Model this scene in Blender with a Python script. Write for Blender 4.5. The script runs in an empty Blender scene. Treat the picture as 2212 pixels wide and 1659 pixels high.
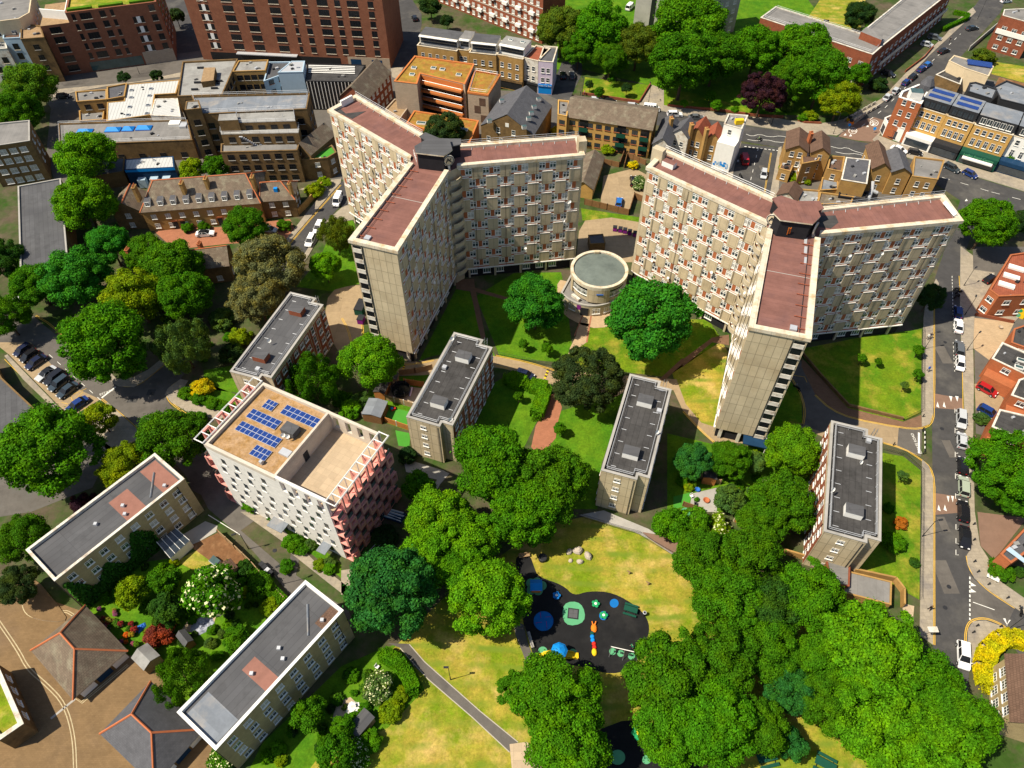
import bpy, math, random
import numpy as np
from mathutils import Vector, Matrix
random.seed(7); rng = np.random.default_rng(11)
SC = bpy.context.scene; COL = SC.collection
PI = math.pi; R_ = math.radians
# ---------------------------------------------------------------- camera (solved from the building verticals and right angles)
HC, F_, CX, CY = 115.0, 1582.0, 1106.0, 829.5
_t, _r = R_(49.865), R_(0.25)
FW = Vector((0, math.cos(_t), -math.sin(_t))); _R = Vector((1, 0, 0)); _D = FW.cross(_R)
RT = _R*math.cos(_r)+_D*math.sin(_r); DN = -_R*math.sin(_r)+_D*math.cos(_r)
cd = bpy.data.cameras.new('camera'); cam = bpy.data.objects.new('camera', cd); COL.objects.link(cam)
cd.sensor_width = 36; cd.lens = 36*F_/2212; cd.clip_start = 1; cd.clip_end = 3000
cam.matrix_world = Matrix(((RT.x, -DN.x, -FW.x, 0), (RT.y, -DN.y, -FW.y, 0), (RT.z, -DN.z, -FW.z, HC), (0, 0, 0, 1)))
SC.camera = cam
def P(q, z=0.0):            # where the sight line through photo point q meets height z
    v = FW*F_+RT*(q[0]-CX)+DN*(q[1]-CY); k = (HC-z)/-v.z
    return Vector((v.x*k, v.y*k, z))
def T(ij, *uv):             # survey sheets: nine enlargements of the photo
    i, j = int(ij[0]), int(ij[1])
    return [(737.33*i+uv[k]/3, 553*j+uv[k+1]/3) for k in range(0, len(uv), 2)]
def D(*uv): return [(uv[k], uv[k+1]) for k in range(0, len(uv), 2)]
def PX(pts, z=0.0): return [P(q, z) for q in pts]
def depth(p): return (p-Vector((0, 0, HC))).dot(FW)
# ---------------------------------------------------------------- light
w = bpy.data.worlds.new('World'); SC.world = w; w.use_nodes = True
nt = w.node_tree; bg = nt.nodes['Background']; sk = nt.nodes.new('ShaderNodeTexSky'); sk.sky_type = 'NISHITA'; sk.sun_disc = False
SAZ, SEL = R_(195.5), R_(55.5)
sk.sun_elevation = SEL; sk.sun_rotation = math.atan2(math.cos(SAZ), math.sin(SAZ)); sk.altitude = 30
nt.links.new(sk.outputs[0], bg.inputs[0]); bg.inputs[1].default_value = 0.085
sl = bpy.data.lights.new('sun', 'SUN'); sl.energy = 5.0; sl.angle = R_(0.55); sl.color = (1, .91, .74)
so = bpy.data.objects.new('sun', sl); COL.objects.link(so)
so.rotation_euler = Vector((-math.cos(SAZ)*math.cos(SEL), -math.sin(SAZ)*math.cos(SEL), -math.sin(SEL))).to_track_quat('-Z', 'Y').to_euler()
so.location = (0, 100, 200)
vs = SC.view_settings; SC.display_settings.display_device = 'sRGB'; vs.view_transform = 'Standard'; vs.look = 'None'; vs.gamma = 1; vs.exposure = 0.48; vs.use_curve_mapping = False
# ---------------------------------------------------------------- materials
MATS = {}
def mat(name, col, rough=.85, n=.25, sc=.6, col2=None, brick=None, objcol=False, metal=0, spec=.08, bump=0, stripe=None, blotch=None, island=0, trans=0, coord='P', tuft=0, mow=0):
    """procedural material: noise-varied colour; brick=(w,h,mortar,colour factor) joints in wall metres; stripe=(axis,period,width,factor)"""
    m = bpy.data.materials.new(name); m.use_nodes = True; MATS[name] = m
    t = m.node_tree; N = t.nodes; L = t.links; b = N['Principled BSDF']
    b.inputs['Roughness'].default_value = rough; b.inputs['Metallic'].default_value = metal; b.inputs['Specular IOR Level'].default_value = spec
    if coord == 'P': c = N.new('ShaderNodeNewGeometry').outputs['Position']
    else: c = N.new('ShaderNodeTexCoord').outputs['Object']
    def noise(s, det=4, rg=.6):
        q = N.new('ShaderNodeTexNoise'); q.inputs['Scale'].default_value = s; q.inputs['Detail'].default_value = det; q.inputs['Roughness'].default_value = rg; L.new(c, q.inputs['Vector']); return q.outputs['Fac']
    def mix(f, a, bb, bt='MIX'):
        q = N.new('ShaderNodeMix'); q.data_type = 'RGBA'; q.blend_type = bt
        for i, x in ((0, f), (6, a), (7, bb)):
            if isinstance(x, (int, float)): q.inputs[i].default_value = x
            elif isinstance(x, tuple): q.inputs[i].default_value = (*x[:3], 1)
            else: L.new(x, q.inputs[i])
        return q.outputs[2]
    def ramp(f, a, bq):
        q = N.new('ShaderNodeMapRange'); q.inputs[1].default_value = a; q.inputs[2].default_value = bq; L.new(f, q.inputs[0]); return q.outputs[0]
    if objcol: C = N.new('ShaderNodeObjectInfo').outputs['Color']
    else:
        q = N.new('ShaderNodeRGB'); q.outputs[0].default_value = (*col, 1); C = q.outputs[0]
    if objcol and trans: C = mix(ramp(noise(.45, 3), .42, .68), C, mix(1.0, C, (1.6, 1.2, .5), 'MULTIPLY'))
    if col2: C = mix(ramp(noise(sc*.35, 6, .7), .38, .62), C, col2)
    if blotch: C = mix(ramp(noise(blotch[1], 5, .65), .5, .68), C, blotch[0])
    if n:
        g = N.new('ShaderNodeMapRange'); g.inputs[1].default_value = .25; g.inputs[2].default_value = .75; g.inputs[3].default_value = 1-n; g.inputs[4].default_value = 1+n; L.new(noise(sc, 6, .75), g.inputs[0])
        C = mix(1.0, C, g.outputs[0], 'MULTIPLY')
    if tuft:
        g = N.new('ShaderNodeMapRange'); g.inputs[1].default_value = .3; g.inputs[2].default_value = .7; g.inputs[3].default_value = 1-tuft; g.inputs[4].default_value = 1+tuft; L.new(noise(2.6, 4, .8), g.inputs[0]); C = mix(1.0, C, g.outputs[0], 'MULTIPLY')
    if mow:
        wv = N.new('ShaderNodeTexWave'); wv.inputs['Scale'].default_value = .11; wv.inputs['Distortion'].default_value = 16; wv.inputs['Detail'].default_value = 4; wv.inputs['Detail Scale'].default_value = .09; wv.bands_direction = 'Y'; L.new(c, wv.inputs['Vector']); g = N.new('ShaderNodeMath'); g.operation = 'MULTIPLY'; L.new(ramp(wv.outputs['Fac'], .5, 1.0), g.inputs[0]); L.new(ramp(noise(.16, 4), .4, .62), g.inputs[1]); C = mix(g.outputs[0], C, mow)
    if brick:
        bw, bh, mo, fac = brick; uv = N.new('ShaderNodeUVMap'); bt = N.new('ShaderNodeTexBrick')
        bt.offset = 0 if len(str(fac)) and bw > .8 else .5
        L.new(uv.outputs[0], bt.inputs['Vector']); bt.inputs['Scale'].default_value = 1; bt.inputs['Mortar Size'].default_value = mo; bt.inputs['Brick Width'].default_value = bw; bt.inputs['Row Height'].default_value = bh
        bt.inputs['Color1'].default_value = (1, 1, 1, 1); bt.inputs['Color2'].default_value = (.86, .86, .86, 1); bt.inputs['Mortar'].default_value = (fac, fac, fac, 1)
        C = mix(1.0, C, bt.outputs[0], 'MULTIPLY')
    if stripe:
        ax, per, wd, fac = stripe; uv = N.new('ShaderNodeUVMap'); sp = N.new('ShaderNodeSeparateXYZ'); L.new(uv.outputs[0], sp.inputs[0])
        q = N.new('ShaderNodeMath'); q.operation = 'MODULO'; 
        a = N.new('ShaderNodeMath'); a.operation = 'ADD'; a.inputs[1].default_value = 1000*per; L.new(sp.outputs[ax], a.inputs[0]); L.new(a.outputs[0], q.inputs[0]); q.inputs[1].default_value = per
        l = N.new('ShaderNodeMath'); l.operation = 'LESS_THAN'; L.new(q.outputs[0], l.inputs[0]); l.inputs[1].default_value = wd
        C = mix(l.outputs[0], C, mix(1.0, C, (fac, fac, fac), 'MULTIPLY'))
    if island:
        g = N.new('ShaderNodeMapRange'); g.inputs[3].default_value = 1-island; g.inputs[4].default_value = 1+island; L.new(N.new('ShaderNodeNewGeometry').outputs['Random Per Island'], g.inputs[0]); C = mix(1.0, C, g.outputs[0], 'MULTIPLY')
    L.new(C, b.inputs['Base Color'])
    if bump:
        bp = N.new('ShaderNodeBump'); bp.inputs['Strength'].default_value = bump; bp.inputs['Distance'].default_value = .1; L.new(noise(sc*3, 5), bp.inputs['Height']); L.new(bp.outputs[0], b.inputs['Normal'])
    if trans:
        tr = N.new('ShaderNodeBsdfTranslucent'); L.new(mix(1.0, C, (1.25, 1.15, .35), 'MULTIPLY'), tr.inputs[0]); mx = N.new('ShaderNodeMixShader'); mx.inputs[0].default_value = trans
        L.new(b.outputs[0], mx.inputs[1]); L.new(tr.outputs[0], mx.inputs[2]); L.new(mx.outputs[0], N['Material Output'].inputs[0])
    return m
def M(n): return MATS[n]
mat('asphalt', (.062, .060, .060), .9, .22, .5, blotch=((.10, .094, .085), .12))
mat('asphalt_old', (.12, .108, .096), .92, .2, .5, blotch=((.075, .068, .062), .09))
mat('pavement', (.34, .29, .22), .9, .16, 1.2, brick=(.9, .6, .02, .72), blotch=((.24, .21, .18), .2))
mat('kerb', (.40, .36, .29), .9, .15, 1)
mat('concrete_drive', (.34, .25, .15), .9, .18, .9, brick=(3.2, 3.2, .03, .75))
mat('block_paving', (.21, .135, .068), .92, .2, .35, brick=(.5, .25, .02, .8), blotch=((.19, .125, .07), .1))
mat('red_paving', (.36, .15, .085), .92, .2, .6, brick=(.4, .2, .02, .8))
mat('brown_path', (.20, .115, .07), .92, .2, .6, brick=(.5, .25, .03, .8))
mat('sand_paving', (.46, .33, .20), .92, .16, .6, brick=(.5, .25, .03, .85))
mat('slab_paving', (.47, .36, .24), .9, .12, .8, brick=(1.2, 1.2, .03, .78))
mat('rubber', (.016, .016, .017), .95, .25, .5, blotch=((.028, .027, .026), .15))
mat('soil', (.17, .085, .04), .95, .35, .8, blotch=((.28, .16, .08), .3))
mat('ground_mix', (.10, .078, .052), .95, .35, .35, col2=(.035, .075, .012))
mat('yard_grey', (.12, .108, .095), .92, .3, .4, blotch=((.10, .095, .085), .2)); mat('grass', (.06, .155, .006), .95, .35, .35, col2=(.125, .19, .008), blotch=((.27, .24, .03), .16), bump=.5, tuft=.3)
mat('grass_lush', (.048, .145, .006), .95, .34, .5, col2=(.095, .19, .008), bump=.5, tuft=.3)
mat('grass_dry', (.135, .20, .008), .95, .32, .4, col2=(.34, .26, .040), blotch=((.47, .33, .10), .13), bump=.5, tuft=.28, mow=(.14, .20, .02))
mat('turf', (.06, .25, .03), .9, .1, .5)
mat('line_white', (.72, .70, .64), .8, .2, 2.5)
mat('line_pale', (.44, .36, .22), .9, .3, 2); mat('line_yellow', (.62, .38, .06), .8, .2, 2.5)
mat('red_surface', (.20, .125, .09), .9, .15, .7)
mat('white', (.78, .76, .71), .6, .08, 1); mat('white_old', (.62, .58, .50), .8, .25, 1.2, blotch=((.42, .34, .26), .8)); mat('cream', (.62, .50, .33), .8, .12, .8)
mat('glass', (.035, .045, .055), .12, .5, .35, spec=.7); mat('glass_teal', (.05, .09, .085), .1, .4, .4, spec=.7)
mat('glass_black', (.012, .013, .015), .2, .3, .5, spec=.4); mat('curtain', (.42, .40, .36), .7, .3, .9)
mat('concrete_panel', (.54, .44, .29), .85, .10, .5, brick=(1.45, 2.73, .05, .62), blotch=((.36, .29, .19), .25))
mat('concrete_plain', (.50, .42, .29), .85, .12, .5, blotch=((.36, .29, .19), .25))
mat('concrete_grey', (.36, .34, .31), .88, .18, .6, blotch=((.25, .24, .22), .3))
mat('end_panel', (.55, .455, .30), .85, .13, .4, brick=(1.3, 2.7, .05, .5), blotch=((.47, .37, .23), .12))
mat('coping', (.66, .58, .45), .8, .18, .9, blotch=((.5, .36, .2), .5), brick=(2.4, 2.4, .05, .7))
mat('roof_red', (.215, .102, .083), .95, .25, .3, brick=(1.0, 9, .04, .78), blotch=((.185, .092, .08), .25))
mat('roof_grey', (.10, .10, .105), .9, .28, .4, brick=(9, 1.0, .04, .72), blotch=((.075, .075, .08), .2))
mat('roof_dark', (.066, .063, .062), .9, .3, .5, brick=(9, 1.0, .05, .68), blotch=((.045, .043, .042), .3))
mat('roof_pale', (.27, .265, .25), .85, .25, .5, blotch=((.20, .19, .18), .3))
mat('roof_felt', (.22, .21, .20), .9, .2, .5, brick=(1.0, 9, .04, .84), blotch=((.15, .145, .14), .25))
mat('roof_bluegrey', (.20, .22, .25), .6, .2, .4, brick=(1.2, 12, .04, .86), blotch=((.27, .25, .23), .2))
mat('roof_white', (.50, .50, .48), .5, .08, .6, stripe=(0, .9, .12, .6))
mat('slate', (.105, .105, .115), .75, .25, .8, brick=(.4, .3, .02, .7)); mat('slate_brown', (.17, .13, .095), .85, .3, .7, brick=(.4, .35, .03, .65), blotch=((.24, .21, .15), .5))
mat('tile_brown', (.14, .085, .06), .85, .25, .8, brick=(.35, .4, .03, .6)); mat('tile_red', (.30, .09, .05), .85, .25, .8, brick=(.35, .4, .03, .65))
mat('ridge', (.44, .14, .06), .8, .15, 2)
mat('brick_red', (.27, .085, .045), .9, .22, .8, brick=(.45, .15, .012, .85), blotch=((.21, .07, .04), .5))
mat('brick_modern', (.26, .105, .060), .9, .25, 1.2, brick=(.45, .15, .012, .85), blotch=((.21, .08, .046), .6))
mat('brick_orange', (.40, .13, .055), .9, .15, .8, brick=(.45, .15, .012, .88))
mat('brick_yellow', (.42, .25, .085), .9, .25, .8, brick=(.45, .15, .012, .85), blotch=((.30, .17, .065), .4))
mat('brick_bright', (.56, .33, .10), .9, .15, .8, brick=(.45, .15, .012, .88))
mat('brick_brown', (.20, .125, .055), .9, .3, .7, brick=(.45, .15, .012, .85), blotch=((.13, .085, .042), .4))
mat('brick_buff', (.42, .325, .17), .9, .2, .7, brick=(.45, .15, .012, .85), blotch=((.33, .25, .13), .3))
mat('brick_pale', (.60, .53, .44), .9, .16, .7, brick=(.45, .15, .012, .88), blotch=((.48, .41, .33), .35))
mat('stone_pale', (.42, .33, .24), .9, .12, .8, brick=(.6, .2, .012, .85))
mat('brick_white', (.74, .71, .66), .9, .12, .9, brick=(.45, .15, .012, .88))
mat('pink', (.74, .31, .26), .8, .08, 1); mat('pink_tile', (.70, .29, .24), .8, .16, 1.3, brick=(.3, .3, .02, .8))
mat('orange_metal', (.50, .17, .05), .6, .12, .6); mat('sedum', (.25, .13, .03), .95, .35, .7, col2=(.30, .20, .035), blotch=((.33, .12, .035), .5), bump=.5)
mat('sedum_dry', (.40, .26, .15), .95, .34, 1.6, col2=(.30, .17, .06), bump=.6)
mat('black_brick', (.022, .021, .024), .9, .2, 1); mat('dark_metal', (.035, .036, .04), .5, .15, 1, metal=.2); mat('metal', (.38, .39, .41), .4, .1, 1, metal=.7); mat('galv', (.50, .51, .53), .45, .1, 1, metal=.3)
mat('blue_paint', (.03, .13, .45), .5, .1, 1); mat('pale_blue', (.36, .47, .56), .6, .08, 1); mat('bright_blue', (.01, .22, .62), .45, .1, 1); mat('navy', (.012, .04, .09), .5, .2, 1)
mat('solar', (.012, .035, .16), .15, .1, 1, spec=.7, brick=(.33, .33, .03, 1.9)); mat('wood', (.22, .115, .05), .85, .25, 1, stripe=(0, .16, .02, .5)); mat('wood_orange', (.42, .17, .05), .85, .2, 1, stripe=(0, .16, .02, .5)); mat('timber', (.30, .20, .11), .85, .3, 1.2)
mat('red', (.55, .03, .02), .5, .1, 1); mat('orange', (.75, .20, .02), .5, .1, 1); mat('yellow', (.75, .50, .02), .5, .1, 1); mat('green_paint', (.02, .28, .10), .5, .1, 1); mat('dark_green', (.012, .07, .045), .5, .15, 1); mat('play_green', (.10, .34, .17), .9, .12, .8); mat('play_blue', (.01, .14, .42), .9, .12, .8); mat('purple', (.20, .02, .20), .5, .1, 1); mat('mauve', (.62, .52, .62), .7, .08, 1)
mat('tyre', (.012, .012, .012), .9, 0); mat('paint', (1, 1, 1), .22, 0, objcol=True, spec=.6); mat('lamp_white', (.8, .8, .78), .2, 0, spec=.6); mat('lamp_red', (.4, .01, .01), .2, 0, spec=.6)
mat('skin', (.45, .26, .18), .6, 0); mat('cloth', (1, 1, 1), .9, 0, objcol=True); mat('hair', (.03, .02, .015), .9, 0)
mat('stone', (.42, .36, .29), .9, .2, 1.5, bump=.5); mat('plastic', (1, 1, 1), .5, .06, 1, objcol=True)
mat('bark', (.095, .065, .042), .95, .3, 2)
mat('leaf', (1, 1, 1), .62, .32, .55, objcol=True, island=.45, trans=.30, spec=.03); mat('blossom', (.66, .66, .36), .8, .1, 1)
mat('ivy', (.035, .125, .010), .7, .3, 1.5, island=.4, trans=.2)
# ---------------------------------------------------------------- mesh builder
class MB:
    def __init__(s, ang=0.0): s.v = []; s.f = []; s.m = []; s.ang = ang
    def face(s, pts, m=0):
        k = len(s.v); s.v += [tuple(p) for p in pts]; s.f.append(tuple(range(k, k+len(pts)))); s.m.append(m); return s
    def prism(s, poly, z0, z1, m=0, mt=None, bot=False, top=True):
        n = len(poly)
        for i in range(n):
            a, b = poly[i], poly[(i+1) % n]
            s.face([(a[0], a[1], z0), (b[0], b[1], z0), (b[0], b[1], z1), (a[0], a[1], z1)], m)
        if top: s.face([(p[0], p[1], z1) for p in poly], m if mt is None else mt)
        if bot: s.face([(p[0], p[1], z0) for p in reversed(poly)], m)
        return s
    def ring(s, po, pi, z0, z1, m=0):
        n = len(po)
        for i in range(n):
            j = (i+1) % n; a, b, c, d = po[i], po[j], pi[j], pi[i]
            s.face([(a[0], a[1], z1), (b[0], b[1], z1), (c[0], c[1], z1), (d[0], d[1], z1)], m)
            s.face([(a[0], a[1], z0), (b[0], b[1], z0), (b[0], b[1], z1), (a[0], a[1], z1)], m)
            s.face([(c[0], c[1], z0), (d[0], d[1], z0), (d[0], d[1], z1), (c[0], c[1], z1)], m)
        return s
    def box(s, c, sx, sy, z0, z1, rot=0, m=0, mt=None):
        ca, sa = math.cos(rot), math.sin(rot)
        return s.prism([(c[0]+x*ca-y*sa, c[1]+x*sa+y*ca) for x, y in ((-sx/2, -sy/2), (sx/2, -sy/2), (sx/2, sy/2), (-sx/2, sy/2))], z0, z1, m, mt, bot=True)
    def bar(s, a, b, r=.05, n=4, m=0, r2=None):
        a, b = Vector(a), Vector(b); d = (b-a).normalized(); u = d.orthogonal().normalized() if abs(d.z) < .99 else Vector((1, 0, 0)); q = d.cross(u); r2 = r if r2 is None else r2
        A = [a+(u*math.cos(2*PI*(k+.5)/n)+q*math.sin(2*PI*(k+.5)/n))*r for k in range(n)]; B = [b+(u*math.cos(2*PI*(k+.5)/n)+q*math.sin(2*PI*(k+.5)/n))*r2 for k in range(n)]
        for k in range(n): s.face([A[k], A[(k+1) % n], B[(k+1) % n], B[k]], m)
        s.face(A[::-1], m); s.face(B, m); return s
    def lathe(s, prof, c=(0, 0, 0), n=16, m=0, sx=1, sy=1):
        for (r0, z0), (r1, z1) in zip(prof, prof[1:]):
            for k in range(n):
                a, b = 2*PI*k/n, 2*PI*(k+1)/n; q = lambda r, t, z: (c[0]+r*math.cos(t)*sx, c[1]+r*math.sin(t)*sy, c[2]+z)
                if r1 < 1e-4: s.face([q(r0, a, z0), q(r0, b, z0), q(r1, a, z1)], m)
                elif r0 < 1e-4: s.face([q(r0, a, z0), q(r1, b, z1), q(r1, a, z1)], m)
                else: s.face([q(r0, a, z0), q(r0, b, z0), q(r1, b, z1), q(r1, a, z1)], m)
        return s
    def add(s, o, M4):
        k = len(s.v); s.v += [tuple(M4 @ Vector(p)) for p in o.v]; s.f += [tuple(i+k for i in f) for f in o.f]; s.m += o.m; return s
    def mesh(s, name, mats):
        me = bpy.data.meshes.new(name); me.from_pydata(s.v, [], s.f)
        for x in (mats if isinstance(mats, (list, tuple)) else [mats]): me.materials.append(M(x) if isinstance(x, str) else x)
        uv = me.uv_layers.new(name='UVMap'); ca, sa = math.cos(s.ang), math.sin(s.ang); buf = []
        for p, mi in zip(me.polygons, s.m):
            p.material_index = mi; n = p.normal
            hl = math.hypot(n.x, n.y)
            for li in p.vertices:
                x, y, z = s.v[li]
                if hl > .75: buf += [(-n.y*x+n.x*y)/hl, z]
                elif hl > .05 and abs(n.z) < .995: buf += [(-n.y*x+n.x*y)/hl, (n.x*x+n.y*y)/hl/max(.3, abs(n.z))]
                else: buf += [x*ca+y*sa, -x*sa+y*ca]
        uv.data.foreach_set('uv', buf); return me
    def build(s, name, mats, parent=None, smooth=False):
        me = s.mesh(name, mats)
        if smooth: me.shade_smooth()
        return obj(name, me, parent)
def obj(name, me, parent=None):
    o = bpy.data.objects.new(name, me); COL.objects.link(o)
    if parent:
        o.parent = parent; t = parent
        while t: o.location -= t.location; t = t.parent
    return o
def tag(o, label=None, cat=None, group=None, kind=None):
    for k, x in (('label', label), ('category', cat), ('group', group), ('kind', kind)):
        if x: o[k] = x
    return o
def thing(name, label, cat, loc, group=None, rz=0):
    o = bpy.data.objects.new(name, None); COL.objects.link(o); o.empty_display_size = .3; o.location = (loc[0], loc[1], loc[2] if len(loc) > 2 else 0); o.rotation_euler.z = rz
    return tag(o, label, cat, group)
def kids(o): return [c for c in bpy.data.objects if c.parent == o]
def dup(o, kidmap, loc=None, rz=None, parent=None, color=None):
    c = o.copy(); COL.objects.link(c)
    if parent: c.parent = parent
    if loc is not None: c.location = loc
    if rz is not None: c.rotation_euler.z = rz
    if color and o.type == 'MESH': c.color = color
    for k in kidmap.get(o.name, []): dup(k, kidmap, parent=c, color=color)
    return c
def kmap(o):
    r = {}
    for c in bpy.data.objects:
        if c.parent: r.setdefault(c.parent.name, []).append(c)
    return r
def ccw(p):
    a = sum(p[i-1][0]*p[i][1]-p[i][0]*p[i-1][1] for i in range(len(p)))
    return list(p) if a > 0 else list(p)[::-1]
def inset(p, d):
    n = len(p); out = []
    for i in range(n):
        a, b, c = Vector(p[i-1][:2]), Vector(p[i][:2]), Vector(p[(i+1) % n][:2])
        e, f = (b-a).normalized(), (c-b).normalized(); n1, n2 = Vector((-e.y, e.x)), Vector((-f.y, f.x)); k = 1+n1.dot(n2)
        q = b+(n1+n2)*(d/max(k, .3)); out.append((q.x, q.y))
    return out
def cen(p): return Vector((sum(q[0] for q in p)/len(p), sum(q[1] for q in p)/len(p), 0))
def eang(a, b): return math.atan2(b[1]-a[1], b[0]-a[0])
def rect(p0, p1, p2):      # rectangle from a measured edge p0-p1 and the far side's point p2
    a, b, c = Vector(p0[:2]), Vector(p1[:2]), Vector(p2[:2]); e = (b-a).normalized(); n = Vector((-e.y, e.x)); d = n*(c-a).dot(n)
    return ccw([a, b, b+d, a+d])
# ---------------------------------------------------------------- windows
WIN = {}
def win_mb(w, h, frame='white', glass='glass', mull=1, tran=.0, sill=True, fr=.07, prd=.05, sillm=None):
    key = (w, h, frame, glass, mull, tran, sill, fr, sillm)
    if key in WIN: return WIN[key]
    b = MB(); x, z = w/2, h/2
    def bx(x0, x1, z0, z1, y0, y1, m): b.prism([(x0, -y1), (x1, -y1), (x1, -y0), (x0, -y0)], z0, z1, m, bot=True)
    bx(-x+.02, x-.02, -z+.02, z-.02, 0, .012, 1)
    for a0, a1, c0, c1 in ((-x, x, z-fr, z), (-x, x, -z, -z+fr), (-x, -x+fr, -z+fr, z-fr), (x-fr, x, -z+fr, z-fr)): bx(a0, a1, c0, c1, 0, prd, 0)
    for k in range(mull):
        q = -x+w*(k+1)/(mull+1); bx(q-fr/2, q+fr/2, -z+fr, z-fr, 0, prd-.01, 0)
    if tran: bx(-x+fr, x-fr, z-h*tran-fr/2, z-h*tran+fr/2, 0, prd-.005, 0)
    if sill: bx(-x-.08, x+.08, -z-.12, -z-.003, 0, .16, 2)
    me = b.mesh('window', [frame, glass, sillm or frame]); WIN[key] = (b, me, [frame, glass, sillm or frame]); return WIN[key]
def put_win(root, spec, pos, ang, out=.0, name='window', rnd=True):
    mb, me, _ = spec; o = bpy.data.objects.new(name, me); COL.objects.link(o); o.parent = root
    o.location = Vector(pos)-root.location; o.rotation_euler.z = ang; return o
class Wall:                 # a straight outside wall from a to b (building on the left), used to hang windows and doors
    def __init__(s, root, a, b):
        s.root = root; s.a = Vector((a[0], a[1], 0)); s.b = Vector((b[0], b[1], 0)); s.L = (s.b-s.a).length; s.e = (s.b-s.a)/s.L; s.n = Vector((s.e.y, -s.e.x, 0)); s.ang = math.atan2(s.e.y, s.e.x)
    def at(s, d, z, out=.004): return s.a+s.e*d+s.n*out+Vector((0, 0, z))
    def win(s, spec, d, z, name='window', out=.004): return put_win(s.root, spec, s.at(d, z, out), s.ang, name=name)
    def grid(s, spec, n, zs, m0=1.2, m1=None, skip=()):
        m1 = m0 if m1 is None else m1
        for j, z in enumerate(zs):
            for i in range(n):
                if (i, j) not in skip: s.win(spec, m0+(s.L-m0-m1)*(i+.5)/n, z)
    def slab(s, mb, d0, d1, z0, z1, out, m=0, inn=0.0):   # a box standing proud of the wall
        q = [s.at(d0, 0, inn), s.at(d0, 0, out), s.at(d1, 0, out), s.at(d1, 0, inn)]; mb.prism([(p.x, p.y) for p in q], z0, z1, m, bot=True)
def flat_building(name, label, cat, poly, h, wall, roof, par=.5, pw=.35, cop=None, z0=0.0, group=None, ang=None, parapet=True):
    poly = ccw([(p[0], p[1]) for p in poly]); c = cen(poly); root = thing(name, label, cat, (c.x, c.y, z0), group)
    if ang is None:
        k = max(range(len(poly)), key=lambda i: (Vector(poly[i][:2])-Vector(poly[i-1][:2])).length); ang = eang(poly[k-1], poly[k])
    MB(ang).prism(poly, z0, h-.12 if parapet else h-.02, 0, top=False).build('wall', [wall], root)
    if parapet:
        po = inset(poly, -.06); pi = inset(poly, pw)
        MB(ang).face([(*p, h-par) for p in inset(poly, .03)]).build('roof', [roof], root)
        b = MB(ang); b.ring(po, pi, h-.12, h, 0); b.face([(*p, h-.12) for p in po][::-1]) if 0 else None
        n = len(pi)
        for i in range(n): b.face([(*pi[(i+1) % n], h-par), (*pi[i], h-par), (*pi[i], h-.12), (*pi[(i+1) % n], h-.12)])
        b.build('parapet', [cop or wall], root)
    else:
        MB(ang).prism(inset(poly, -.12), h-.02, h+.12, 0, bot=True).build('roof', [roof], root)
    return root, poly
def walls(root, poly): return [Wall(root, poly[i], poly[(i+1) % len(poly)]) for i in range(len(poly))]
def facing(ws, d):          # the wall whose outward normal is closest to direction d
    d = Vector((d[0], d[1], 0)).normalized(); return max(ws, key=lambda w_: w_.n.dot(d))
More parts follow.
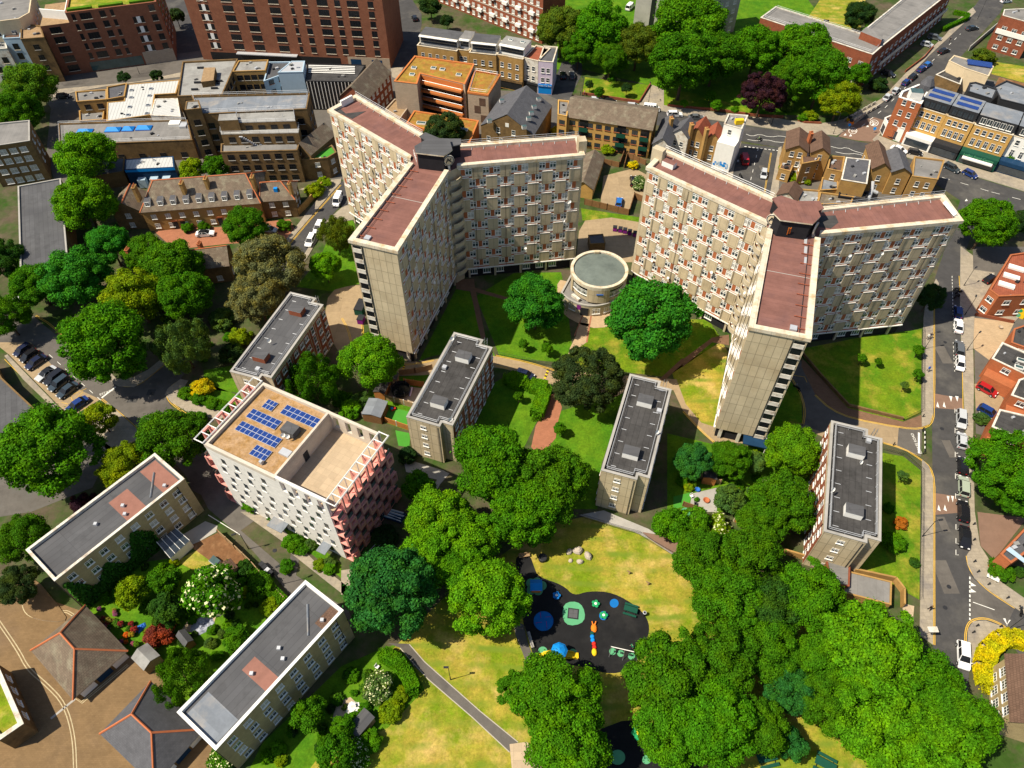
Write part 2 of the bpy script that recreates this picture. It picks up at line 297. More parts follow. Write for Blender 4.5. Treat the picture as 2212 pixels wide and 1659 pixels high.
def gable(root, poly4, h0, h1, wall, roof, over=.25, hip0=0, hip1=0, axis=None, z0=0.0, ridge=None):
    """pitched roof over a rectangle a,b,c,d with the ridge along a-b"""
    a, b, c, d = [Vector((p[0], p[1], 0)) for p in poly4]
    if axis == 'short' or (axis is None and (b-a).length < (c-b).length): a, b, c, d = b, c, d, a
    e = (b-a).normalized(); n = (d-a).normalized(); W = MB(math.atan2(e.y, e.x))
    r0, r1 = (a+d)/2+e*hip0, (b+c)/2-e*hip1; Z = lambda p, z: Vector((p.x, p.y, z))
    W.face([Z(a, z0), Z(b, z0), Z(b, h0), Z(a, h0)]); W.face([Z(c, z0), Z(d, z0), Z(d, h0), Z(c, h0)])
    for p, q, r, hp in ((b, c, r1, hip1), (d, a, r0, hip0)):
        W.face([Z(p, z0), Z(q, z0), Z(q, h0)]+([] if hp else [Z((p+q)/2, h1-.05)])+[Z(p, h0)])
    W.build('wall', [wall], root)
    sl = (h1-h0)/((d-a).length/2); o = over; dz = o*sl; t = .1
    A, B, C, D_ = a-n*o-e*(o if not hip0 else o), b-n*o+e*o, c+n*o+e*o, d+n*o-e*o
    R0 = r0-e*(o if not hip0 else 0); R1 = r1+e*(o if not hip1 else 0); G = MB(math.atan2(e.y, e.x))
    for dzz, fl in ((t, 0), (0.02, 1)):
        fs = [[Z(A, h0-dz+dzz), Z(B, h0-dz+dzz), Z(R1, h1+dzz), Z(R0, h1+dzz)], [Z(C, h0-dz+dzz), Z(D_, h0-dz+dzz), Z(R0, h1+dzz), Z(R1, h1+dzz)]]
        if hip1: fs.append([Z(B, h0-dz+dzz), Z(C, h0-dz+dzz), Z(R1, h1+dzz)])
        if hip0: fs.append([Z(D_, h0-dz+dzz), Z(A, h0-dz+dzz), Z(R0, h1+dzz)])
        for f in fs: G.face(f[::-1] if fl else f)
    for p, q in ((A, B), (B, C), (C, D_), (D_, A)):
        if (p is B and not hip1) or (p is D_ and not hip0): continue
        G.face([Z(p, h0-dz+.02), Z(q, h0-dz+.02), Z(q, h0-dz+t), Z(p, h0-dz+t)])
    ro = G.build('roof', [roof], root)
    if ridge:
        g = MB(); g.bar(Z(R0, h1+t), Z(R1, h1+t), .16, 5)
        if hip1: g.bar(Z(R1, h1+t), Z(B, h0-dz+t), .16, 5); g.bar(Z(R1, h1+t), Z(C, h0-dz+t), .16, 5)
        if hip0: g.bar(Z(R0, h1+t), Z(A, h0-dz+t), .16, 5); g.bar(Z(R0, h1+t), Z(D_, h0-dz+t), .16, 5)
        rr = g.build('ridge_tiles', [ridge], ro)
    return ro, (a, b, c, d, e, n, r0, r1)
def chimney(root, p, z0, z1, sx=1.0, sy=.6, rot=0, wall='brick_red', pots=3):
    b = MB(); b.box(p, sx, sy, z0, z1, rot, 0); b.box(p, sx+.15, sy+.15, z1, z1+.12, rot, 0)
    for k in range(pots):
        q = (k-(pots-1)/2)*sx/pots; x, y = p[0]+math.cos(rot)*q, p[1]+math.sin(rot)*q; b.lathe([(.13, 0), (.1, .45), (0, .45)], (x, y, z1+.12), 6, 1)
    return b.build('chimney', [wall, 'ridge'], root)
def rooflight(root, c, z, sx, sy, rot, glass='glass_teal', frame='galv', h=.25, name='skylight'):
    b = MB(); b.box(c, sx, sy, z, z+h, rot, 0); ca, sa = math.cos(rot), math.sin(rot)
    q = [(c[0]+x*ca-y*sa, c[1]+x*sa+y*ca, z+h+.006) for x, y in ((-sx/2+.1, -sy/2+.1), (sx/2-.1, -sy/2+.1), (sx/2-.1, sy/2-.1), (-sx/2+.1, sy/2-.1))]
    b.face(q, 1); return b.build(name, [frame, glass], root)
def dish(root, p, ang, r=.5):
    b = MB(); m = Matrix.Translation(Vector(p)) @ Matrix.Rotation(ang, 4, 'Z') @ Matrix.Rotation(R_(65), 4, 'X'); t = MB(); t.lathe([(r, 0), (r*.7, -.12), (0, -.18)], n=12); t.lathe([(0, -.2), (r*.7, -.14), (r, -.02)], n=12); b.add(t, m); b.bar(Vector(p)+Vector((0, 0, -.1)), Vector(p)+Vector((0, 0, -1.0)), .05)
    return b.build('satellite_dish', ['white'], root)
def railing(root, pts, z, h=1.0, mat_='galv', closed=True, name='guard_rail', step=2.4, r=.035):
    b = MB(); n = len(pts)
    for i in range(n if closed else n-1):
        p, q = Vector((*pts[i][:2], z)), Vector((*pts[(i+1) % n][:2], z)); L = (q-p).length; k = max(1, round(L/step))
        for hh in (h, h*.55): b.bar(p+Vector((0, 0, hh)), q+Vector((0, 0, hh)), r)
        for j in range(k+1): x = p.lerp(q, j/k); b.bar(x, x+Vector((0, 0, h)), r)
    return b.build(name, [mat_], root)
# ================================================================ ground, roads, lawns
def chaikin(p, k=2, closed=True):
    for _ in range(k):
        q = []
        for i in range(len(p) if closed else len(p)-1):
            a, b = Vector(p[i]), Vector(p[(i+1) % len(p)]); q += [a.lerp(b, .25), a.lerp(b, .75)]
        p = q if closed else [Vector(p[0])]+q+[Vector(p[-1])]
    return p
def sheet(name, pts, z, m, smooth=0, thick=0.0, ang=0.0, kind='structure', side=None):
    g = [P(q, 0) for q in pts]; g = ccw([(v.x, v.y) for v in g])
    if smooth: g = ccw([tuple(v) for v in chaikin(g, smooth)])
    b = MB(ang)
    if thick: b.prism(g, z-thick, z, 1, 0)
    else: b.face([(*v, z) for v in g])
    return tag(b.build(name, [m, side or m]), kind=kind)
def ribbon(b, g, wd, z, off=0.0, dash=None):
    g = [Vector((v[0], v[1])) for v in g]; n = len(g); nn = []
    for i in range(n):
        d = (g[min(i+1, n-1)]-g[max(i-1, 0)]).normalized(); nn.append(Vector((-d.y, d.x)))
    acc = 0
    for i in range(n-1):
        L = (g[i+1]-g[i]).length; segs = [(0, 1)]
        if dash:
            on, offl = dash; segs = []; k = 0.0
            while k < L: segs.append((k/L, min(1, (k+on)/L))); k += on+offl
        for s0, s1 in segs:
            a, c = g[i].lerp(g[i+1], s0), g[i].lerp(g[i+1], s1); na, nc = nn[i].lerp(nn[i+1], s0), nn[i].lerp(nn[i+1], s1)
            b.face([(*(a+na*(off-wd/2)), z), (*(c+nc*(off-wd/2)), z), (*(c+nc*(off+wd/2)), z), (*(a+na*(off+wd/2)), z)])
    return b
def line(pts, wd=.12, z=.062, m='line_yellow', off=(0,), dash=None, smooth=0, name='road_marking'):
    g = [P(q, 0).xy for q in pts]
    if smooth: g = chaikin(g, smooth, False)
    b = MB()
    for o_ in off: ribbon(b, g, wd, z, o_, dash)
    for i, f in enumerate(b.f):      # keep the sheets face up
        a, c, d = [Vector(b.v[k]) for k in f[:3]]
        if (c-a).cross(d-c).z < 0: b.f[i] = f[::-1]
    return tag(b.build(name, m), kind='structure')
sheet('paved_yard', T('00', 150, 420, 700, 380, 1330, 330, 2212, 380, 2600, 440, 2700, 700, 2300, 1160, 1900, 1180, 1500, 1250, 700, 1200, 380, 1250, 300, 1000, 330, 700), .012, 'yard_grey')
sheet('paved_yard', T('00', 1040, -60, 1200, -60, 1340, 400, 1180, 480), .016, 'asphalt'); sheet('paved_yard', T('00', -60, 300, 420, 560, 1180, 470, 1560, 385, 2600, 470, 2550, 380, 1300, 330, 900, 380, 300, 350), .018, 'asphalt_old')  # darker asphalt on the second sheet paints the street shade by the red blocks
sheet('paved_yard', T('10', 300, 560, 1400, 600, 1400, 960, 880, 960, 300, 700), .014, 'yard_grey'); sheet('paved_yard', T('20', -80, 830, 640, 1000, 1640, 1220, 1560, 1400, 600, 1400, -60, 1160), .014, 'yard_grey'); sheet('paved_yard', T('20', 1300, 640, 1640, 420, 2300, 600, 2300, 1200, 1400, 960), .014, 'yard_grey')
sheet('paved_yard', T('21', 1880, -60, 2300, -60, 2300, 1250, 1900, 1150), .012, 'yard_grey'); sheet('back_gardens', T('10', 1390, 820, 2020, 960, 1960, 1180, 1690, 1140, 1400, 960), .014, 'ground_mix'); sheet('paved_yard', T('01', -60, 900, 250, 1000, 450, 1040, 640, 1180, 700, 1300, 600, 1500, 200, 1659, -60, 1700), .012, 'yard_grey')
sheet('back_gardens', T('02', 560, 620, 480, 540, 900, 330, 1240, 280, 1420, 330, 1600, 330, 1860, 580, 1150, 1290, 960, 1080, 830, 930, 720, 780), .014, 'grass_lush'); sheet('back_gardens', T('02', 1700, 1500, 2212, 1000, 2700, 800, 2300, 1700, 1600, 1700), .014, 'grass_lush'); sheet('back_gardens', T('21', -100, 1150, 200, 1220, 540, 1240, 860, 1180, 830, 1659, -100, 1659), .012, 'grass_lush'); sheet('planting_bed', T('02', 1500, -120, 1660, -20, 2212, 430, 2212, 340, 1700, -100), .016, 'grass_lush')
gm = MB(); gm.face([(-600, -250, 0), (600, -250, 0), (600, 900, 0), (-600, 900, 0)]); tag(gm.build('ground', 'ground_mix'), kind='structure')
# --- roads (4 cm sheets over the ground)
RZ = .03
sheet('side_road', D(2015, 1420, 2014, 1360, 2014, 1200, 2014, 1010, 2013, 900, 2014, 800, 2014, 660, 2020, 600, 2040, 540, 2085, 540, 2072, 600, 2074, 700, 2078, 850, 2084, 950, 2090, 1040, 2096, 1180, 2098, 1225, 2120, 1260, 2165, 1300, 2230, 1330, 2230, 1450, 2190, 1400, 2140, 1352, 2110, 1343, 2095, 1360, 2092, 1500, 2092, 1700, 2010, 1700), RZ, 'asphalt')
sheet('side_road', D(2040, 545, 2075, 430, 2170, 450, 2105, 490, 2085, 545), RZ+.004, 'asphalt')
sheet('main_road', T('20', -260, 690, 0, 750, 420, 815, 660, 850, 960, 880, 1200, 930, 1320, 985, 1500, 1040, 1700, 1090, 2000, 1180, 2212, 1245, 2600, 1350, 2600, 1520, 2212, 1410, 2000, 1340, 1800, 1300, 1650, 1200, 1200, 1040, 960, 1000, 640, 960, 300, 900, -280, 790)+T('10', 1560, 690, 1390, 640, 1220, 560, 480, 540, 330, 440, 280, 0, 420, -60, 520, 90, 520, 160, 480, 380, 560, 440, 1380, 600), RZ, 'asphalt')
sheet('main_road', T('10', 1370, 610, 1400, 480, 1430, 400, 1560, 400, 1560, 480, 1490, 620), RZ+.004, 'asphalt')
sheet('branch_road', T('20', 1000, 890, 1060, 830, 1290, 640, 1480, 440, 1900, 30, 1990, -100, 2130, -100, 2060, 80, 1800, 370, 1460, 640, 1330, 780, 1250, 900), RZ+.004, 'asphalt')
sheet('road_table', T('20', 1010, 885, 1090, 800, 1240, 760, 1340, 790, 1230, 920, 1120, 910), RZ+.010, 'red_surface')
sheet('side_street', T('20', 380, 930, 640, 960, 560, 1290, 500, 1400, 300, 1330, 330, 1100), RZ+.004, 'asphalt')
sheet('estate_street', T('00', 2212, 1180, 2212, 1330, 2100, 1450, 1990, 1659, 1900, 1780, 1780, 1740, 1850, 1600, 2130, 1270)+[], RZ, 'asphalt')
sheet('estate_street', T('00', 2212, 1340, 2212, 1180, 2320, 1080, 2420, 940, 2500, 960, 2400, 1300, 2330, 1400, 2212, 1420), RZ+.004, 'asphalt')
sheet('estate_street', T('01', -60, 300, 60, 390, 160, 330, 250, 420, 350, 500, 420, 560, 470, 640, 600, 760, 700, 800, 860, 840, 1000, 740, 1120, 650, 1250, 690, 1180, 790, 1080, 860, 1080, 950, 1200, 1060, 1330, 1180, 1420, 1300, 1500, 1420, 1620, 1560, 1700, 1640, 1260, 1560, 1200, 1400, 950, 1170, 780, 1010, 650, 930, 520, 880, 330, 770, 120, 660, -60, 520), RZ, 'asphalt_old', 1)
sheet('estate_street', T('01', 1200, 1340, 1420, 1310, 1520, 1420, 1700, 1680)+T('02', 1560, 120, 1830, 350, 2260, 640, 2300, 760, 1900, 560, 1560, 160, 1350, -20), RZ+.004, 'asphalt_old')
sheet('road_table', T('01', 660, 925, 780, 850, 860, 840, 1000, 760, 1180, 790, 1080, 860, 1080, 950, 1200, 1060, 960, 1160, 780, 1010), RZ+.010, 'asphalt_old')
sheet('car_park', T('01', -40, 560, 60, 640, 420, 1010, 470, 1040, 650, 930, 520, 870, 330, 700, 200, 560), RZ+.008, 'concrete_drive')
sheet('yard', D(-40, 1300, 0, 1262, 60, 1252, 120, 1300, 170, 1318, 215, 1330, 270, 1410, 330, 1440, 400, 1530, 470, 1620, 470, 1720, -40, 1720), RZ, 'block_paving')
sheet('yard', D(40, 1258, 70, 1240, 145, 1330, 140, 1345, 80, 1340, 55, 1325, 48, 1290), RZ+.15, 'block_paving', 1, .15, side='kerb')
line(D(48, 1285, 52, 1320, 75, 1335, 115, 1333, 140, 1318, 160, 1330), .14, RZ+.016, 'line_pale', off=(-.16, .16), smooth=2)
line(D(-5, 1340, 40, 1405, 60, 1445, 100, 1478, 140, 1520, 160, 1590, 163, 1670), .15, RZ+.016, 'line_pale', off=(-.2, .2), smooth=2)
line(T('02', 490, 1200, 530, 1235, 830, 990), .13, RZ+.016, 'line_pale', off=(-.15, .15)); line(T('02', 330, 1340, 490, 1210), .35, RZ+.016, 'concrete_grey'); line(T('02', 1050, 1659, 1280, 1490), .3, RZ+.016, 'line_white')
# courtyard drives of pinkish concrete
sheet('estate_road', T('11', -80, 230, 60, 190, 140, 190, 150, 300, 130, 500, 170, 640, 330, 680, 480, 690, 620, 670, 760, 640, 1000, 640, 1380, 740, 1400, 830, 1340, 850, 1180, 760, 1000, 720, 860, 720, 600, 770, 330, 780, 60, 730, -60, 560, -110, 400), RZ, 'concrete_drive', 1)
sheet('estate_road', T('10', 1540, 1500, 1580, 1430, 1750, 1410, 1930, 1440, 1960, 1659, 1900, 1700, 1520, 1700), RZ, 'concrete_drive')
sheet('estate_road', T('11', 1380, 740, 1400, 830, 1560, 860, 1760, 920, 1900, 850)+T('21', -60, 870, 0, 1000, 110, 1130, 190, 1200, 330, 1210, 540, 1230, 700, 1210, 860, 1150, 960, 1200, 1300, 1210, 1545, 1300, 1550, 1120, 1420, 1110, 1100, 1050, 960, 990, 860, 900, 780, 790, 720, 660, 680, 760, 760, 880, 790, 1000, 780, 1100, 560, 1150, 300, 1140, 120, 1080, 20, 960, -40, 800), RZ, 'concrete_drive', 0)
sheet('estate_road', T('21', 740, 650, 800, 720, 900, 890, 1020, 980, 1140, 1040, 1140, 1100, 960, 1120, 900, 1140, 780, 1100, 790, 1000, 770, 890, 700, 790), RZ+.005, 'asphalt_old')
sheet('estate_road', T('21', 1400, 1110, 1550, 1110, 1545, 1300, 1390, 1230), RZ+.009, 'asphalt_old')
sheet('car_park', T('10', 1700, 1140, 1900, 1090, 1990, 1140, 1960, 1280, 1900, 1280, 1870, 1360, 1680, 1310), RZ, 'concrete_drive')
# almshouse forecourt
sheet('forecourt', T('00', 1000, 1500, 1180, 1480, 1480, 1470, 1700, 1440, 1880, 1420, 1920, 1510, 1830, 1560, 1480, 1580, 1200, 1610, 1090, 1580), RZ, 'red_paving')
# --- lawns
LZ = .02
sheet('park_lawn', D(640, 1700, 760, 1540, 850, 1400, 960, 1290, 1110, 1180, 1200, 1130, 1280, 1112, 1380, 1150, 1460, 1195, 1560, 1290, 1750, 1330, 1960, 1370, 1990, 1420, 1995, 1720, 640, 1720), LZ, 'grass_dry')
for pts in (D(905, 780, 985, 625, 1014, 630, 1050, 735, 1075, 778, 1000, 757, 930, 770), D(1028, 640, 1110, 590, 1212, 588, 1225, 650, 1230, 700, 1240, 785, 1080, 772),
            D(1064, 830, 1110, 800, 1190, 850, 1150, 930, 1110, 1010, 1000, 1030, 1020, 935), D(1205, 890, 1330, 850, 1365, 820, 1300, 1000, 1290, 1100, 1180, 1100, 1190, 960),
            D(1270, 710, 1340, 690, 1530, 690, 1560, 735, 1440, 815, 1240, 790), D(1660, 930, 1708, 823, 1731, 853, 1733, 913, 1680, 950),
            D(640, 620, 690, 560, 737, 450, 765, 480, 785, 610, 720, 630), D(1255, 450, 1385, 470, 1380, 487, 1258, 476), D(390, 850, 440, 825, 530, 860, 500, 880, 420, 880), D(440, 800, 500, 790, 525, 850, 440, 840)):
    sheet('lawn', pts, LZ, 'grass_lush' if pts[0][0] < 1250 else 'grass')
sheet('lawn', D(1450, 800, 1560, 738, 1572, 760, 1538, 945, 1475, 880), LZ, 'grass_dry')
sheet('lawn', D(1734, 753, 1880, 725, 1991, 711, 1989, 893, 1951, 910, 1831, 883, 1731, 766), LZ, 'grass'); sheet('lawn', D(1895, 976, 1951, 986, 1989, 1016, 1986, 1296, 1888, 1240, 1850, 1230), LZ, 'grass')
sheet('park_lawn', D(1200, 150, 1210, 0, 1300, -60, 1700, -60, 1830, 110, 1860, 220, 1830, 250, 1618, 248, 1434, 212, 1400, 183, 1260, 150), LZ, 'grass_lush')
sheet('lawn', T('10', 1580, 500, 1990, 550, 1930, 655, 1560, 605), LZ+.008, 'grass'); sheet('lawn', T('10', 2090, 580, 2260, 600)+T('20', 430, 700, 440, 745, 0, 690, -120, 690), LZ+.008, 'grass')
sheet('lawn', T('20', 800, 130, 950, -90, 1200, -90, 1150, 200, 1000, 180), LZ+.006, 'grass_dry'); sheet('lawn', T('20', 2020, 400, 2212, 430, 2300, 560, 2000, 480), LZ, 'grass_dry')
sheet('lawn', T('02', 1240, 830, 1500, 800, 1850, 560, 1700, 740, 1430, 970), LZ+.01, 'grass_lush'); sheet('lawn', T('12', 0, 1000, 230, 900, 420, 900, 540, 1150, 300, 1400, 0, 1500), LZ+.01, 'grass_lush')
sheet('garden_soil', T('02', 1230, 220, 1420, 130, 1600, 300, 1530, 400, 1400, 350), LZ+.006, 'soil'); sheet('lawn', T('02', 1140, 320, 1270, 250, 1380, 330, 1260, 380), LZ+.008, 'grass_dry')
sheet('patio', T('02', 1180, 150, 1330, 60, 1410, 90, 1400, 130, 1240, 220), LZ+.004, 'concrete_grey')
sheet('patio', T('12', -40, 1230, 60, 1200, 150, 1290, 60, 1420, -60, 1380), LZ+.02, 'slab_paving'); sheet('patio', T('02', 1230, 690, 1400, 680, 1380, 740, 1290, 800, 1180, 760), LZ+.02, 'slab_paving')
sheet('artificial_turf', T('11', 330, 980, 440, 1010, 430, 1110, 250, 1060), LZ+.02, 'turf'); sheet('artificial_turf', T('11', 350, 1130, 450, 1150, 440, 1240, 370, 1230), LZ+.02, 'turf'); sheet('patio', T('11', 310, 830, 540, 860, 490, 960, 260, 920), LZ+.012, 'slab_paving')
sheet('back_gardens', T('11', 200, 800, 600, 760, 470, 960, 430, 1130, 130, 1030), LZ, 'grass_lush')
sheet('garden_paving', T('21', 470, 1420, 560, 1430, 840, 1500, 820, 1620, 560, 1500), LZ+.008, 'slab_paving'); sheet('garden_paving', T('21', 60, 1540, 230, 1500, 220, 1659, 40, 1659), LZ+.008, 'concrete_grey'); sheet('artificial_turf', T('21', -60, 1560, 60, 1530, 40, 1620, -60, 1640), LZ+.012, 'turf')
sheet('garden_soil', T('20', 2050, 500, 2300, 560, 2300, 640, 2020, 560), LZ+.004, 'soil'); sheet('garden_soil', T('21', 1880, 400, 2150, 430, 2020, 700, 1885, 600), LZ, 'sand_paving'); sheet('driveway', T('21', 1890, 830, 2000, 810, 2100, 960, 2080, 1040, 1900, 1000), LZ+.008, 'concrete_drive'); sheet('driveway', T('21', 1880, 0, 2250, 0, 2200, 110, 1890, 100), LZ, 'asphalt_old'); sheet('driveway', T('22', 1910, 0, 2230, 40, 2020, 310, 1930, 220), LZ+.006, 'red_surface')
# --- paths
PZ = .045
sheet('footpath', T('12', 300, 850, 440, 855, 540, 970, 900, 1290, 1145, 1490, 1090, 1555, 850, 1330, 560, 1080, 470, 1000, 380, 880), PZ, 'asphalt_old'); sheet('plaza', T('12', 1090, 1505, 1200, 1490, 1330, 1600, 1310, 1720, 1110, 1720), PZ+.008, 'slab_paving')
line(T('12', 440, 857, 540, 972, 900, 1292, 1145, 1492), .14, PZ+.012, 'kerb', name='path_edging'); line(T('12', 380, 882, 560, 1082, 850, 1332, 1090, 1557), .14, PZ+.012, 'kerb', name='path_edging')
sheet('footpath', T('12', 1110, 700, 1180, 730, 1210, 850, 1250, 960, 1210, 1010, 1170, 900, 1130, 800), PZ, 'asphalt_old')
sheet('footpath', T('11', 830, 200, 870, 220, 935, 530, 910, 560, 880, 430), PZ, 'brown_path'); sheet('footpath', T('11', 740, 150, 860, 150, 870, 235, 745, 215), PZ+.008, 'brown_path'); sheet('footpath', T('11', 860, 205, 1080, 270, 1080, 290, 865, 232), PZ, 'brown_path')
sheet('footpath', T('11', 1390, 890, 1430, 980, 1400, 1090, 1390, 1180, 1290, 1300, 1230, 1240, 1260, 1100, 1310, 1010, 1350, 900), PZ, 'red_paving')
sheet('footpath', T('11', 1540, 430, 1610, 440, 1590, 560, 1470, 640, 1480, 600, 1520, 520), PZ, 'sand_paving'); sheet('plaza', T('11', 1400, 150, 1480, 170, 1470, 290, 1640, 370, 1760, 360, 1750, 460, 1600, 470, 1430, 380, 1400, 290), PZ, 'sand_paving', 1)
line(T('11', 1620, 380, 1590, 560), .35, PZ+.008, 'red_paving', name='path_edging'); line(T('11', 1570, 370, 1510, 520), .25, PZ+.008, 'red_paving', name='path_edging')
sheet('footpath', T('11', 2212, 660, 2060, 800, 2090, 810, 2212, 700)+T('21', 0, 720, 190, 560, 300, 580, 300, 510, 190, 530, 0, 670), PZ, 'brown_path'); sheet('footpath', T('11', 400, 1310, 660, 1390, 700, 1410, 640, 1480, 600, 1560, 560, 1560, 620, 1450, 420, 1400), PZ, 'concrete_grey')
sheet('footpath', T('12', 1540, 20, 1700, 70, 1900, 130, 2000, 180, 2150, 280, 2170, 230, 1990, 110, 1700, -10), PZ, 'concrete_grey'); sheet('footpath', T('12', 1950, 130, 2180, 170, 2250, 290, 2150, 270, 1990, 170), PZ+.008, 'red_surface')
sheet('footpath', T('22', 1420, 590, 1500, 610, 1490, 720, 1430, 660), PZ, 'slab_paving'); sheet('footpath', T('10', 2000, 545, 2090, 580, 2090, 690, 1930, 660), PZ, 'pavement')
sheet('footpath', T('21', 770, 660, 800, 690, 1070, 985, 1430, 1075, 1545, 1030, 1550, 1110, 1420, 1110, 1100, 1050, 960, 990, 860, 900, 770, 720), PZ, 'brown_path')
# --- pavements, raised by a kerb
def pavement(pts, m='pavement', ang=0.0, sm=0): return sheet('pavement', pts, .15, m, sm, .15, ang, side='kerb')
pavement(T('21', 1560, 400, 1580, 280, 1640, 150, 1660, 180, 1622, 300, 1622, 1020, 1600, 1090, 1550, 1110, 1548, 1020, 1556, 600)); pavement(T('21', 1550, 1320, 1590, 1360, 1620, 1440, 1622, 1659)+T('22', 1620, 860, 1535, 800, 1545, 200, 1553, -100))
pavement(T('21', 1800, -60, 1880, 0, 1880, 90, 2020, 110, 2010, 250, 2212, 360, 2150, 430, 1890, 380, 1880, 600, 1885, 830, 1880, 1200, 1890, 1659)+T('22', 1925, 220, 1990, 320, 2010, 420, 2212, 560, 2212, 660, 2150, 620, 2000, 520, 1890, 430, 1845, 340, 1840, 280, 1866, 240)+T('21', 1858, 1659, 1836, 1200, 1820, 900, 1806, 600, 1796, 300))
pavement(T('22', 1845, 1000, 1848, 760, 1880, 710, 1960, 705, 2060, 740, 2110, 790, 1990, 830, 1930, 900, 1925, 1010))
pavement(T('20', -280, 665, 0, 700, 440, 760, 620, 770, 740, 790, 900, 800, 980, 790, 1060, 770, 1290, 640, 1460, 460, 1700, 230, 1780, 130, 1880, 50, 1900, 80, 1600, 360, 1330, 640, 1080, 830, 1000, 880, 660, 848, 420, 812, 0, 748, -280, 690))
pavement(T('20', 1340, 800, 1230, 905, 1300, 975, 1500, 1035, 1700, 1085, 2000, 1175, 2212, 1240, 2600, 1345, 2600, 1280, 2212, 1150, 1800, 1050, 1690, 1000, 1420, 940, 1270, 880, 1390, 760))
pavement(T('20', 640, 950, 620, 960, 560, 1290, 500, 1400, 560, 1400, 620, 1250, 640, 1000)); pavement(T('20', 290, 890, 380, 925, 330, 1100, 300, 1320, 240, 1300, 330, 960))
pavement(T('00', 1940, 1230, 2130, 1170, 2212, 1160, 2210, 1185, 2130, 1272, 1850, 1600, 1790, 1700, 1760, 1640, 1850, 1560, 2090, 1250)); pavement(T('00', 2212, 1350, 2330, 1290, 2420, 1190, 2450, 1230, 2330, 1420, 2212, 1440, 2110, 1460, 2000, 1659, 1960, 1720, 1940, 1700, 2100, 1450))
pavement(T('01', 680, 790, 770, 845, 870, 850, 950, 800, 1080, 690, 1060, 660, 960, 740, 860, 790, 760, 800, 720, 760)); pavement(T('01', 1170, 800, 1220, 810, 1180, 870, 1290, 950, 1480, 1030, 1430, 1060, 1250, 1030, 1110, 950, 1070, 900, 1090, 860)); pavement(T('01', 30, 650, 50, 640, 440, 1040, 640, 1180, 760, 1270, 660, 1250, 400, 1040, 150, 800))
pavement(T('01', 560, 1080, 640, 1000, 700, 950, 940, 1170, 900, 1190, 700, 1270)); pavement(T('02', 1560, 0, 1830, 190, 1850, 240, 2230, 540, 2300, 520, 2050, 330, 1850, 130, 1740, 0))
pavement(T('12', 0, 380, 80, 370, 60, 520, 0, 540)); pavement(T('00', 300, 590, 480, 570, 900, 530, 1180, 470, 1180, 500, 700, 560, 480, 600, 320, 640)); pavement(T('10', 320, 440, 400, 440, 380, 520, 330, 500))
# --- play areas
sheet('play_surface', T('12', 1110, 290, 1220, 270, 1250, 360, 1275, 420, 1440, 475, 1505, 545, 1600, 512, 1760, 520, 1930, 620, 2000, 720, 1985, 830, 1900, 1000, 1760, 1060, 1560, 1000, 1270, 960, 1240, 930, 1210, 800, 1170, 700, 1180, 480), LZ+.02, 'rubber', 2)
sheet('play_surface', T('12', 1620, 1430, 1880, 1330, 2100, 1400, 2212, 1440, 2330, 1450, 2340, 1720, 1640, 1720), LZ+.02, 'rubber', 1)
def disc(name, pts, m, z=LZ+.03): return sheet(name, pts, z, m, 3)
def circ(t, u, v, ru, rv=None): rv = rv or ru; return T(t, *[x for k in range(14) for x in (u+ru*math.cos(2*PI*k/14), v+rv*math.sin(2*PI*k/14))])
disc('play_mat', circ('12', 1310, 708, 66), 'play_blue'); sheet('play_mat', T('12', 1430, 585, 1560, 580, 1590, 720, 1440, 745), LZ+.03, 'play_green', 2)
for u, v, r in ((1768, 592, 29), (1700, 672, 30), (1648, 597, 20), (1395, 545, 24)): disc('play_mat', circ('12', u, v, r), 'play_blue')
for u, v, r in ((1228, 462, 31), (1268, 455, 31), (1300, 478, 31), (1275, 510, 31), (1232, 505, 31), (1305, 903, 31), (1500, 912, 26), (1758, 905, 23), (1810, 917, 23), (1880, 935, 23), (1930, 1440, 40), (1978, 1605, 30), (1790, 1590, 50)): disc('play_mat', circ('12', u, v, r), 'play_green', LZ+.03+random.random()*.008)
# --- markings
line(T('21', 1790, 130, 1812, 480, 1812, 700, 1816, 1000), .12); line(T('21', 1624, 300, 1626, 1020, 1604, 1092, 1540, 1118, 1420, 1112, 1100, 1052, 960, 992, 860, 900), .12, smooth=1, off=(0, .25))
line(T('21', 1300, 1215, 1430, 1250, 1540, 1320, 1600, 1370, 1626, 1450, 1626, 1659)+T('22', 1624, 0, 1624, 860), .12, smooth=1, off=(0, .22)); line(T('22', 1835, 870, 1838, 760, 1870, 705, 1960, 690, 2060, 730, 2090, 755), .12, smooth=2, off=(0, .22)); line(T('22', 1836, 285, 1850, 360, 1900, 440, 2000, 530, 2150, 625), .12, smooth=1, off=(0, .22))
line(T('21', 705, 800, 760, 890, 790, 1000, 775, 1090), .12, smooth=2, off=(0, .28)); line(T('21', 720, 775, 790, 785, 805, 820), .12, off=(0,)); line(T('21', 0, 1010, 110, 1130, 200, 1210), .12, smooth=1, off=(0, .28))
line(T('11', 0, 405, 40, 480, 60, 560, 80, 600), .12, off=(0, .3), smooth=1); line(T('11', 130, 440, 140, 540), .12, off=(0, .3)); line(T('11', 380, 710, 480, 705, 600, 680), .12, off=(0, .28), smooth=1); line(T('11', 1000, 650, 1200, 690, 1380, 745), .12, off=(0, .28), smooth=1); line(T('11', 1000, 715, 1090, 735), .12, off=(0, .28))
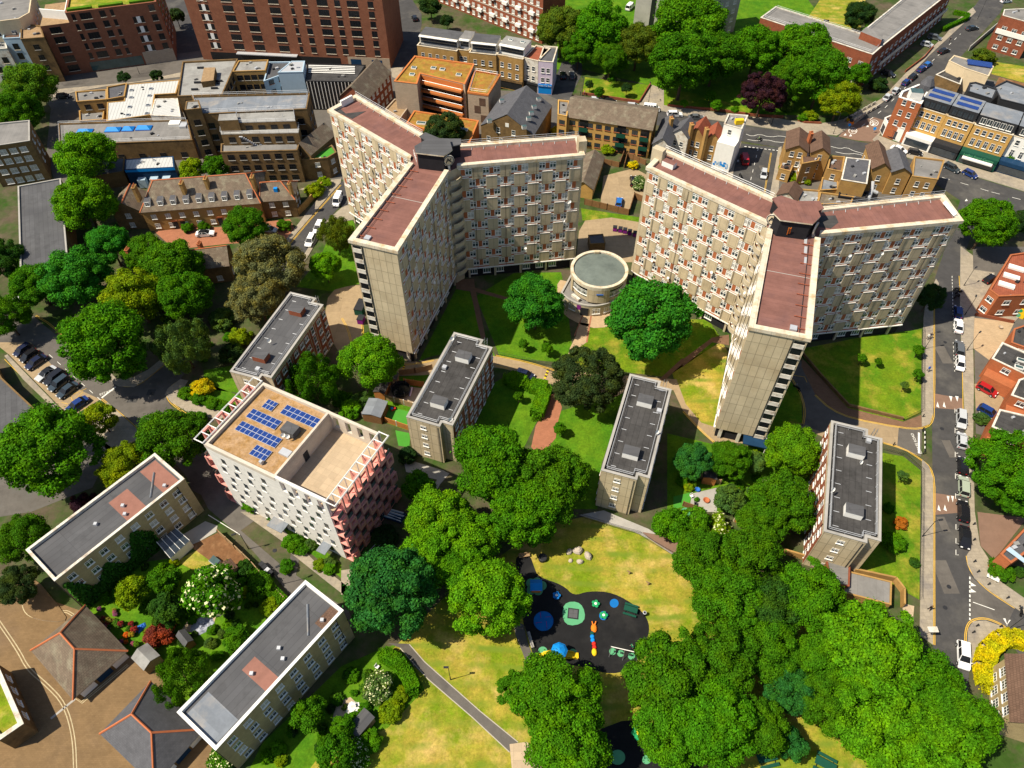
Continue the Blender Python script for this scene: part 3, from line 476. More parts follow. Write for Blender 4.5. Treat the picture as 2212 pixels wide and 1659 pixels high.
line(T('01', 230, 390, 330, 450, 420, 545), .12, off=(0, .28), smooth=1); line(T('01', 700, 790, 770, 845, 870, 852, 950, 805, 1080, 695), .12, off=(0, .28), smooth=2); line(T('01', 1170, 800, 1085, 860, 1075, 920, 1130, 980, 1300, 1090), .12, off=(0, .28), smooth=2); line(T('01', 655, 930, 780, 1030, 930, 1165), .12, off=(0, .28)); line(T('01', 30, 670, 200, 840, 380, 1010), .12, off=(0,))
line(T('01', 660, 920, 750, 850), .35, m='line_white'); line(T('00', 1855, 1615, 2000, 1440, 2212, 1200), .12, off=(0, .28), m='line_yellow'); line(T('02', 1350, 20, 1560, 150), .12, m='line_white', off=(0,))
for a, b in (((470, 900), (560, 860)), ((400, 950), (560, 990)), ((440, 870), (500, 1000)), ((420, 1000), (540, 880))): line(T('01', a[0], a[1], b[0], b[1]), .1, m='line_yellow')
for k in range(9): u, v = 320+k*52, 640+k*46; line(T('01', u, v, u+22, v+20), .1, m='line_white')
line(T('21', 1745, 130, 1755, 480), .1, dash=(.7, .5), m='line_white'); line(T('21', 1752, 560, 1762, 750), .1, dash=(.7, .5), m='line_white')
for v in (480, 1000, 1125, 1280, 1420, 1550): line(T('21', 1755+v*.008, v, 1775+v*.008, v-2), .1, m='line_white'); line(T('21', 1755+v*.008, v-10, 1755+v*.008, v+24), .1, m='line_white')
for v in (90, 180, 255): line(T('22', 1770, v-10, 1770, v+24, 1788, v+24), .1, m='line_white')
sheet('road_table', T('21', 1622, 890, 1815, 925, 1822, 1000, 1622, 985), RZ+.008, 'red_surface'); sheet('road_table', T('21', 1622, 1535, 1760, 1555, 1850, 1659)+T('22', 1622, 20), RZ+.008, 'red_surface'); sheet('road_table', T('22', 1855, 400, 1890, 440, 2150, 625, 2090, 750, 1960, 690, 1870, 700), RZ+.012, 'asphalt_old')
def tri(t, *uv): sheet('road_marking', T(t, *uv), .058, 'line_white')
for u in (1653, 1695): tri('21', u-10, 975, u+10, 985, u-2, 945)
for u in (1737, 1777): tri('21', u-12, 908, u+10, 912, u+2, 945)
for u in (1660, 1700): tri('21', u-10, 1645, u+12, 1655, u-2, 1612)
for u in (1720, 1748): tri('21', u-10, 1555, u+8, 1558, u+2, 1598)
for v in (470, 510): tri('22', 1866, v-14, 1902, v+10, 1866, v+12)
tri('22', 2075, 690, 2090, 690, 2105, 740); tri('22', 2095, 740, 2115, 700, 2125, 700)
line(T('22', 1860, 420, 1860, 700), .2, dash=(.5, .35), m='line_white'); line(T('22', 1880, 585, 2020, 635), .12, m='line_white')
line(T('21', 1530, 1145, 1530, 1280), .35, m='line_white')
line(T('20', 410, 870, 450, 885, 500, 870, 560, 890, 640, 880, 700, 900), .15, m='line_white', smooth=1); line(T('20', 420, 905, 480, 915, 540, 905, 620, 925, 700, 920), .15, m='line_white', smooth=1); line(T('20', 960, 950, 1020, 965, 1060, 955, 1120, 985, 1230, 1010), .15, m='line_white', smooth=1); line(T('20', 990, 985, 1060, 1000, 1130, 995, 1220, 1030), .15, m='line_white', smooth=1)
line(T('20', 1680, 1150, 1800, 1185, 2000, 1245, 2212, 1300), .14, m='line_white', dash=(2.0, 3.0)); line(T('20', 1160, 820, 1310, 700, 1500, 510, 1800, 220), .14, m='line_white', dash=(2, 3)); line(T('20', 400, 950, 640, 980), .3, m='line_white', dash=(.6, .5)); line(T('20', 490, 960, 440, 1170), .12, m='line_white', dash=(1.5, 2.2)); line(T('20', 570, 990, 520, 1290), .1, m='line_yellow', off=(0, .25))
for u, v in ((1050, 880), (1085, 885), (1195, 825), (1230, 815), (1835, 1305)): tri('20', u-8, v, u+12, v-2, u+4, v-16)
def text(s, q, size, ang, m='line_white', z=.06, parent=None, mtx=None, name='road_marking', sx=1.0, ext=0.0):
    c = bpy.data.curves.new('text', 'FONT'); c.body = s; c.size = size; c.align_x = 'CENTER'; c.align_y = 'CENTER'; c.extrude = ext; o = bpy.data.objects.new('text', c); COL.objects.link(o)
    dg = bpy.context.evaluated_depsgraph_get(); me = bpy.data.meshes.new_from_object(o.evaluated_get(dg)); bpy.data.objects.remove(o); me.materials.clear(); me.materials.append(M(m))
    Mx = mtx if mtx is not None else Matrix.Translation(P(q, 0)+Vector((0, 0, z))) @ Matrix.Rotation(ang, 4, 'Z') @ Matrix.Diagonal((sx, 1, 1, 1))
    me.transform(Mx); n = obj(name, me, parent)
    if not parent: tag(n, kind='structure')
    return n
text('ESTATE ROAD', T('21', 1514, 1215)[0], .75, R_(90)); text('20', T('20', 1240, 798)[0], 2.2, R_(45), sx=.8); text('20', T('20', 1102, 848)[0], 2.2, R_(20), sx=.8)
for u, v in ((1240, 798), (1102, 848)): line(circ('20', u, v, 27, 20)+[circ('20', u, v, 27, 20)[0]], .18, .061, 'line_white')
text('ESTATE', T('01', 690, 885)[0], .8, R_(30)); text('SLOW', T('01', 617, 893)[0], .6, R_(-55)) if 0 else None
for k, (u, v) in enumerate(((405, 715), (402, 730), (1335, 760), (1325, 775))): pass
def hump(t, u0, v0, u1, v1, n=6):
    a, b = P(T(t, u0, v0)[0]), P(T(t, u1, v1)[0]); e = (b-a)/n; ang = eang(a, b)
    r = thing('speed_hump', 'yellow and black striped speed hump across the pink estate road %s' % ('by the dark round tree' if u0 > 900 else 'below the left tower'), 'speed hump', a)
    for m_, st in (('yellow', 0), ('dark_metal', 1)):
        q = MB()
        for i in range(st, n, 2): q.box(a+e*(i+.5), e.length*.98, .45, .03, .1, ang)
        q.build('hump_strip', m_, r)
hump('11', 398, 750, 408, 708); hump('11', 1318, 795, 1342, 735)

for t, u, v, a, b_ in (('21', 1690, 640, 2.2, 5), ('21', 1730, 1250, 1.6, 4), ('22', 1700, 420, 2.6, 6), ('22', 1690, 80, 1.4, 3), ('20', 1500, 1090, 6, 1.6), ('20', 780, 930, 5, 1.4), ('01', 860, 930, 2, 1.6), ('01', 980, 885, 1.6, 1.6), ('02', 1900, 350, 1.6, 5), ('20', 520, 1100, 1.5, 4)):
    p = P(T(t, u, v)[0]); b = MB(); b.face([(p.x+x*a/2, p.y+y*b_/2, .0455) for x, y in ((-1, -1), (1, -1), (1, 1), (-1, 1))]); tag(b.build('road_patch', 'asphalt_old' if t != '01' else 'asphalt'), kind='structure')
for t, u, v in (('21', 1700, 560), ('21', 1680, 1120), ('22', 1725, 485), ('22', 1700, 620), ('01', 855, 932), ('01', 985, 890), ('20', 1500, 1120), ('02', 1780, 250)):
    p = P(T(t, u, v)[0]); b = MB(); b.lathe([(.38, 0), (0, .001)], (p.x, p.y, .049), 12); tag(b.build('manhole_cover', 'dark_metal'), kind='structure')
# ================================================================ the two Y-shaped towers
ZR = 30.3
def proj_area(pos, n, a):
    v = Vector((0, 0, HC))-pos; return a*max(0, v.normalized().dot(n))/v.length_squared
def tower(label, wings, core, near_right, plant, annex, plant_roof, extras):
    allp = [p for w_ in wings for p in w_]; c = cen(allp); root = thing('tower_block', label, 'tower block', (c.x, c.y, 0))
    wl = []          # candidate windows
    wspec = win_mb(1.42, 1.4, 'white', 'glass', 1, .32, False, .13, .06); gspec = win_mb(1.7, 1.3, 'white', 'glass_teal', 2, 0, True, .09)
    tspec = win_mb(1.42, 1.4, 'white', 'glass_teal', 1, .32, False, .13, .06); cspec = win_mb(1.42, 1.4, 'white', 'curtain', 1, .32, False, .13, .06)
    MB().prism(ccw(core), 0, ZR-.62).build('hub', ['concrete_plain', 'roof_red'], root); MB().face([(*p, ZR-.6) for p in ccw(core)]).build('roof', ['roof_red'], root)
    for wi, (i0, o0, o1, i1) in enumerate(wings):    # counter-clockwise: inner, outer, outer, inner
        q = [i0, o0, o1, i1]; ang = eang(i0, o0)
        wb = MB(ang); wb.prism(q, 2.9, ZR-.6, 0, top=False); wing = wb.build('wing', ['concrete_plain'], root)
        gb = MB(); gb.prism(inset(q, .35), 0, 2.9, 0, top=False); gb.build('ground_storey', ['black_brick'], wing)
        MB(ang).face([(*p, ZR-.6) for p in q]).build('roof', ['roof_red'], wing)
        e0 = (Vector(i0)-Vector(o0)).normalized()*.8; qi = [tuple(Vector(i0)+e0), o0, o1, tuple(Vector(i1)+e0)]; back = wi != 0
        pi = inset(qi, .75); po = inset([i0, o0, o1, i1], -.28); po[0] = tuple(Vector(po[0])-Vector(e0)*.35); po[3] = tuple(Vector(po[3])-Vector(e0)*.35)
        if back: # thin kerb along the back edge
            k = 3 if wi == 1 else 3
        b = MB(ang)
        for s_ in range(3):
            a, d, e, f = po[s_], po[s_+1], pi[s_+1], pi[s_]; za = ZR
            b.face([(*a, za), (*d, za), (*e, za-.05), (*f, za-.05)]); b.face([(*a, za-.7), (*d, za-.7), (*d, za), (*a, za)]); b.face([(*f, ZR-.6), (*f, za-.05), (*e, za-.05), (*e, ZR-.6)]); b.face([(*a, za-.7), (*(Vector(qi[s_])), za-.7), (*(Vector(qi[s_+1])), za-.7), (*d, za-.7)])
        b.build('coping', ['coping'], wing)
        sides = [Wall(root, i0, o0), Wall(root, o0, o1), Wall(root, o1, i1)]
        for si, W in enumerate(sides):
            if si == 1:      # end wall with open stair landings
                p = MB(); W.slab(p, .05, W.L-.05, 2.9, ZR-.72, .06); p.build('end_wall', ['end_panel'], wing)
                right = near_right if wi == 0 else (wi == 1)
                d0, d1 = (W.L-2.0, W.L-.35) if right else (.35, 2.0)
                if wi == 0 or True:
                    k = MB(); W.slab(k, d0, d1, 3.2, ZR-1.2, .075, 0); k.build('stair_recess_shade', ['glass_black'], wing)  # painted shade of the stair openings: a black slab on the wall
                    for f in range(11):
                        z = 2.9+f*2.48; s = MB(); W.slab(s, d0-.06, d1+.06, z, z+.8, .16, 0); W.slab(s, d0-.1, d1+.1, z-.12, z-.001, .24, 1); s.build('stair_balcony', ['white_old', 'concrete_grey'], wing)
                    k = MB(); W.slab(k, (d0-.32) if right else (d1+.2), (d0-.2) if right else (d1+.32), .5, ZR-.8, .2); k.build('downpipe', ['dark_metal'], wing)
                if wi == 0:
                    for d in (1.2, W.L/2, W.L-1.2): k = MB(); W.slab(k, d-.3, d+.3, 0, 2.85, .05, 0, inn=-.3); k.build('pillar', ['white_old'], wing)
                continue
            frontish = W.n.dot(Vector((0, -1, 0))) > -.2 or wi == 0
            clad, led, inf = MB(), MB(), MB(); per = 5.85; n = 10
            if not frontish:
                continue
            for r in range(n):
                z = 3.1+r*2.68; off = (per/2 if r % 2 else 0.0)+(0.0 if wi else 1.2)-per
                d = off
                while d < W.L-.6:
                    a, m_, e = d, d+2.25, d+per      # panel a..m_, windows m_..e
                    A, B = max(a, .5), min(m_, W.L-.5)
                    if B-A > .4:
                        W.slab(clad, A, B, z-.45, z+2.62, .17); W.slab(led, A-.03, B+.03, z+2.621, z+2.74, .21)
                    A, B = max(m_+.02, .5), min(e-.02, W.L-.5)
                    if B-A > .5:
                        W.slab(led, A, B, z+.28, z+.48, .10); W.slab(inf, A, B, z-.16, z+.279, .05, 0); W.slab(led, A, B, z+2.24, z+2.42, .08)
                    mid = (m_+e)/2
                    if .5 < mid-.3 and mid+.3 < W.L-.5: W.slab(inf, mid-.42, mid+.42, z+.49, z+2.23, .06, 0)
                    for wc in (mid-1.13, mid+1.13):
                        if .5+.72 < wc < W.L-.5-.72: wl.append((W, wc, z+1.32, random.choice((wspec, wspec, wspec, cspec, tspec)), .02))
                    d += per
            W.slab(led, .1, W.L-.1, 2.78, 2.98, .34)
            if ZR: W.slab(led, .2, W.L-.2, ZR-1.12, ZR-.95, .1)
            for mi, o_ in ((1, led), (2, inf)): k0 = len(clad.v); clad.v += o_.v; clad.f += [tuple(i+k0 for i in f) for f in o_.f]; clad.m += [mi]*len(o_.f)
            clad.build('facade', ['concrete_panel', 'white', 'brick_orange'], wing)
            for k in range(int(W.L/3.1)):
                if k % 4 != 3: wl.append((W, 2.2+k*3.1, 1.55, gspec, -.31))
            for k in range(int(W.L/6)+1): pl = MB(); W.slab(pl, 1+k*6, 1.45+k*6, 0, 2.77, .02, 0, inn=-.34); pl.build('pillar', ['concrete_plain'], wing)
            for k in range(4): d_, z_ = random.uniform(2, W.L-2), 5+random.random()*22; dish(root, W.at(d_, z_, .75), W.ang+random.uniform(-.4, .4), .34)
            dp = MB()
            for k in range(4): x = W.L*(k+.5)/4; dp.bar(W.at(x, 3, .32), W.at(x, ZR-1, .32), .05)
            dp.build('downpipes', ['dark_metal'], wing)
    sc = [(proj_area(W.at(d, z), W.n, 2), i) for i, (W, d, z, s, o) in enumerate(wl)]; sc.sort(reverse=True); rest = {}
    for k, (a, i) in enumerate(sc):
        W, d, z, s, o = wl[i]
        if k < 100: W.win(s, d, z, out=o)
        else: rest.setdefault(id(s[1]), (s, MB()))[1].add(s[0], Matrix.Translation(W.at(d, z, o)) @ Matrix.Rotation(W.ang, 4, 'Z'))
    big = MB(); mats = []
    for s, mb in rest.values():
        k = len(mats); mats += s[2]; mb.m = [x+k for x in mb.m]; big.v, off = big.v+mb.v, len(big.v); big.f += [tuple(i+off for i in f) for f in mb.f]; big.m += mb.m
    tag(big.build('window', mats, root), kind='stuff')
    # plant room on the hub
    MB().prism(ccw(plant), ZR-.59, ZR+3.0, 0, 0).build('roof_hut', ['black_brick'], root); pr = inset(ccw(plant), -.35); MB().prism(pr, ZR+3.0, ZR+3.25, 1, 0, bot=True).build('hut_roof', [plant_roof, 'coping'], root)
    MB().prism(ccw(annex), ZR-.595, ZR+2.2, 0, 0).build('stair_head', ['black_brick'], root); MB().prism(inset(ccw(annex), -.25), ZR+2.2, ZR+2.4, 0, 0, bot=True).build('stair_head_roof', [plant_roof], root)
    extras(root, wings)
    return root
def arc_balconies(root, c, r, a0, a1, n=10):
    for f in range(n):
        z = 2.9+f*2.68; b = MB(); N = 8; A = [a0+(a1-a0)*k/N for k in range(N+1)]; q = lambda rr, t: (c[0]+rr*math.cos(t), c[1]+rr*math.sin(t))
        b.prism([q(r, t) for t in A]+[c], z-.15, z, 0, bot=True); b.prism([q(r, t) for t in A]+[q(r-.18, t) for t in A[::-1]], z+.001, z+1.0, 1, bot=True); b.build('balcony', ['concrete_grey', 'concrete_plain'], root)
def emblem(root, p, ang, r=1.15):
    b = MB(); m = Matrix.Translation(p) @ Matrix.Rotation(ang, 4, 'Z') @ Matrix.Rotation(R_(90), 4, 'X')
    t = MB(); t.lathe([(0, .12), (r, .12), (r, -.12), (0, -.12)], n=20, m=0); b.add(t, m); b.bar(p+Vector((0, 0, -r)), p+Vector((0, 0, -r-1.6)), .3); s = b.build('emblem_disc', ['white_old'], root)
    t = MB(); t.lathe([(0, .13), (r*.72, .13), (r*.72, .121)], n=20); t2 = MB(); t2.add(t, m); t2.build('emblem_field', ['cream'], s)
    t = MB(); t.lathe([(r*.93, .131), (r*.80, .131)], n=24); t2 = MB(); t2.add(t, m); t2.build('emblem_ring', ['dark_metal'], s)
    t = MB()
    for x0, z0, x1, z1, w_ in ((-.5, -.45, -.15, .5, .12), (-.15, .5, .2, -.1, .12), (.2, -.1, .5, -.45, .12), (-.4, 0, .35, .05, .09), (.25, .1, .45, .5, .09)): t.bar((x0*r, z0*r*.9, .14), (x1*r, z1*r*.9, .14), w_*r*.8, 4)
    t2 = MB(); t2.add(t, m); t2.build('emblem_figure', ['dark_metal'], s)
def Q(pts, z=ZR): return [tuple(P(q, z).xy) for q in pts]
LN = Q(D(885.7, 350, 755.7, 516.7, 857.3, 540, 967, 366.7)); LW = Q(D(914, 290, 769, 205, 710, 237, 887, 340)); LE = Q(D(987, 356.7, 1260.7, 333.3, 1249, 293, 994, 311.7))
RN = Q(D(1661, 493, 1621.3, 704.7, 1749.7, 729.7, 1769.7, 513)); RW = Q(D(1671, 426.7, 1437, 321.7, 1399, 360, 1658, 480)); RE = Q(D(1771.3, 503.3, 2078, 475, 2038, 420, 1776, 448))
def roof_ribs(root, wing, left):
    i0, o0, o1, i1 = [Vector(p) for p in wing]; a, b, n = (i0, o0, (i1-i0).normalized()) if left else (i1, o1, (i0-i1).normalized())
    for k in range(9):
        p = a.lerp(b, .08+k*.105)+n*.7; r = MB(); r.bar((*p, ZR-.42), (*(p+n*2.0), ZR-.42), .1, 4); r.build('roof_rib', ['tile_red'], root)
    g = MB(); p, q = a.lerp(b, .05)+n*1.6, a.lerp(b, .97)+n*1.6; g.bar((*p, ZR-.4), (*q, ZR-.4), .05); g.build('roof_pipe', ['dark_metal'], root)
    c = (o0+o1)/2; v = a.lerp(b, .93)+n*2.6; t = MB(); t.box(v, 1.1, 1.1, ZR-.59, ZR-.2, eang(i0, o0)); t.build('roof_vent', ['galv'], root)
    s = MB(); m = (i0+o0)/2+(o0-i0)*-.08; m2 = (i1+o1)/2+(o1-i1)*-.08; e = (m2-m).normalized(); s.prism(ccw([tuple(m+e*.8), tuple(m2-e*.8), tuple(m2-e*.8+(o0-i0).normalized()*.14), tuple(m+e*.8+(o0-i0).normalized()*.14)]), ZR-.599, ZR-.585); s.build('roof_seam', ['concrete_grey'], root)
def back_edge(root, wing, rev=False):
    i0, o0, o1, i1 = [Vector(p) for p in wing]; a, b = (i0, o0) if not rev else (i1, o1); n = ((i1-i0) if not rev else (i0-i1)).normalized()
    railing(root, [tuple(a+n*.15), tuple(b+n*.15)], ZR, 1.0, closed=False, step=2.2)
    for k in range(9):
        p = a.lerp(b, .1+k*.1)+n*.8; r = MB(); r.bar((*p, ZR-.5), (*(p+n*.9), ZR-.5), .07); r.build('rail_weight', ['galv'], root)
def lx(root, wings):
    roof_ribs(root, LN, True); back_edge(root, LW); back_edge(root, LE, True)
    emblem(root, P(T('10', 695, 1040)[0], ZR+1.6), R_(20)); dish(root, P(T('10', 618, 1028)[0], ZR+2), R_(-10), .75)
    b = MB(0); b.box(P(T('10', 1560, 905)[0], ZR+2).xy, 1.7, 2.0, ZR-.7, ZR+2.2, R_(8)); b.build('stair_head', ['concrete_plain'], root)
    b = MB(); b.prism(ccw(Q(T('00', 2165, 715, 2200, 700, 2240, 735)+T('10', 160, 720, 70, 770), ZR-.55)), ZR-.58, ZR-.55); b.build('roof_patch', ['roof_dark'], root)
    b = MB(); b.box(P(T('10', 35, 660)[0], ZR).xy, 3.4, .5, ZR-.55, ZR+.9, R_(50)); b.build('screen_wall', ['white'], root)
    hb = P(T('10', 545, 1065)[0], ZR); t = MB(); t.box(hb.xy, 1.0, .8, ZR-.55, ZR+.5, R_(-20)); t.build('roof_vent', ['tile_brown'], root)
    c = (Vector(LN[3])+Vector(LE[0]))/2; arc_balconies(root, (c.x-1.2, c.y+1.2), 3.0, R_(-75), R_(10))
    c = (Vector(LN[0])+Vector(LW[3]))/2; arc_balconies(root, (c.x+.9, c.y+.2), 1.6, R_(140), R_(250))
    railing(root, [tuple(P(q, ZR).xy) for q in T('10', 470, 1000, 490, 1060)], ZR-.5, 1.6, closed=False, mat_='white')
def rx(root, wings):
    roof_ribs(root, RN, False); back_edge(root, RW); back_edge(root, RE, True)
    emblem(root, P(T('20', 583, 1425)[0], ZR+1.5), R_(-35)); emblem(root, P(T('20', 862, 1480)[0], ZR+1.2), R_(55)); dish(root, P(T('20', 750, 1460)[0], ZR+1.6), R_(-10), .8)
    b = MB(); a, e = P(T('20', 680, 1532)[0], ZR-.5), P(T('20', 697, 1475)[0], ZR+2.0)
    for s in (-.22, .22): b.bar(a+Vector((s, 0, 0)), e+Vector((s, 0, 0)), .06)
    for k in range(7): x = a.lerp(e, (k+.5)/7); b.bar(x-Vector((.22, 0, 0)), x+Vector((.22, 0, 0)), .05)
    b.build('ladder', ['orange'], root)
    b = MB(); b.box(P(T('20', 752, 1520)[0], ZR-.3).xy, 1.2, .9, ZR-.58, ZR+.35, 0); b.build('roof_vent', ['timber'], root)
    b = MB(); b.box(P(T('10', 2060, 975)[0], ZR+1.5).xy, 1.5, 2.4, ZR-.7, ZR+2.0, R_(52)); b.build('stair_head', ['concrete_plain'], root)
    b = MB(); b.box(P(T('10', 2125, 1062)[0], ZR).xy, 2.6, 1.5, ZR-.55, ZR+.55, R_(-40), 0, 1); b.build('tank_housing', ['white', 'roof_red'], root)
    p0, p1 = P(T('20', 1690, 1330)[0], ZR-.5), P(T('20', 1760, 1415)[0], ZR-.5); b = MB(); b.bar(p0+Vector((0, 0, .6)), p1+Vector((0, 0, .6)), .45, 4); b.build('screen_wall', ['white'], root)
    b = MB(); b.prism(ccw(Q(T('20', 890, 1400, 990, 1395, 1010, 1440, 960, 1480, 880, 1470), ZR-.55)), ZR-.58, ZR-.56); b.build('roof_patch', ['roof_dark'], root)
    for k, v in enumerate((1560, 1620, 1690)): b = MB(); b.box(P(T('20', 797, v)[0], ZR-.5).xy, .5, 2.0, ZR-.59, ZR-.45, R_(-18)); b.build('cable_tray', ['galv'], root)
    c = (Vector(RN[0])+Vector(RW[3]))/2; arc_balconies(root, (c.x+1.3, c.y+.3), 2.6, R_(150), R_(255))
    c = (Vector(RN[3])+Vector(RE[0]))/2; arc_balconies(root, (c.x-.9, c.y+.6), 1.6, R_(-75), R_(10))
tower('left Y-shaped beige concrete tower whose roof hut has a grey hexagonal cap', [LN, LE[::-1][2:]+LE[::-1][:2] if 0 else [LE[3], LE[2], LE[1], LE[0]][::-1], [LW[0], LW[1], LW[2], LW[3]]], [LN[0], LN[3], LE[0], LE[3], LW[0], LW[3]], False,
      Q(T('10', 490, 985, 485, 950, 570, 900, 690, 905, 708, 970, 660, 1005), ZR+3.2), Q(T('10', 515, 885, 545, 865, 640, 905, 768, 905, 768, 935, 700, 950, 600, 940), ZR+2.3), 'roof_grey', lx)
tower('right Y-shaped beige concrete tower whose roof hut has a red cap and orange ladder', [RN, [RE[0], RE[1], RE[2], RE[3]], [RW[0], RW[1], RW[2], RW[3]]], [RN[0], RN[3], RE[0], RE[3], RW[0], RW[3]], True,
      Q(T('20', 600, 1380, 660, 1320, 850, 1330, 880, 1400, 835, 1445, 640, 1420), ZR+3.2), Q(T('20', 590, 1290, 640, 1275, 740, 1310, 880, 1310, 905, 1350, 840, 1380, 640, 1360), ZR+2.3), 'roof_red', rx)
# ================================================================ rotunda between the towers
def rotunda():
    c = Vector((19.4, 123.6, 0)); R = 6.25; root = thing('round_building', 'round pale two storey building with grey cone roof between the two towers', 'round building', c)
    b = MB(); b.lathe([(R-.25, 3.2), (R-.25, 7.2)], c, 48); b.build('wall', ['concrete_plain'], root)
    b = MB(); b.lathe([(R-.5, 7.35), (0, 8.3)], c, 16); b.build('roof', ['roof_cone'], root, False)
    b = MB(); b.lathe([(R+.12, 6.9), (R+.12, 7.75), (R-.55, 7.75), (R-.55, 7.3)], c, 48); b.lathe([(R-.25, 6.9), (R+.12, 6.9)], c, 48); b.build('parapet', ['coping'], root)
    # podium: the wall bulges to the front
    pc = Vector((17.9, 124.2, 0)); PR = 7.6; pts = [(pc.x+PR*math.cos(t), pc.y+PR*math.sin(t)) for t in [R_(-155+k*115/18) for k in range(19)]]+[(24.5, 121.5), (23.5, 127), (14, 128)]
    pts = ccw(pts); b = MB(); b.prism(pts, 0, 2.85, 0, top=False); b.build('podium_wall', ['concrete_plain'], root); b = MB(); pi = inset(pts, .35); b.ring(inset(pts, -.04), pi, 2.85, 3.2, 0); b.build('podium_parapet', ['concrete_grey'], root); MB().face([(*p, 2.8) for p in inset(pts, .03)]).build('podium_roof', ['roof_felt'], root)
    ws = win_mb(1.5, 1.3, 'white', 'glass_teal', 3, .3); wd = win_mb(1.7, 1.5, 'white', 'curtain', 2, .3)
    for k, deg in enumerate((-150, -138, -126, -112, -66, -54, -40, -26, -12)):
        t = R_(deg); p = c+Vector((math.cos(t), math.sin(t), 0))*(R-.22)+Vector((0, 0, 5.35)); put_win(root, ws, p, t+PI/2)
    for deg0, deg1 in ((-158, -118), (-72, -8)):
        b = MB(); N = 10; A = [R_(deg0+(deg1-deg0)*k/N) for k in range(N+1)]; q = lambda r, t: (c.x+r*math.cos(t), c.y+r*math.sin(t))
        b.prism([q(R-.2, t) for t in A]+[q(R-.28, t) for t in A[::-1]], 4.2, 6.88, 0, bot=True); b.build('window_band', ['glass_black'], root)
    for deg0, deg1 in ((-168, -158), (-118, -72), (-8, 2)):
        b = MB(); N = 8; A = [R_(deg0+(deg1-deg0)*k/N) for k in range(N+1)]; q = lambda r, t: (c.x+r*math.cos(t), c.y+r*math.sin(t))
        b.prism([q(R+.1, t) for t in A]+[q(R-.28, t) for t in A[::-1]], 3.3, 6.89, 0, bot=True); b.build('wall_panel', ['concrete_panel'], root)
    for deg in (-140, -54):
        t = R_(deg); p = c+Vector((math.cos(t), math.sin(t), 0))*(R+.5); b = MB(); b.box(p.xy, 2.3, .6, 2.85, 3.55, t+PI/2); b.build('roof_light_box', ['white_old'], root)
    t = R_(-92); b = MB(); b.box((c+Vector((math.cos(t), math.sin(t), 0))*(R+.17)).xy, 1.5, .1, 5.7, 6.0, t+PI/2); b.build('sign_board', ['blue_paint'], root)
    for deg, kind in ((-145, 'w'), (-126, 'w'), (-104, 'd'), (-84, 'w'), (-64, 'w')):
        t = R_(deg); p = pc+Vector((math.cos(t), math.sin(t), 0))*(PR-.03)
        if kind == 'w': put_win(root, wd if deg != -145 else ws, p+Vector((0, 0, 1.45)), t+PI/2)
        else: b = MB(); b.box(p.xy, 1.8, .2, .05, 2.3, t+PI/2); b.build('door', ['dark_metal'], root)
    for k in range(5):
        t = R_(-114); b = MB(); b.box((pc+Vector((math.cos(t), math.sin(t), 0))*PR).xy, .9, .06, 1.5+k*.27, 1.68+k*.27, t+PI/2); b.build('name_plate', ['purple'], root)
    b = MB(); b.prism(ccw([tuple(P(q, 7.72).xy) for q in D(1288, 583+4, 1301, 583+4, 1301, 590, 1288, 590)]), 8.08, 8.12, 0); b.build('roof_patch', ['roof_dark'], root) if 0 else None
    b = MB(); b.box(P(D(1294, 543), 8).xy if 0 else (19.3, 129.2), 1.1, .5, 7.6, 8.1); b.build('vent_box', ['cream'], root)
    return root
mat('roof_cone', (.135, .16, .145), .8, .18, .4, blotch=((.105, .125, .115), .35)); rotunda()
sb = T('10', 1600, 1520, 1690, 1515, 1700, 1570, 1610, 1575)
def small_block(name, label, cat, pts, h, wall, roof, z0=0.0, **kw):
    return flat_building(name, label, cat, [P(q, h).xy for q in pts], h, wall, roof, par=.15, pw=.2, z0=z0, **kw)[0]
small_block('bin_store', 'dark flat-roofed bin store behind the round building', 'shed', T('10', 1600, 1522, 1695, 1515, 1712, 1575, 1612, 1580), 2.6, 'brick_brown', 'roof_grey')
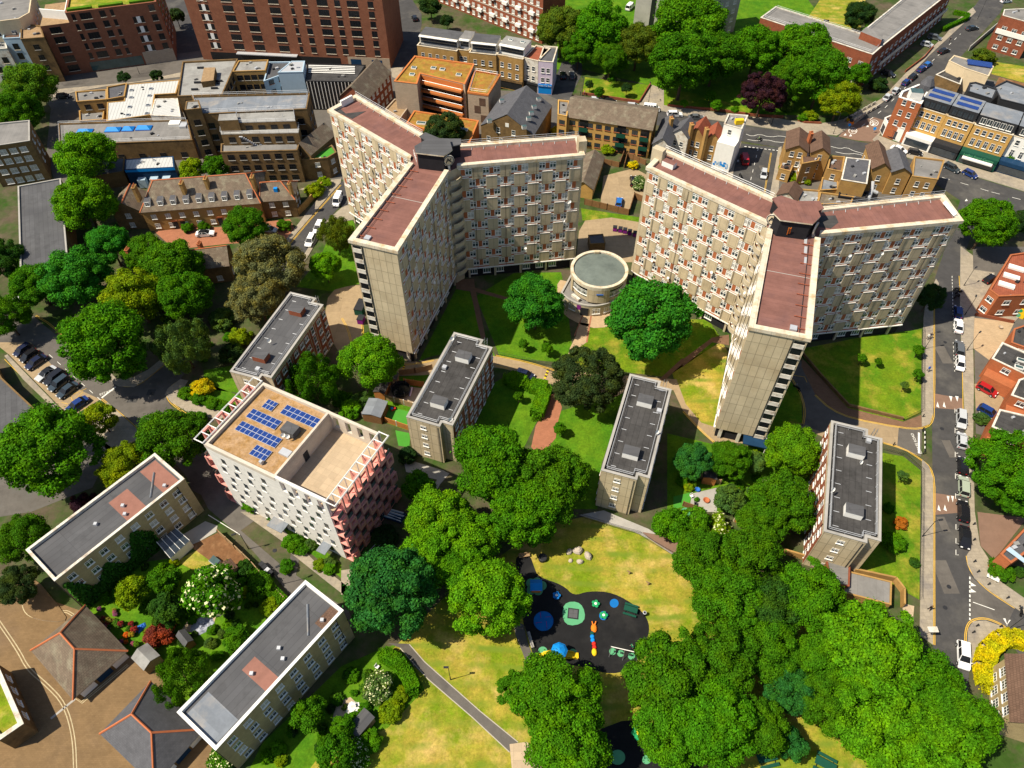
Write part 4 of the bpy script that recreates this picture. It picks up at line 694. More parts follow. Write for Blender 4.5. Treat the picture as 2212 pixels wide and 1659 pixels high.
# ================================================================ flat-roofed four storey blocks
def block(label, quad, h, wallm, endm, roofm, box_side, par=.55, cop='concrete_grey', rows=4, brick_sides=True, rails=True, notch=True, boxes=((.25, .5), (.78, .5)), win_cols=9, end_win=True, near_notch=-1):
    q = [P(x, h).xy for x in quad]; fl, fr, nr, nl = rect4(q)
    e = (nl-fl).normalized(); s = (fr-fl).normalized(); Wd = (fr-fl).length; L = (nl-fl).length
    if notch: poly = [fl, fl+s*Wd*.72, fl+s*Wd*.72+e*1.3, fr+e*1.3, nr-e*1.0, nr-e*1.0-s*Wd*.24, nr-s*Wd*.24, nl]
    else: poly = [fl, fr, nr, nl]
    root, poly = flat_building('apartment_block', label, 'block of flats', [tuple(p) for p in poly], h, endm, roofm, par, .4, cop, ang=eang(fl, nl))
    ws = walls(root, poly); sp = win_mb(1.25, 1.25, 'white', 'glass', 1, .3); zs = [1.5+k*(h-.9)/rows for k in range(rows)]
    for W in ws:
        if W.L > 12:
            if brick_sides:
                n = win_cols; pw = W.L/n
                for i in range(n):
                    b = MB(); W.slab(b, pw*i+.22, pw*(i+1)-.02, .4, h-1.15, .06)
                    b.build('brick_panel', ['brick_red'], root)
                    for z in zs:
                        if i % 4 == 2: W.win(win_mb(1.0, 1.9, 'white', 'glass', 0, .45), pw*(i+.55), z, out=.065)
                        else: W.win(sp, pw*(i+.55)+random.choice((-.2, .2)), z, out=.065)
            else:
                for z in zs:
                    for i in range(win_cols): W.win(sp if random.random() < .7 else win_mb(1.25, 1.25, 'white', 'curtain', 1, .3), .8+(W.L-1.6)*(i+.5)/win_cols+random.uniform(-.15, .15), z)
        elif end_win and W.L > 4 and W.n.y < 0:
            for z in zs: W.win(win_mb(1.1, 1.0, 'white', 'glass', 1, .35), W.L*.48, z+.2)
        if W.L > 12 or (W.n.y < -.5 and W.L > 4):
            d = MB(); d.bar(W.at(W.L*.93, 0, .1), W.at(W.L*.93, h-.5, .1), .06); d.build('downpipe', ['dark_metal'], root)
    for u, v in boxes:
        c = fl+e*L*u+s*Wd*v; b = MB(); b.box(c, 2.7, 1.9, h-par, h+.7, eang(fl, fr), 0, 1); bx = b.build('roof_box', [box_side, 'roof_grey'], root)
        b = MB(); b.box(c, 2.76, 1.96, h+.701, h+.76, eang(fl, fr), 0, 1); b.build('lid', ['galv', 'roof_grey'], bx)
    if rails:
        railing(root, inset(poly, .75), h-par, 1.05, r=.045)
        for k in range(8):
            for sd in (.1, .9): p = fl+e*L*(.08+k*.12)+s*Wd*(sd+(.06 if sd < .5 else -.06)); b = MB(); b.bar((*p, h-par+.06), (*(p+s*(.9 if sd < .5 else -.9)), h-par+.06), .06); b.build('rail_weight', ['galv'], root)
        b = MB(); p = fl+s*Wd*.8+e*.8
        for k in range(2):
            for dz in (.2, .9, 1.6): b.bar((*(p+s*.5*k), h-.3+dz), (*(p+s*.5*k+e*.6), h-.3+dz), .04)
            b.bar((*(p+s*.5*k), h-1.5), (*(p+s*.5*k), h+1.6), .05)
        b.build('ladder_hoop', ['metal'], root)
    return root, fl, e, s, L, Wd
def rect4(q):
    c = sum((x for x in q), Vector((0, 0)))/4; e = ((q[3]-q[0])+(q[2]-q[1])).normalized(); L = ((q[3]-q[0]).length+(q[2]-q[1]).length)/2; Wd = ((q[1]-q[0]).length+(q[2]-q[3]).length)/2
    s = Vector((-e.y, e.x)); s = s if s.dot(q[1]-q[0]) > 0 else -s
    return c-e*L/2-s*Wd/2, c-e*L/2+s*Wd/2, c+e*L/2+s*Wd/2, c+e*L/2-s*Wd/2
A_ = block('dark-roofed four storey flats with two brick-sided roof boxes, beside the grey-brown tree', T('01', 1880, 235, 2115, 285, 1740, 815, 1490, 745), 11.5, '', 'end_panel', 'roof_grey', 'brick_red', boxes=((.2, .5), (.78, .45)))
B_ = block('dark-roofed four storey flats with a wet stain on the roof, below the left tower', T('11', 725, 490, 1000, 565, 700, 1120, 428, 1045), 11.5, '', 'end_panel', 'roof_dark', 'white')
C_ = block('dark-roofed four storey flats with white roof boxes, right of the dark round tree', T('11', 1870, 765, 2148, 828, 1990, 1465, 1683, 1390), 11.5, '', 'end_panel', 'roof_dark', 'white')
D_ = block('dark-roofed four storey flats beside the road at the right, lit red brick side', T('21', 965, 1070, 1292, 1140)+T('22', 1285, 220, 915, 125), 11.5, '', 'end_panel', 'roof_dark', 'white')
for Bk, u, v, dz in ((A_, .62, .42, 1.2), (B_, .13, .1, 1.8), (B_, .92, .92, .9), (C_, .55, .93, 1.3), (D_, .68, .08, 1.8), (D_, .33, .62, .5)):
    r, fl, e, s, L, Wd = Bk; p = fl+e*L*u+s*Wd*v; dish(r, (*p, 11.0+dz), R_(30), .42)
for Bk, u, v in ((A_, .9, .55), (B_, .4, .2), (C_, .3, .85), (D_, .1, .75)):
    r, fl, e, s, L, Wd = Bk; p = fl+e*L*u+s*Wd*v; b = MB(); b.box(p, .8, .8, 10.95, 11.5, eang(fl, fl+e)); b.build('roof_vent', ['galv'], r)
r, fl, e, s, L, Wd = B_; p = fl+e*L*.3+s*Wd*.75; b = MB(); b.face([(*(p+e*x*1.6+s*y*1.3), 10.962) for x, y in ((-.8, -.7), (-.2, -1.1), (.5, -.8), (.6, .2), (.9, .8), (.1, .7), (-.6, 1.0), (-.9, .2))][::-1]); b.build('puddle', ['wet'], r) if 'wet' in MATS else (mat('wet', (.035, .033, .03), .15, .2, 1), b.build('puddle', ['wet'], r))
h_ = 2.6; small_block('entrance_porch', 'grey flat-roofed porch at the near end of the roadside flats', 'porch', T('22', 930, 305, 1085, 335, 1080, 480, 965, 470), 3.0, 'brick_red', 'roof_felt')
small_block('garage_roof_terrace', 'low walled grey flat roof below the roadside flats', 'garage', T('22', 1085, 385, 1355, 450, 1350, 600, 1040, 520), 2.2, 'brick_yellow', 'roof_felt')
# buff brick pair at lower left
def buff(label, quad, h=10.5, patches=()):
    r, fl, e, s, L, Wd = block(label, quad, h, '', 'brick_buff', 'roof_grey', 'white', par=.6, cop='white_old' if len(patches) < 3 else 'white', brick_sides=False, rails=False, notch=False, boxes=(), end_win=False, win_cols=8)
    for u0, u1, v0, v1, m in patches:
        b = MB(eang(fl, fl+e)); b.face([(*(fl+e*L*u+s*Wd*v), h-.595+.004*len(m)*.1) for u, v in ((u0, v0), (u0, v1), (u1, v1), (u1, v0))])
        f = b.f[0]; a, c, d = [Vector(b.v[k]) for k in f[:3]]
        if (c-a).cross(d-c).z < 0: b.f[0] = f[::-1]
        b.build('roof_patch', [m], r)
    for k, (u, v) in enumerate(((.12, .8), (.4, .55), (.43, .75), (.6, .5))): p = fl+e*L*u+s*Wd*v; b = MB(); b.box(p, .5, .5, h-.6, h-.1, 0); b.build('roof_vent', ['galv'], r)
    p0, p1 = fl+e*L*.1+s*Wd*.35, fl+e*L*.24+s*Wd*.8; b = MB(); b.bar((*p0, h-.5), (*p1, h-.5), .16); b.build('roof_rib', ['roof_bluegrey'], r)
    return r, fl, e, s, L, Wd
E_ = buff('buff brick flats with bright white parapet beside the path at lower left', T('02', 1990, 445)+T('12', 0, 635)+T('02', 1400, 1555, 1145, 1285), patches=((.02, .16, .72, .94, 'tile_brown'), (.52, .62, .3, .97, 'roof_pinkish'), (.82, .985, .12, .9, 'roof_bluegrey'))) if 'roof_pinkish' in MATS else (mat('roof_pinkish', (.26, .125, .095), .9, .18, .5), buff('buff brick flats with bright white parapet beside the path at lower left', T('02', 1990, 445)+T('12', 0, 635)+T('02', 1400, 1555, 1145, 1285), patches=((.02, .16, .72, .94, 'tile_brown'), (.52, .62, .3, .97, 'roof_pinkish'), (.82, .985, .12, .9, 'roof_bluegrey'))))[1]
Fb = buff('buff brick flats with ivy, pink roof patches and weathered parapet at far left', T('01', 1000, 1280, 1195, 1440)+T('02', 355, 445, 165, 245), patches=((.03, .16, .1, .95, 'roof_pinkish'), (.3, .45, .25, .97, 'roof_pinkish')))
# ivy on the garden wall of the far-left flats
def ivy(root, p0, s, L, h):
    V = []; 
    for k in range(5200):
        x = rng.random()*L; z = rng.random()*h*(.62+.22*math.sin(x*1.1+1)+.16*math.sin(x*.4+2)); 
        V.append((x, z))
    v, f = [], []
    for x, z in V:
        c = Vector((p0.x, p0.y, 0))+Vector((s.x, s.y, 0))*x+Vector((0, 0, z))+Vector((s.y, -s.x, 0))*rng.random()*.5; u = Vector(rng.normal(size=3)).normalized(); w_ = u.orthogonal().normalized(); k = len(v)
        v += [tuple(c+u*.22), tuple(c+w_*.2), tuple(c-u*.22), tuple(c-w_*.2)]; f.append((k, k+1, k+2, k+3))
    me = bpy.data.meshes.new('ivy'); me.from_pydata(v, [], f); me.materials.append(M('ivy')); return tag(obj('ivy', me, root), kind='stuff')
r, fl, e, s, L, Wd = Fb; nl_ = fl+e*L+s*Wd; ivy(r, Vector((*(nl_-e*.2), 0)), -e, L*.62, 9)
# ================================================================ white and pink lattice block
def lattice_block():
    h = 18.6; tl, nc, bl, br = [P(q, h).xy for q in ((456.4, 942), (680.1, 1100.8), (555.4, 841.7), (834.7, 919))]
    q = rect4([bl, tl, nc, br]); bl, tl, nc, br = q; a = (tl-bl).normalized(); d = (nc-tl).normalized(); Wd = (tl-bl).length; L = (nc-tl).length
    root = thing('apartment_block', 'six storey white and pink lattice-fronted block with solar panels on its roof', 'block of flats', ((bl+nc)/2).to_3d())
    X = lambda u, v, z=0: Vector((*(bl+d*u+a*v), z)); m = L*.595; ang = eang(bl, br); hp = h-.7; ht = h-4.2
    b = MB(ang); b.prism(ccw([tuple(X(u, v).xy) for u, v in ((0, 0), (L, 0), (L, Wd), (0, Wd))]), 0, ht, 0, top=False)
    for (u0, v0), (u1, v1) in (((0, 0), (m, 0)), ((0, Wd), (0, 0)), ((m, Wd), (0, Wd))): b.face([X(u1, v1, ht), X(u0, v0, ht), X(u0, v0, h), X(u1, v1, h)])
    b.build('wall', ['brick_white'], root)
    b = MB(ang); b.face([X(.35, .35, hp), X(m-.3, .35, hp), X(m-.3, Wd-.35, hp), X(.35, Wd-.35, hp)][::-1]); b.build('roof', ['sedum_dry'], root)
    b = MB(ang); po = [X(-.05, -.05).xy, X(m, -.05).xy, X(m, Wd+.05).xy, X(-.05, Wd+.05).xy]; pi = [X(.5, .5).xy, X(m-.4, .5).xy, X(m-.4, Wd-.5).xy, X(.5, Wd-.5).xy]; b.ring(po, pi, hp-.2, h+.001); b.build('parapet', ['brick_pale'], root)
    b = MB(ang); b.face([X(m, 0, ht), X(m, Wd, ht), X(m, Wd, hp), X(m, 0, hp)]); b.build('terrace_wall', ['brick_pale'], root)
    dr = MB(); dr.box(X(m+.06, Wd*.52).xy, .1, 1.1, ht, ht+2.1, ang); dr.build('door', ['dark_metal'], root)
    b = MB(ang); b.face([X(m, .02, ht), X(m, Wd-.02, ht), X(L-.02, Wd-.02, ht), X(L-.02, .02, ht)]); b.build('terrace', ['slab_paving'], root)
    for v0, v1, nm in ((0, .5, 1), (Wd-.5, Wd, 0)):     # side walls of the terrace, one with openings
        b = MB(ang)
        def bx(u0, u1, z0, z1): b.prism(ccw([tuple(X(u, v).xy) for u, v in ((u0, v0), (u1, v0), (u1, v1), (u0, v1))]), z0, z1, 0, bot=True)
        st = (L-m)/4; bx(m, L, ht, ht+.9); bx(m, L, h-.55, h)
        for k in range(5): c = m+st*k; bx(max(m, c-st*.28), min(L, c+st*.28), ht+.901, h-.551)
        b.build('terrace_side_wall', ['brick_pale' if nm else 'brick_white'], root)
    def uv(q): x = P(c1(*q), hp).xy-bl; return x.dot(d), x.dot(a)
    for corners, n in ((((560, 190), (640, 220), (590, 290), (510, 255)), 3), (((445, 265), (670, 370), (610, 435), (380, 330)), 6), (((355, 360), (670, 510), (610, 585), (300, 430)), 9), (((470, 550), (592, 610), (528, 690), (412, 625)), 4), (((715, 235), (985, 355), (925, 425), (652, 300)), 7)):
        us = [uv(q) for q in corners]; u0 = sum(x[0] for x in us[::3])/2; u1 = (us[1][0]+us[2][0])/2; v0 = (us[0][1]+us[1][1])/2; v1 = (us[2][1]+us[3][1])/2
        fr = MB(ang); fr.prism(ccw([tuple(X(u, v).xy) for u, v in ((u0, v0), (u1, v0), (u1, v1), (u0, v1))]), hp+.10, hp+.22, 0, bot=True); s_ = fr.build('solar_array', ['galv'], root)
        for i in range(n):
            b = MB(ang); 
            for j in range(2):
                A, B_, C0, C1 = u0+(u1-u0)*i/n+.04, u0+(u1-u0)*(i+1)/n-.04, v0+(v1-v0)*j/2+.05, v0+(v1-v0)*(j+1)/2-.05
                f = [X(A, C0, hp+.226), X(B_, C0, hp+.226), X(B_, C1, hp+.226), X(A, C1, hp+.226)]
                b.face(f if (f[1]-f[0]).cross(f[2]-f[1]).z > 0 else f[::-1])
            b.build('solar_panel', ['solar'], s_)
    for q, sx, sy, hh, m_ in (((745, 450), 2.6, 1.9, 1.3, 'roof_grey'), ((700, 620), 1.9, 1.2, .5, 'galv'), ((508, 700), .5, .5, .8, 'galv')):
        u, v = uv(q); b = MB(); b.box(X(u, v).xy, sx, sy, hp, hp+hh, ang); b.build('roof_vent', [m_], root)
    for q in ((690, 510), (725, 520)): u, v = uv(q); dish(root, X(u, v, hp+1.3), R_(20), .4)
    # windows on the white wall (slanted reveals) : staggered
    W = Wall(root, X(0, Wd), X(L, Wd)); W = W if W.n.dot(a.to_3d()) > 0 else Wall(root, X(L, Wd), X(0, Wd))
    fl_ = W.n.dot(a.to_3d()) > 0; sp = win_mb(.85, 1.55, 'dark_metal', 'glass', 0, 0, True, .05, .02, sillm='white')
    for r_ in range(6):
        for c_ in range(9):
            dd = (2.0+c_*2.75+(.9 if r_ % 2 else 0)); z = 1.6+r_*2.75
            if z > h-2 or dd > W.L-1.2: continue
            if c_ in (4,) and r_ > 3: continue
            W.win(sp, dd, z)
            b = MB(); W.slab(b, dd+.45, dd+.55, z-.8, z+.8, .22); 
    # pink lattice on both short ends
    for side in (0, 1):
        n = Vector((*d, 0)) if side else -Vector((*d, 0)); base = L if side else 0.0; dp = 1.5; sg = 1 if side else -1
        gl = MB(); gl.face([X(base+sg*.02, .3, .3), X(base+sg*.02, Wd-.3, .3), X(base+sg*.02, Wd-.3, ht-.2), X(base+sg*.02, .3, ht-.2)]); gl.build('glazing', ['glass_black'], root)
        ncol = 9; cw = Wd/ncol
        for r_ in range(6):
            z = r_*2.75+.3
            fl2 = MB(); fl2.prism(ccw([tuple(X(base+sg*x, v).xy) for x, v in ((.03, 0), (dp, 0), (dp, Wd), (.03, Wd))]), z-.2, z, 0, bot=True); fl2.build('balcony_deck', ['pink'], root)
            for c_ in range(ncol):
                if (r_+c_) % 2: continue
                v0, v1 = c_*cw, (c_+1)*cw; zb, zt = z+.001, z+2.55 if r_ < 5 else h+.3
                bay = MB(ang)
                def bx(x0, x1, va, vb, z0, z1, mm=0): bay.prism(ccw([tuple(X(base+sg*x, v).xy) for x, v in ((x0, va), (x1, va), (x1, vb), (x0, vb))]), z0, z1, mm, bot=True)
                bx(dp, dp+.4, v0, v0+.3, zb, zt); bx(dp, dp+.4, v1-.3, v1, zb, zt); bx(dp, dp+.4, v0+.301, v1-.301, zb, zb+1.05); bx(dp, dp+.4, v0+.301, v1-.301, zt-.35, zt)
                bx(.04, dp-.001, v0, v0+.2, zb, zt-.4)
                bay.build('balcony_bay', ['pink_tile'], root)
            rl = MB()
            for c_ in range(ncol):
                if (r_+c_) % 2 == 0: continue
                v0, v1 = c_*cw+.05, (c_+1)*cw-.05; rl.prism(ccw([tuple(X(base+sg*x, v).xy) for x, v in ((dp-.1, v0), (dp-.04, v0), (dp-.04, v1), (dp-.1, v1))]), z+.01, z+1.0, 0, bot=True)
            rl.build('balcony_glass', ['glass_teal'], root)
        pg = MB(); zt = h+.25
        for x in (.0, dp+.3): pg.bar(X(base+sg*(x+.1), -.1, zt), X(base+sg*(x+.1), Wd+.1, zt), .13)
        for k in range(ncol+1): pg.bar(X(base+sg*.1, k*cw, zt), X(base+sg*(dp+.4), k*cw, zt), .10); 
        for k in range(ncol): pg.bar(X(base+sg*.1, k*cw, ht+.3), X(base+sg*.1, k*cw, zt), .09)
        pg.build('roof_pergola', ['white'], root)
    for c_ in (.45, .86):  # porches on the white wall
        p = W.at(W.L*c_, 0, 1.0); b = MB(); b.box(p.xy, 3.2 if c_ < .6 else 1.8, 2.0, 2.6, 2.75, W.ang); pr = b.build('porch_canopy', ['roof_bluegrey'], root)
        b = MB(); q = W.at(W.L*c_, 0, 0.05); b.box(q.xy, 1.6, .1, .05, 2.4, W.ang); b.build('door', ['dark_metal'], root)
    return root
def c1(u, v): return (427.9+u*.27122, 811.9+v*.27122)
lattice_block()
# ================================================================ hipped garages, sheds and the corner building at lower left
def hipped(name, label, cat, corners, h0, h1, wall, roof, ridge, hip=None, hipx=(1, 1)):
    q = [P(x, h0).xy for x in corners]; q = rect4([q[0], q[1], q[2], q[3]]); root = thing(name, label, cat, (sum((x for x in q), Vector((0, 0)))/4).to_3d())
    q = ccw([tuple(x) for x in q]); lw = (Vector(q[1])-Vector(q[0])).length; ls = (Vector(q[2])-Vector(q[1])).length; hp = min(lw, ls)/2*.85 if hip is None else hip
    gable(root, q, h0, h1, wall, roof, .45, hp*hipx[0], hp*hipx[1], ridge=ridge); return root, q
g1, q1 = hipped('garage_block', 'hipped slate-roofed garages with orange ridges in sunlight on the tan yard', 'garage', T('02', 535, 628, 803, 893, 475, 1185, 218, 890), 2.6, 6.2, 'brick_brown', 'slate_brown', 'ridge')
g2, q2 = hipped('garage_block', 'hipped slate-roofed garages with orange ridges beside the white-edged flats', 'garage', T('02', 985, 1110, 1275, 1420, 985, 1760, 680, 1410), 2.6, 6.2, 'brick_brown', 'slate', 'ridge')  # greyer slate than its twin: the shade on this roof put into colour
for g_, q_ in ((g1, q1), (g2, q2)):
    W = facing(walls(g_, q_), (.6, -.8))
    for k in range(3): b = MB(); W.slab(b, .6+k*W.L/3.1, .6+k*W.L/3.1+2.3, .1, 2.1, .05); b.build('garage_door', ['white' if k != 1 else 'navy'], g_)
def shed(label, corners, h0, h1, wall, roof, cat='shed', name='garden_shed'):
    q = [P(x, h0).xy for x in corners]; q = ccw([tuple(x) for x in rect4(q)]); r = thing(name, label, cat, cen(q)); gable(r, q, h0, h1, wall, roof, .12); return r
shed('pale grey garden shed beside the dark red bush', T('02', 850, 945, 960, 855, 1028, 935, 935, 1018), 2.2, 2.9, 'timber', 'roof_pale'); shed('small dark shed between the red bush and the pond', T('02', 1150, 800, 1190, 765, 1255, 830, 1190, 870), 1.9, 2.5, 'wood', 'roof_grey')
shed('brown timber shed in the bare earth garden', T('02', 1420, 340, 1500, 320, 1540, 365, 1470, 400), 2.0, 2.5, 'timber', 'tile_brown')
shed('grey-roofed timber garden house beside the artificial lawn', T('11', 180, 925, 298, 945, 250, 1050, 138, 1018), 2.3, 2.7, 'wood', 'roof_bluegrey'); shed('dark green shed with orange side beside the trampoline', T('11', 255, 810, 310, 800, 285, 890, 200, 880), 2.1, 2.5, 'wood_orange', 'roof_dark'); shed('small grey shed by the curved timber fence', T('11', 320, 760, 370, 760, 355, 800, 310, 795), 2.0, 2.3, 'timber', 'roof_grey')
shed('weathered dark shed in the garden at bottom centre', T('12', 40, 1400, 150, 1275, 215, 1340, 100, 1450), 2.0, 2.3, 'timber', 'roof_grey'); shed('black-roofed shed behind the teal garden tree', T('21', 150, 1310, 220, 1330, 225, 1450, 130, 1430), 2.2, 2.5, 'wood_orange', 'roof_dark')
b = P(T('02', 1130, 190)[0], 2.4); r = thing('conservatory', 'white framed lean-to glass conservatory on the ivy-clad flats', 'conservatory', b)
q = [P(x, 2.8).xy for x in T('02', 1020, 200, 1140, 110)]+[P(x, 2.2).xy for x in T('02', 1230, 185, 1105, 300)]; m = MB(); m.prism(ccw([tuple(x) for x in q]), 0, 2.2, 0); m.build('wall', ['white'], r); m = MB(); f = [(*q[0], 3.1), (*q[1], 3.1), (*q[2], 2.25), (*q[3], 2.25)]; m.face(f[::-1]); m.build('glass_roof', ['glass'], r)
m = MB()
for k in range(5): m.bar(Vector(f[0]).lerp(Vector(f[1]), k/4)+Vector((0, 0, .05)), Vector(f[3]).lerp(Vector(f[2]), k/4)+Vector((0, 0, .05)), .05)
m.build('glazing_bars', ['white'], r)
cb, pc_ = flat_building('corner_building', 'low brick building with grassy roof and white edge at bottom left corner', 'building', [P(q, 4.5).xy for q in T('02', -20, 980, 150, 1370, -10, 1480, -160, 1300, -160, 1000)], 4.5, 'brick_brown', 'grass_dry', .4, .6, 'white_old')
W = facing(walls(cb, pc_), (1, .2)); W.grid(win_mb(1.2, 1.2, 'white', 'curtain', 1), 4, [2.6], 1)
flat_building('garage_block', 'long low grey flat roof at the left edge below the car park', 'garage', [P(q, 3.4).xy for q in T('01', -60, 660, 10, 790, 245, 1010, 100, 1110, 20, 1250, -60, 1290)], 3.4, 'brick_brown', 'roof_grey', .2, .25)
flat_building('garage_block', 'long dark flat-roofed building with pink roof band, beside the trees at left', 'building', [P(q, 7).xy for q in T('00', 115, 1205, 392, 1155, 440, 1700, 130, 1740)], 7, 'brick_brown', 'roof_grey', .35, .3, 'concrete_grey')
fl3, pf3 = flat_building('apartment_block', 'dark brick flats with white windows at the left edge', 'block of flats', [P(q, 11.7).xy for q in T('00', -140, 810, 190, 778, 192, 910, -140, 960)], 11.7, 'brick_brown', 'roof_felt', .4, .3, 'concrete_grey')
W = facing(walls(fl3, pf3), (0, -1)); W.grid(win_mb(1.7, 1.5, 'white', 'curtain', 1, .3), 4, [1.4, 4.2, 7.0, 9.6], 1.2); W = facing(walls(fl3, pf3), (1, 0)); W.grid(win_mb(1.2, 1.2, 'white', 'glass', 1), 2, [4.2, 7, 9.6], 1.5) if W.L > 4 else None
# ================================================================ the streets behind: houses, shops, workshops
def pxy(pts, h): return [tuple(P(q, h).xy) for q in pts]
def autowin(root, poly, h, spec, step=3.0, fh=2.9, z0=1.6, m=.7, skipz=0, minL=2.2, dmin=.2, jit=0):
    for W in walls(root, poly):
        mid = (W.a+W.b)/2; v = (Vector((0, 0, HC))-mid); v.z = 0
        if W.L < minL or W.n.dot(v.normalized()) < dmin: continue
        n = max(1, int((W.L-2*m+.6)/step)); z = z0+skipz*fh
        while z < h-.9:
            for i in range(n): W.win(spec() if callable(spec) else spec, m+(W.L-2*m)*(i+.5)/n+random.uniform(-jit, jit), z)
            z += fh
WT = win_mb(1.05, 1.45, 'white', 'glass', 0, .5); WW = win_mb(1.5, 1.25, 'white', 'glass', 1, .3); WB = win_mb(1.7, 1.6, 'dark_metal', 'glass_black', 2, .4, True, .06, .05, 'concrete_grey'); WA = win_mb(1.25, 1.3, 'white', 'curtain', 1, .35); WD = win_mb(1.6, 1.3, 'dark_metal', 'glass', 1, 0, True, .06, .05, 'brick_orange')
def fb(label, pts, h, wall, roof, spec=None, cat='building', name='building', z0=0.0, cop=None, par=.4, step=3.0, fh=2.9, skipz=0, group=None, **kw):
    r, p = flat_building(name, label, cat, pxy(pts, h), h, wall, roof, par, .3, cop, z0, group)
    if spec: autowin(r, p, h-z0 if z0 else h, spec, step, fh, 1.6+z0, skipz=skipz, **kw)
    if not roof.startswith('grass'):
        for _ in range(4):
            i = random.randrange(1, len(p)-1); u, v = random.uniform(.25, .5), random.uniform(.2, .42); q = Vector(p[0])*(1-u-v)+Vector(p[i])*u+Vector(p[i+1])*v; s = random.uniform(.18, .5); b = MB(); b.box(q, s*2, s*1.4, h-par-.02, h-par+s, random.random()); b.build('roof_vent', [random.choice(('galv', 'dark_metal', 'roof_pale'))], r)
    return r, p
# --- the two big red brick blocks at the top left
WWD = win_mb(3.3, 1.9, 'dark_metal', 'glass_black', 3, 0, True, .06, .04, 'coping'); WMD = win_mb(1.7, 1.9, 'dark_metal', 'glass_black', 1, 0, True, .06, .04, 'coping'); WNR = win_mb(1.0, 1.9, 'dark_metal', 'glass_black', 0, 0, True, .06, .04, 'coping')
def facade(root, W, cols, zs, skip=()):
    for j, z in enumerate(zs):
        for i, (u, t) in enumerate(cols):
            if (i, j) in skip: continue
            d = u*W.L
            if t == 'p':
                b = MB(); W.slab(b, d-.55, d+.55, z-1.0, z+.95, .05); b.build('panel', ['white'], root); W.win(WNR, d-1.1, z); W.win(WNR, d+1.1, z)
            else:
                W.win({'w': WWD, 'm': WMD, 'n': WNR}[t], d, z)
a, b_ = P(T('00', 260, 170)[0], 15.6), P(T('00', 1010, 10)[0], 18.5); e = (b_-a); e.z = 0; L = e.length; e /= L; n = Vector((-e.y, e.x, 0)); mm = a+e*L*.24
r, p = flat_building('red_brick_block', 'red brick flats with planted roof edge and angled white corner at top left', 'block of flats', [q.xy for q in (mm, b_, b_+n*22, mm+n*22)], 18.5, 'brick_modern', 'grass_dry', .5, .5)
W = facing(walls(r, p), (0, -1)); facade(r, W, ((.07, 'n'), (.20, 'w'), (.385, 'm'), (.49, 'n'), (.745, 'p'), (.93, 'm')), [17-.1-2.95*k for k in range(5)], {(4, 0)})
k = MB(); W.slab(k, .5, W.L*.62, .3, 3.1, .05); k.build('shopfront', ['glass_teal'], r); k = MB(); W.slab(k, W.L*.64, W.L, 0, 4.0, .12); k.build('stone_base', ['stone_pale'], r)
W = facing(walls(r, p), (1, -.2)); W.grid(WMD, 4, [5+2.95*k for k in range(5)], 2)
q = MB(); q.prism([v.xy for v in (a, mm-e*.01, mm-e*.01+n*16, a+n*16)], 0, 15.6, 0, 1); q.build('lower_wing', ['brick_modern', 'timber'], r); W = Wall(r, a, mm); facade(r, W, ((.45, 'w'), ), [13.9-2.95*k for k in range(5)])
q = MB(); q.prism([v.xy for v in (mm-e*.3+n*1.5, mm-e*.02+n*1.5, mm-e*.02+n*15, mm-e*.3+n*15)], 15.61, 18.5, 0); q.prism([v.xy for v in (a+e*.3+n*6, mm-e*.31+n*2, mm-e*.31+n*2.5, a+e*.3+n*6.5)], 15.61, 18.2, 0); q.build('white_wall', ['white'], r); 
for k in range(3): hb = MB(); c = mm+e*(4+k*9)+n*(1.6); hb.box(c.xy, 7, 1.4, 18.0, 19.0, math.atan2(e.y, e.x)); hb.build('roof_planter', ['grass_lush'], r)
a, b_ = P(T('00', 1320, 385)[0]), P(T('10', 322, 445)[0]); e = (b_-a); L = e.length; e /= L; n = Vector((-e.y, e.x, 0))
r, p = flat_building('red_brick_block', 'large red brick flats with rows of dark balconies at the top, over the white canopy', 'block of flats', [q.xy for q in (a, b_, b_+n*20, a+n*20)], 25, 'brick_modern', 'roof_felt', .5, .5)
W = facing(walls(r, p), (0, -1)); facade(r, W, ((.09, 'p'), (.215, 'w'), (.325, 'w'), (.455, 'w'), (.545, 'n'), (.61, 'm'), (.70, 'w'), (.775, 'm'), (.85, 'w'), (.94, 'm')), [4.9+2.95*k for k in range(7)])
k = MB(); W.slab(k, W.L*.2, W.L*.52, 3.0, 3.25, 1.6); k.build('canopy', ['galv'], r); k = MB(); W.slab(k, W.L*.78, W.L-.1, 0, 3.3, .1); k.build('stone_base', ['stone_pale'], r)
for u in (.82, .93): k = MB(); W.slab(k, W.L*u-1.6, W.L*u+1.8, .4, 2.6, .13); k.build('shop_window', ['navy'], r)
k = MB(); W.slab(k, W.L*.05, W.L*.74, .3, 2.7, .06); k.build('shopfront', ['glass_black'], r)
fb('dark brown brick block with timber roof deck left of the red brick block', T('00', 135, 150, 262, 165, 285, 240, 132, 252), 14, 'brick_brown', 'timber', WB, fh=3.2); fb('pale blue and white flats with orange roof terrace at the top left', T('00', 25, 160, 138, 152, 132, 242, 18, 248), 13, 'pale_blue', 'tile_brown', WMD); fb('white flats cut by the left edge at the top', T('00', -120, 232, 30, 240, 45, 312, -120, 322), 11, 'white_old', 'roof_pale', WMD, step=2.6); fb('cream block with rooftop terrace in the top left corner', T('00', -120, -60, 210, -60, 190, 80, 120, 120, -120, 150), 17, 'cream', 'roof_felt', WW, step=4)
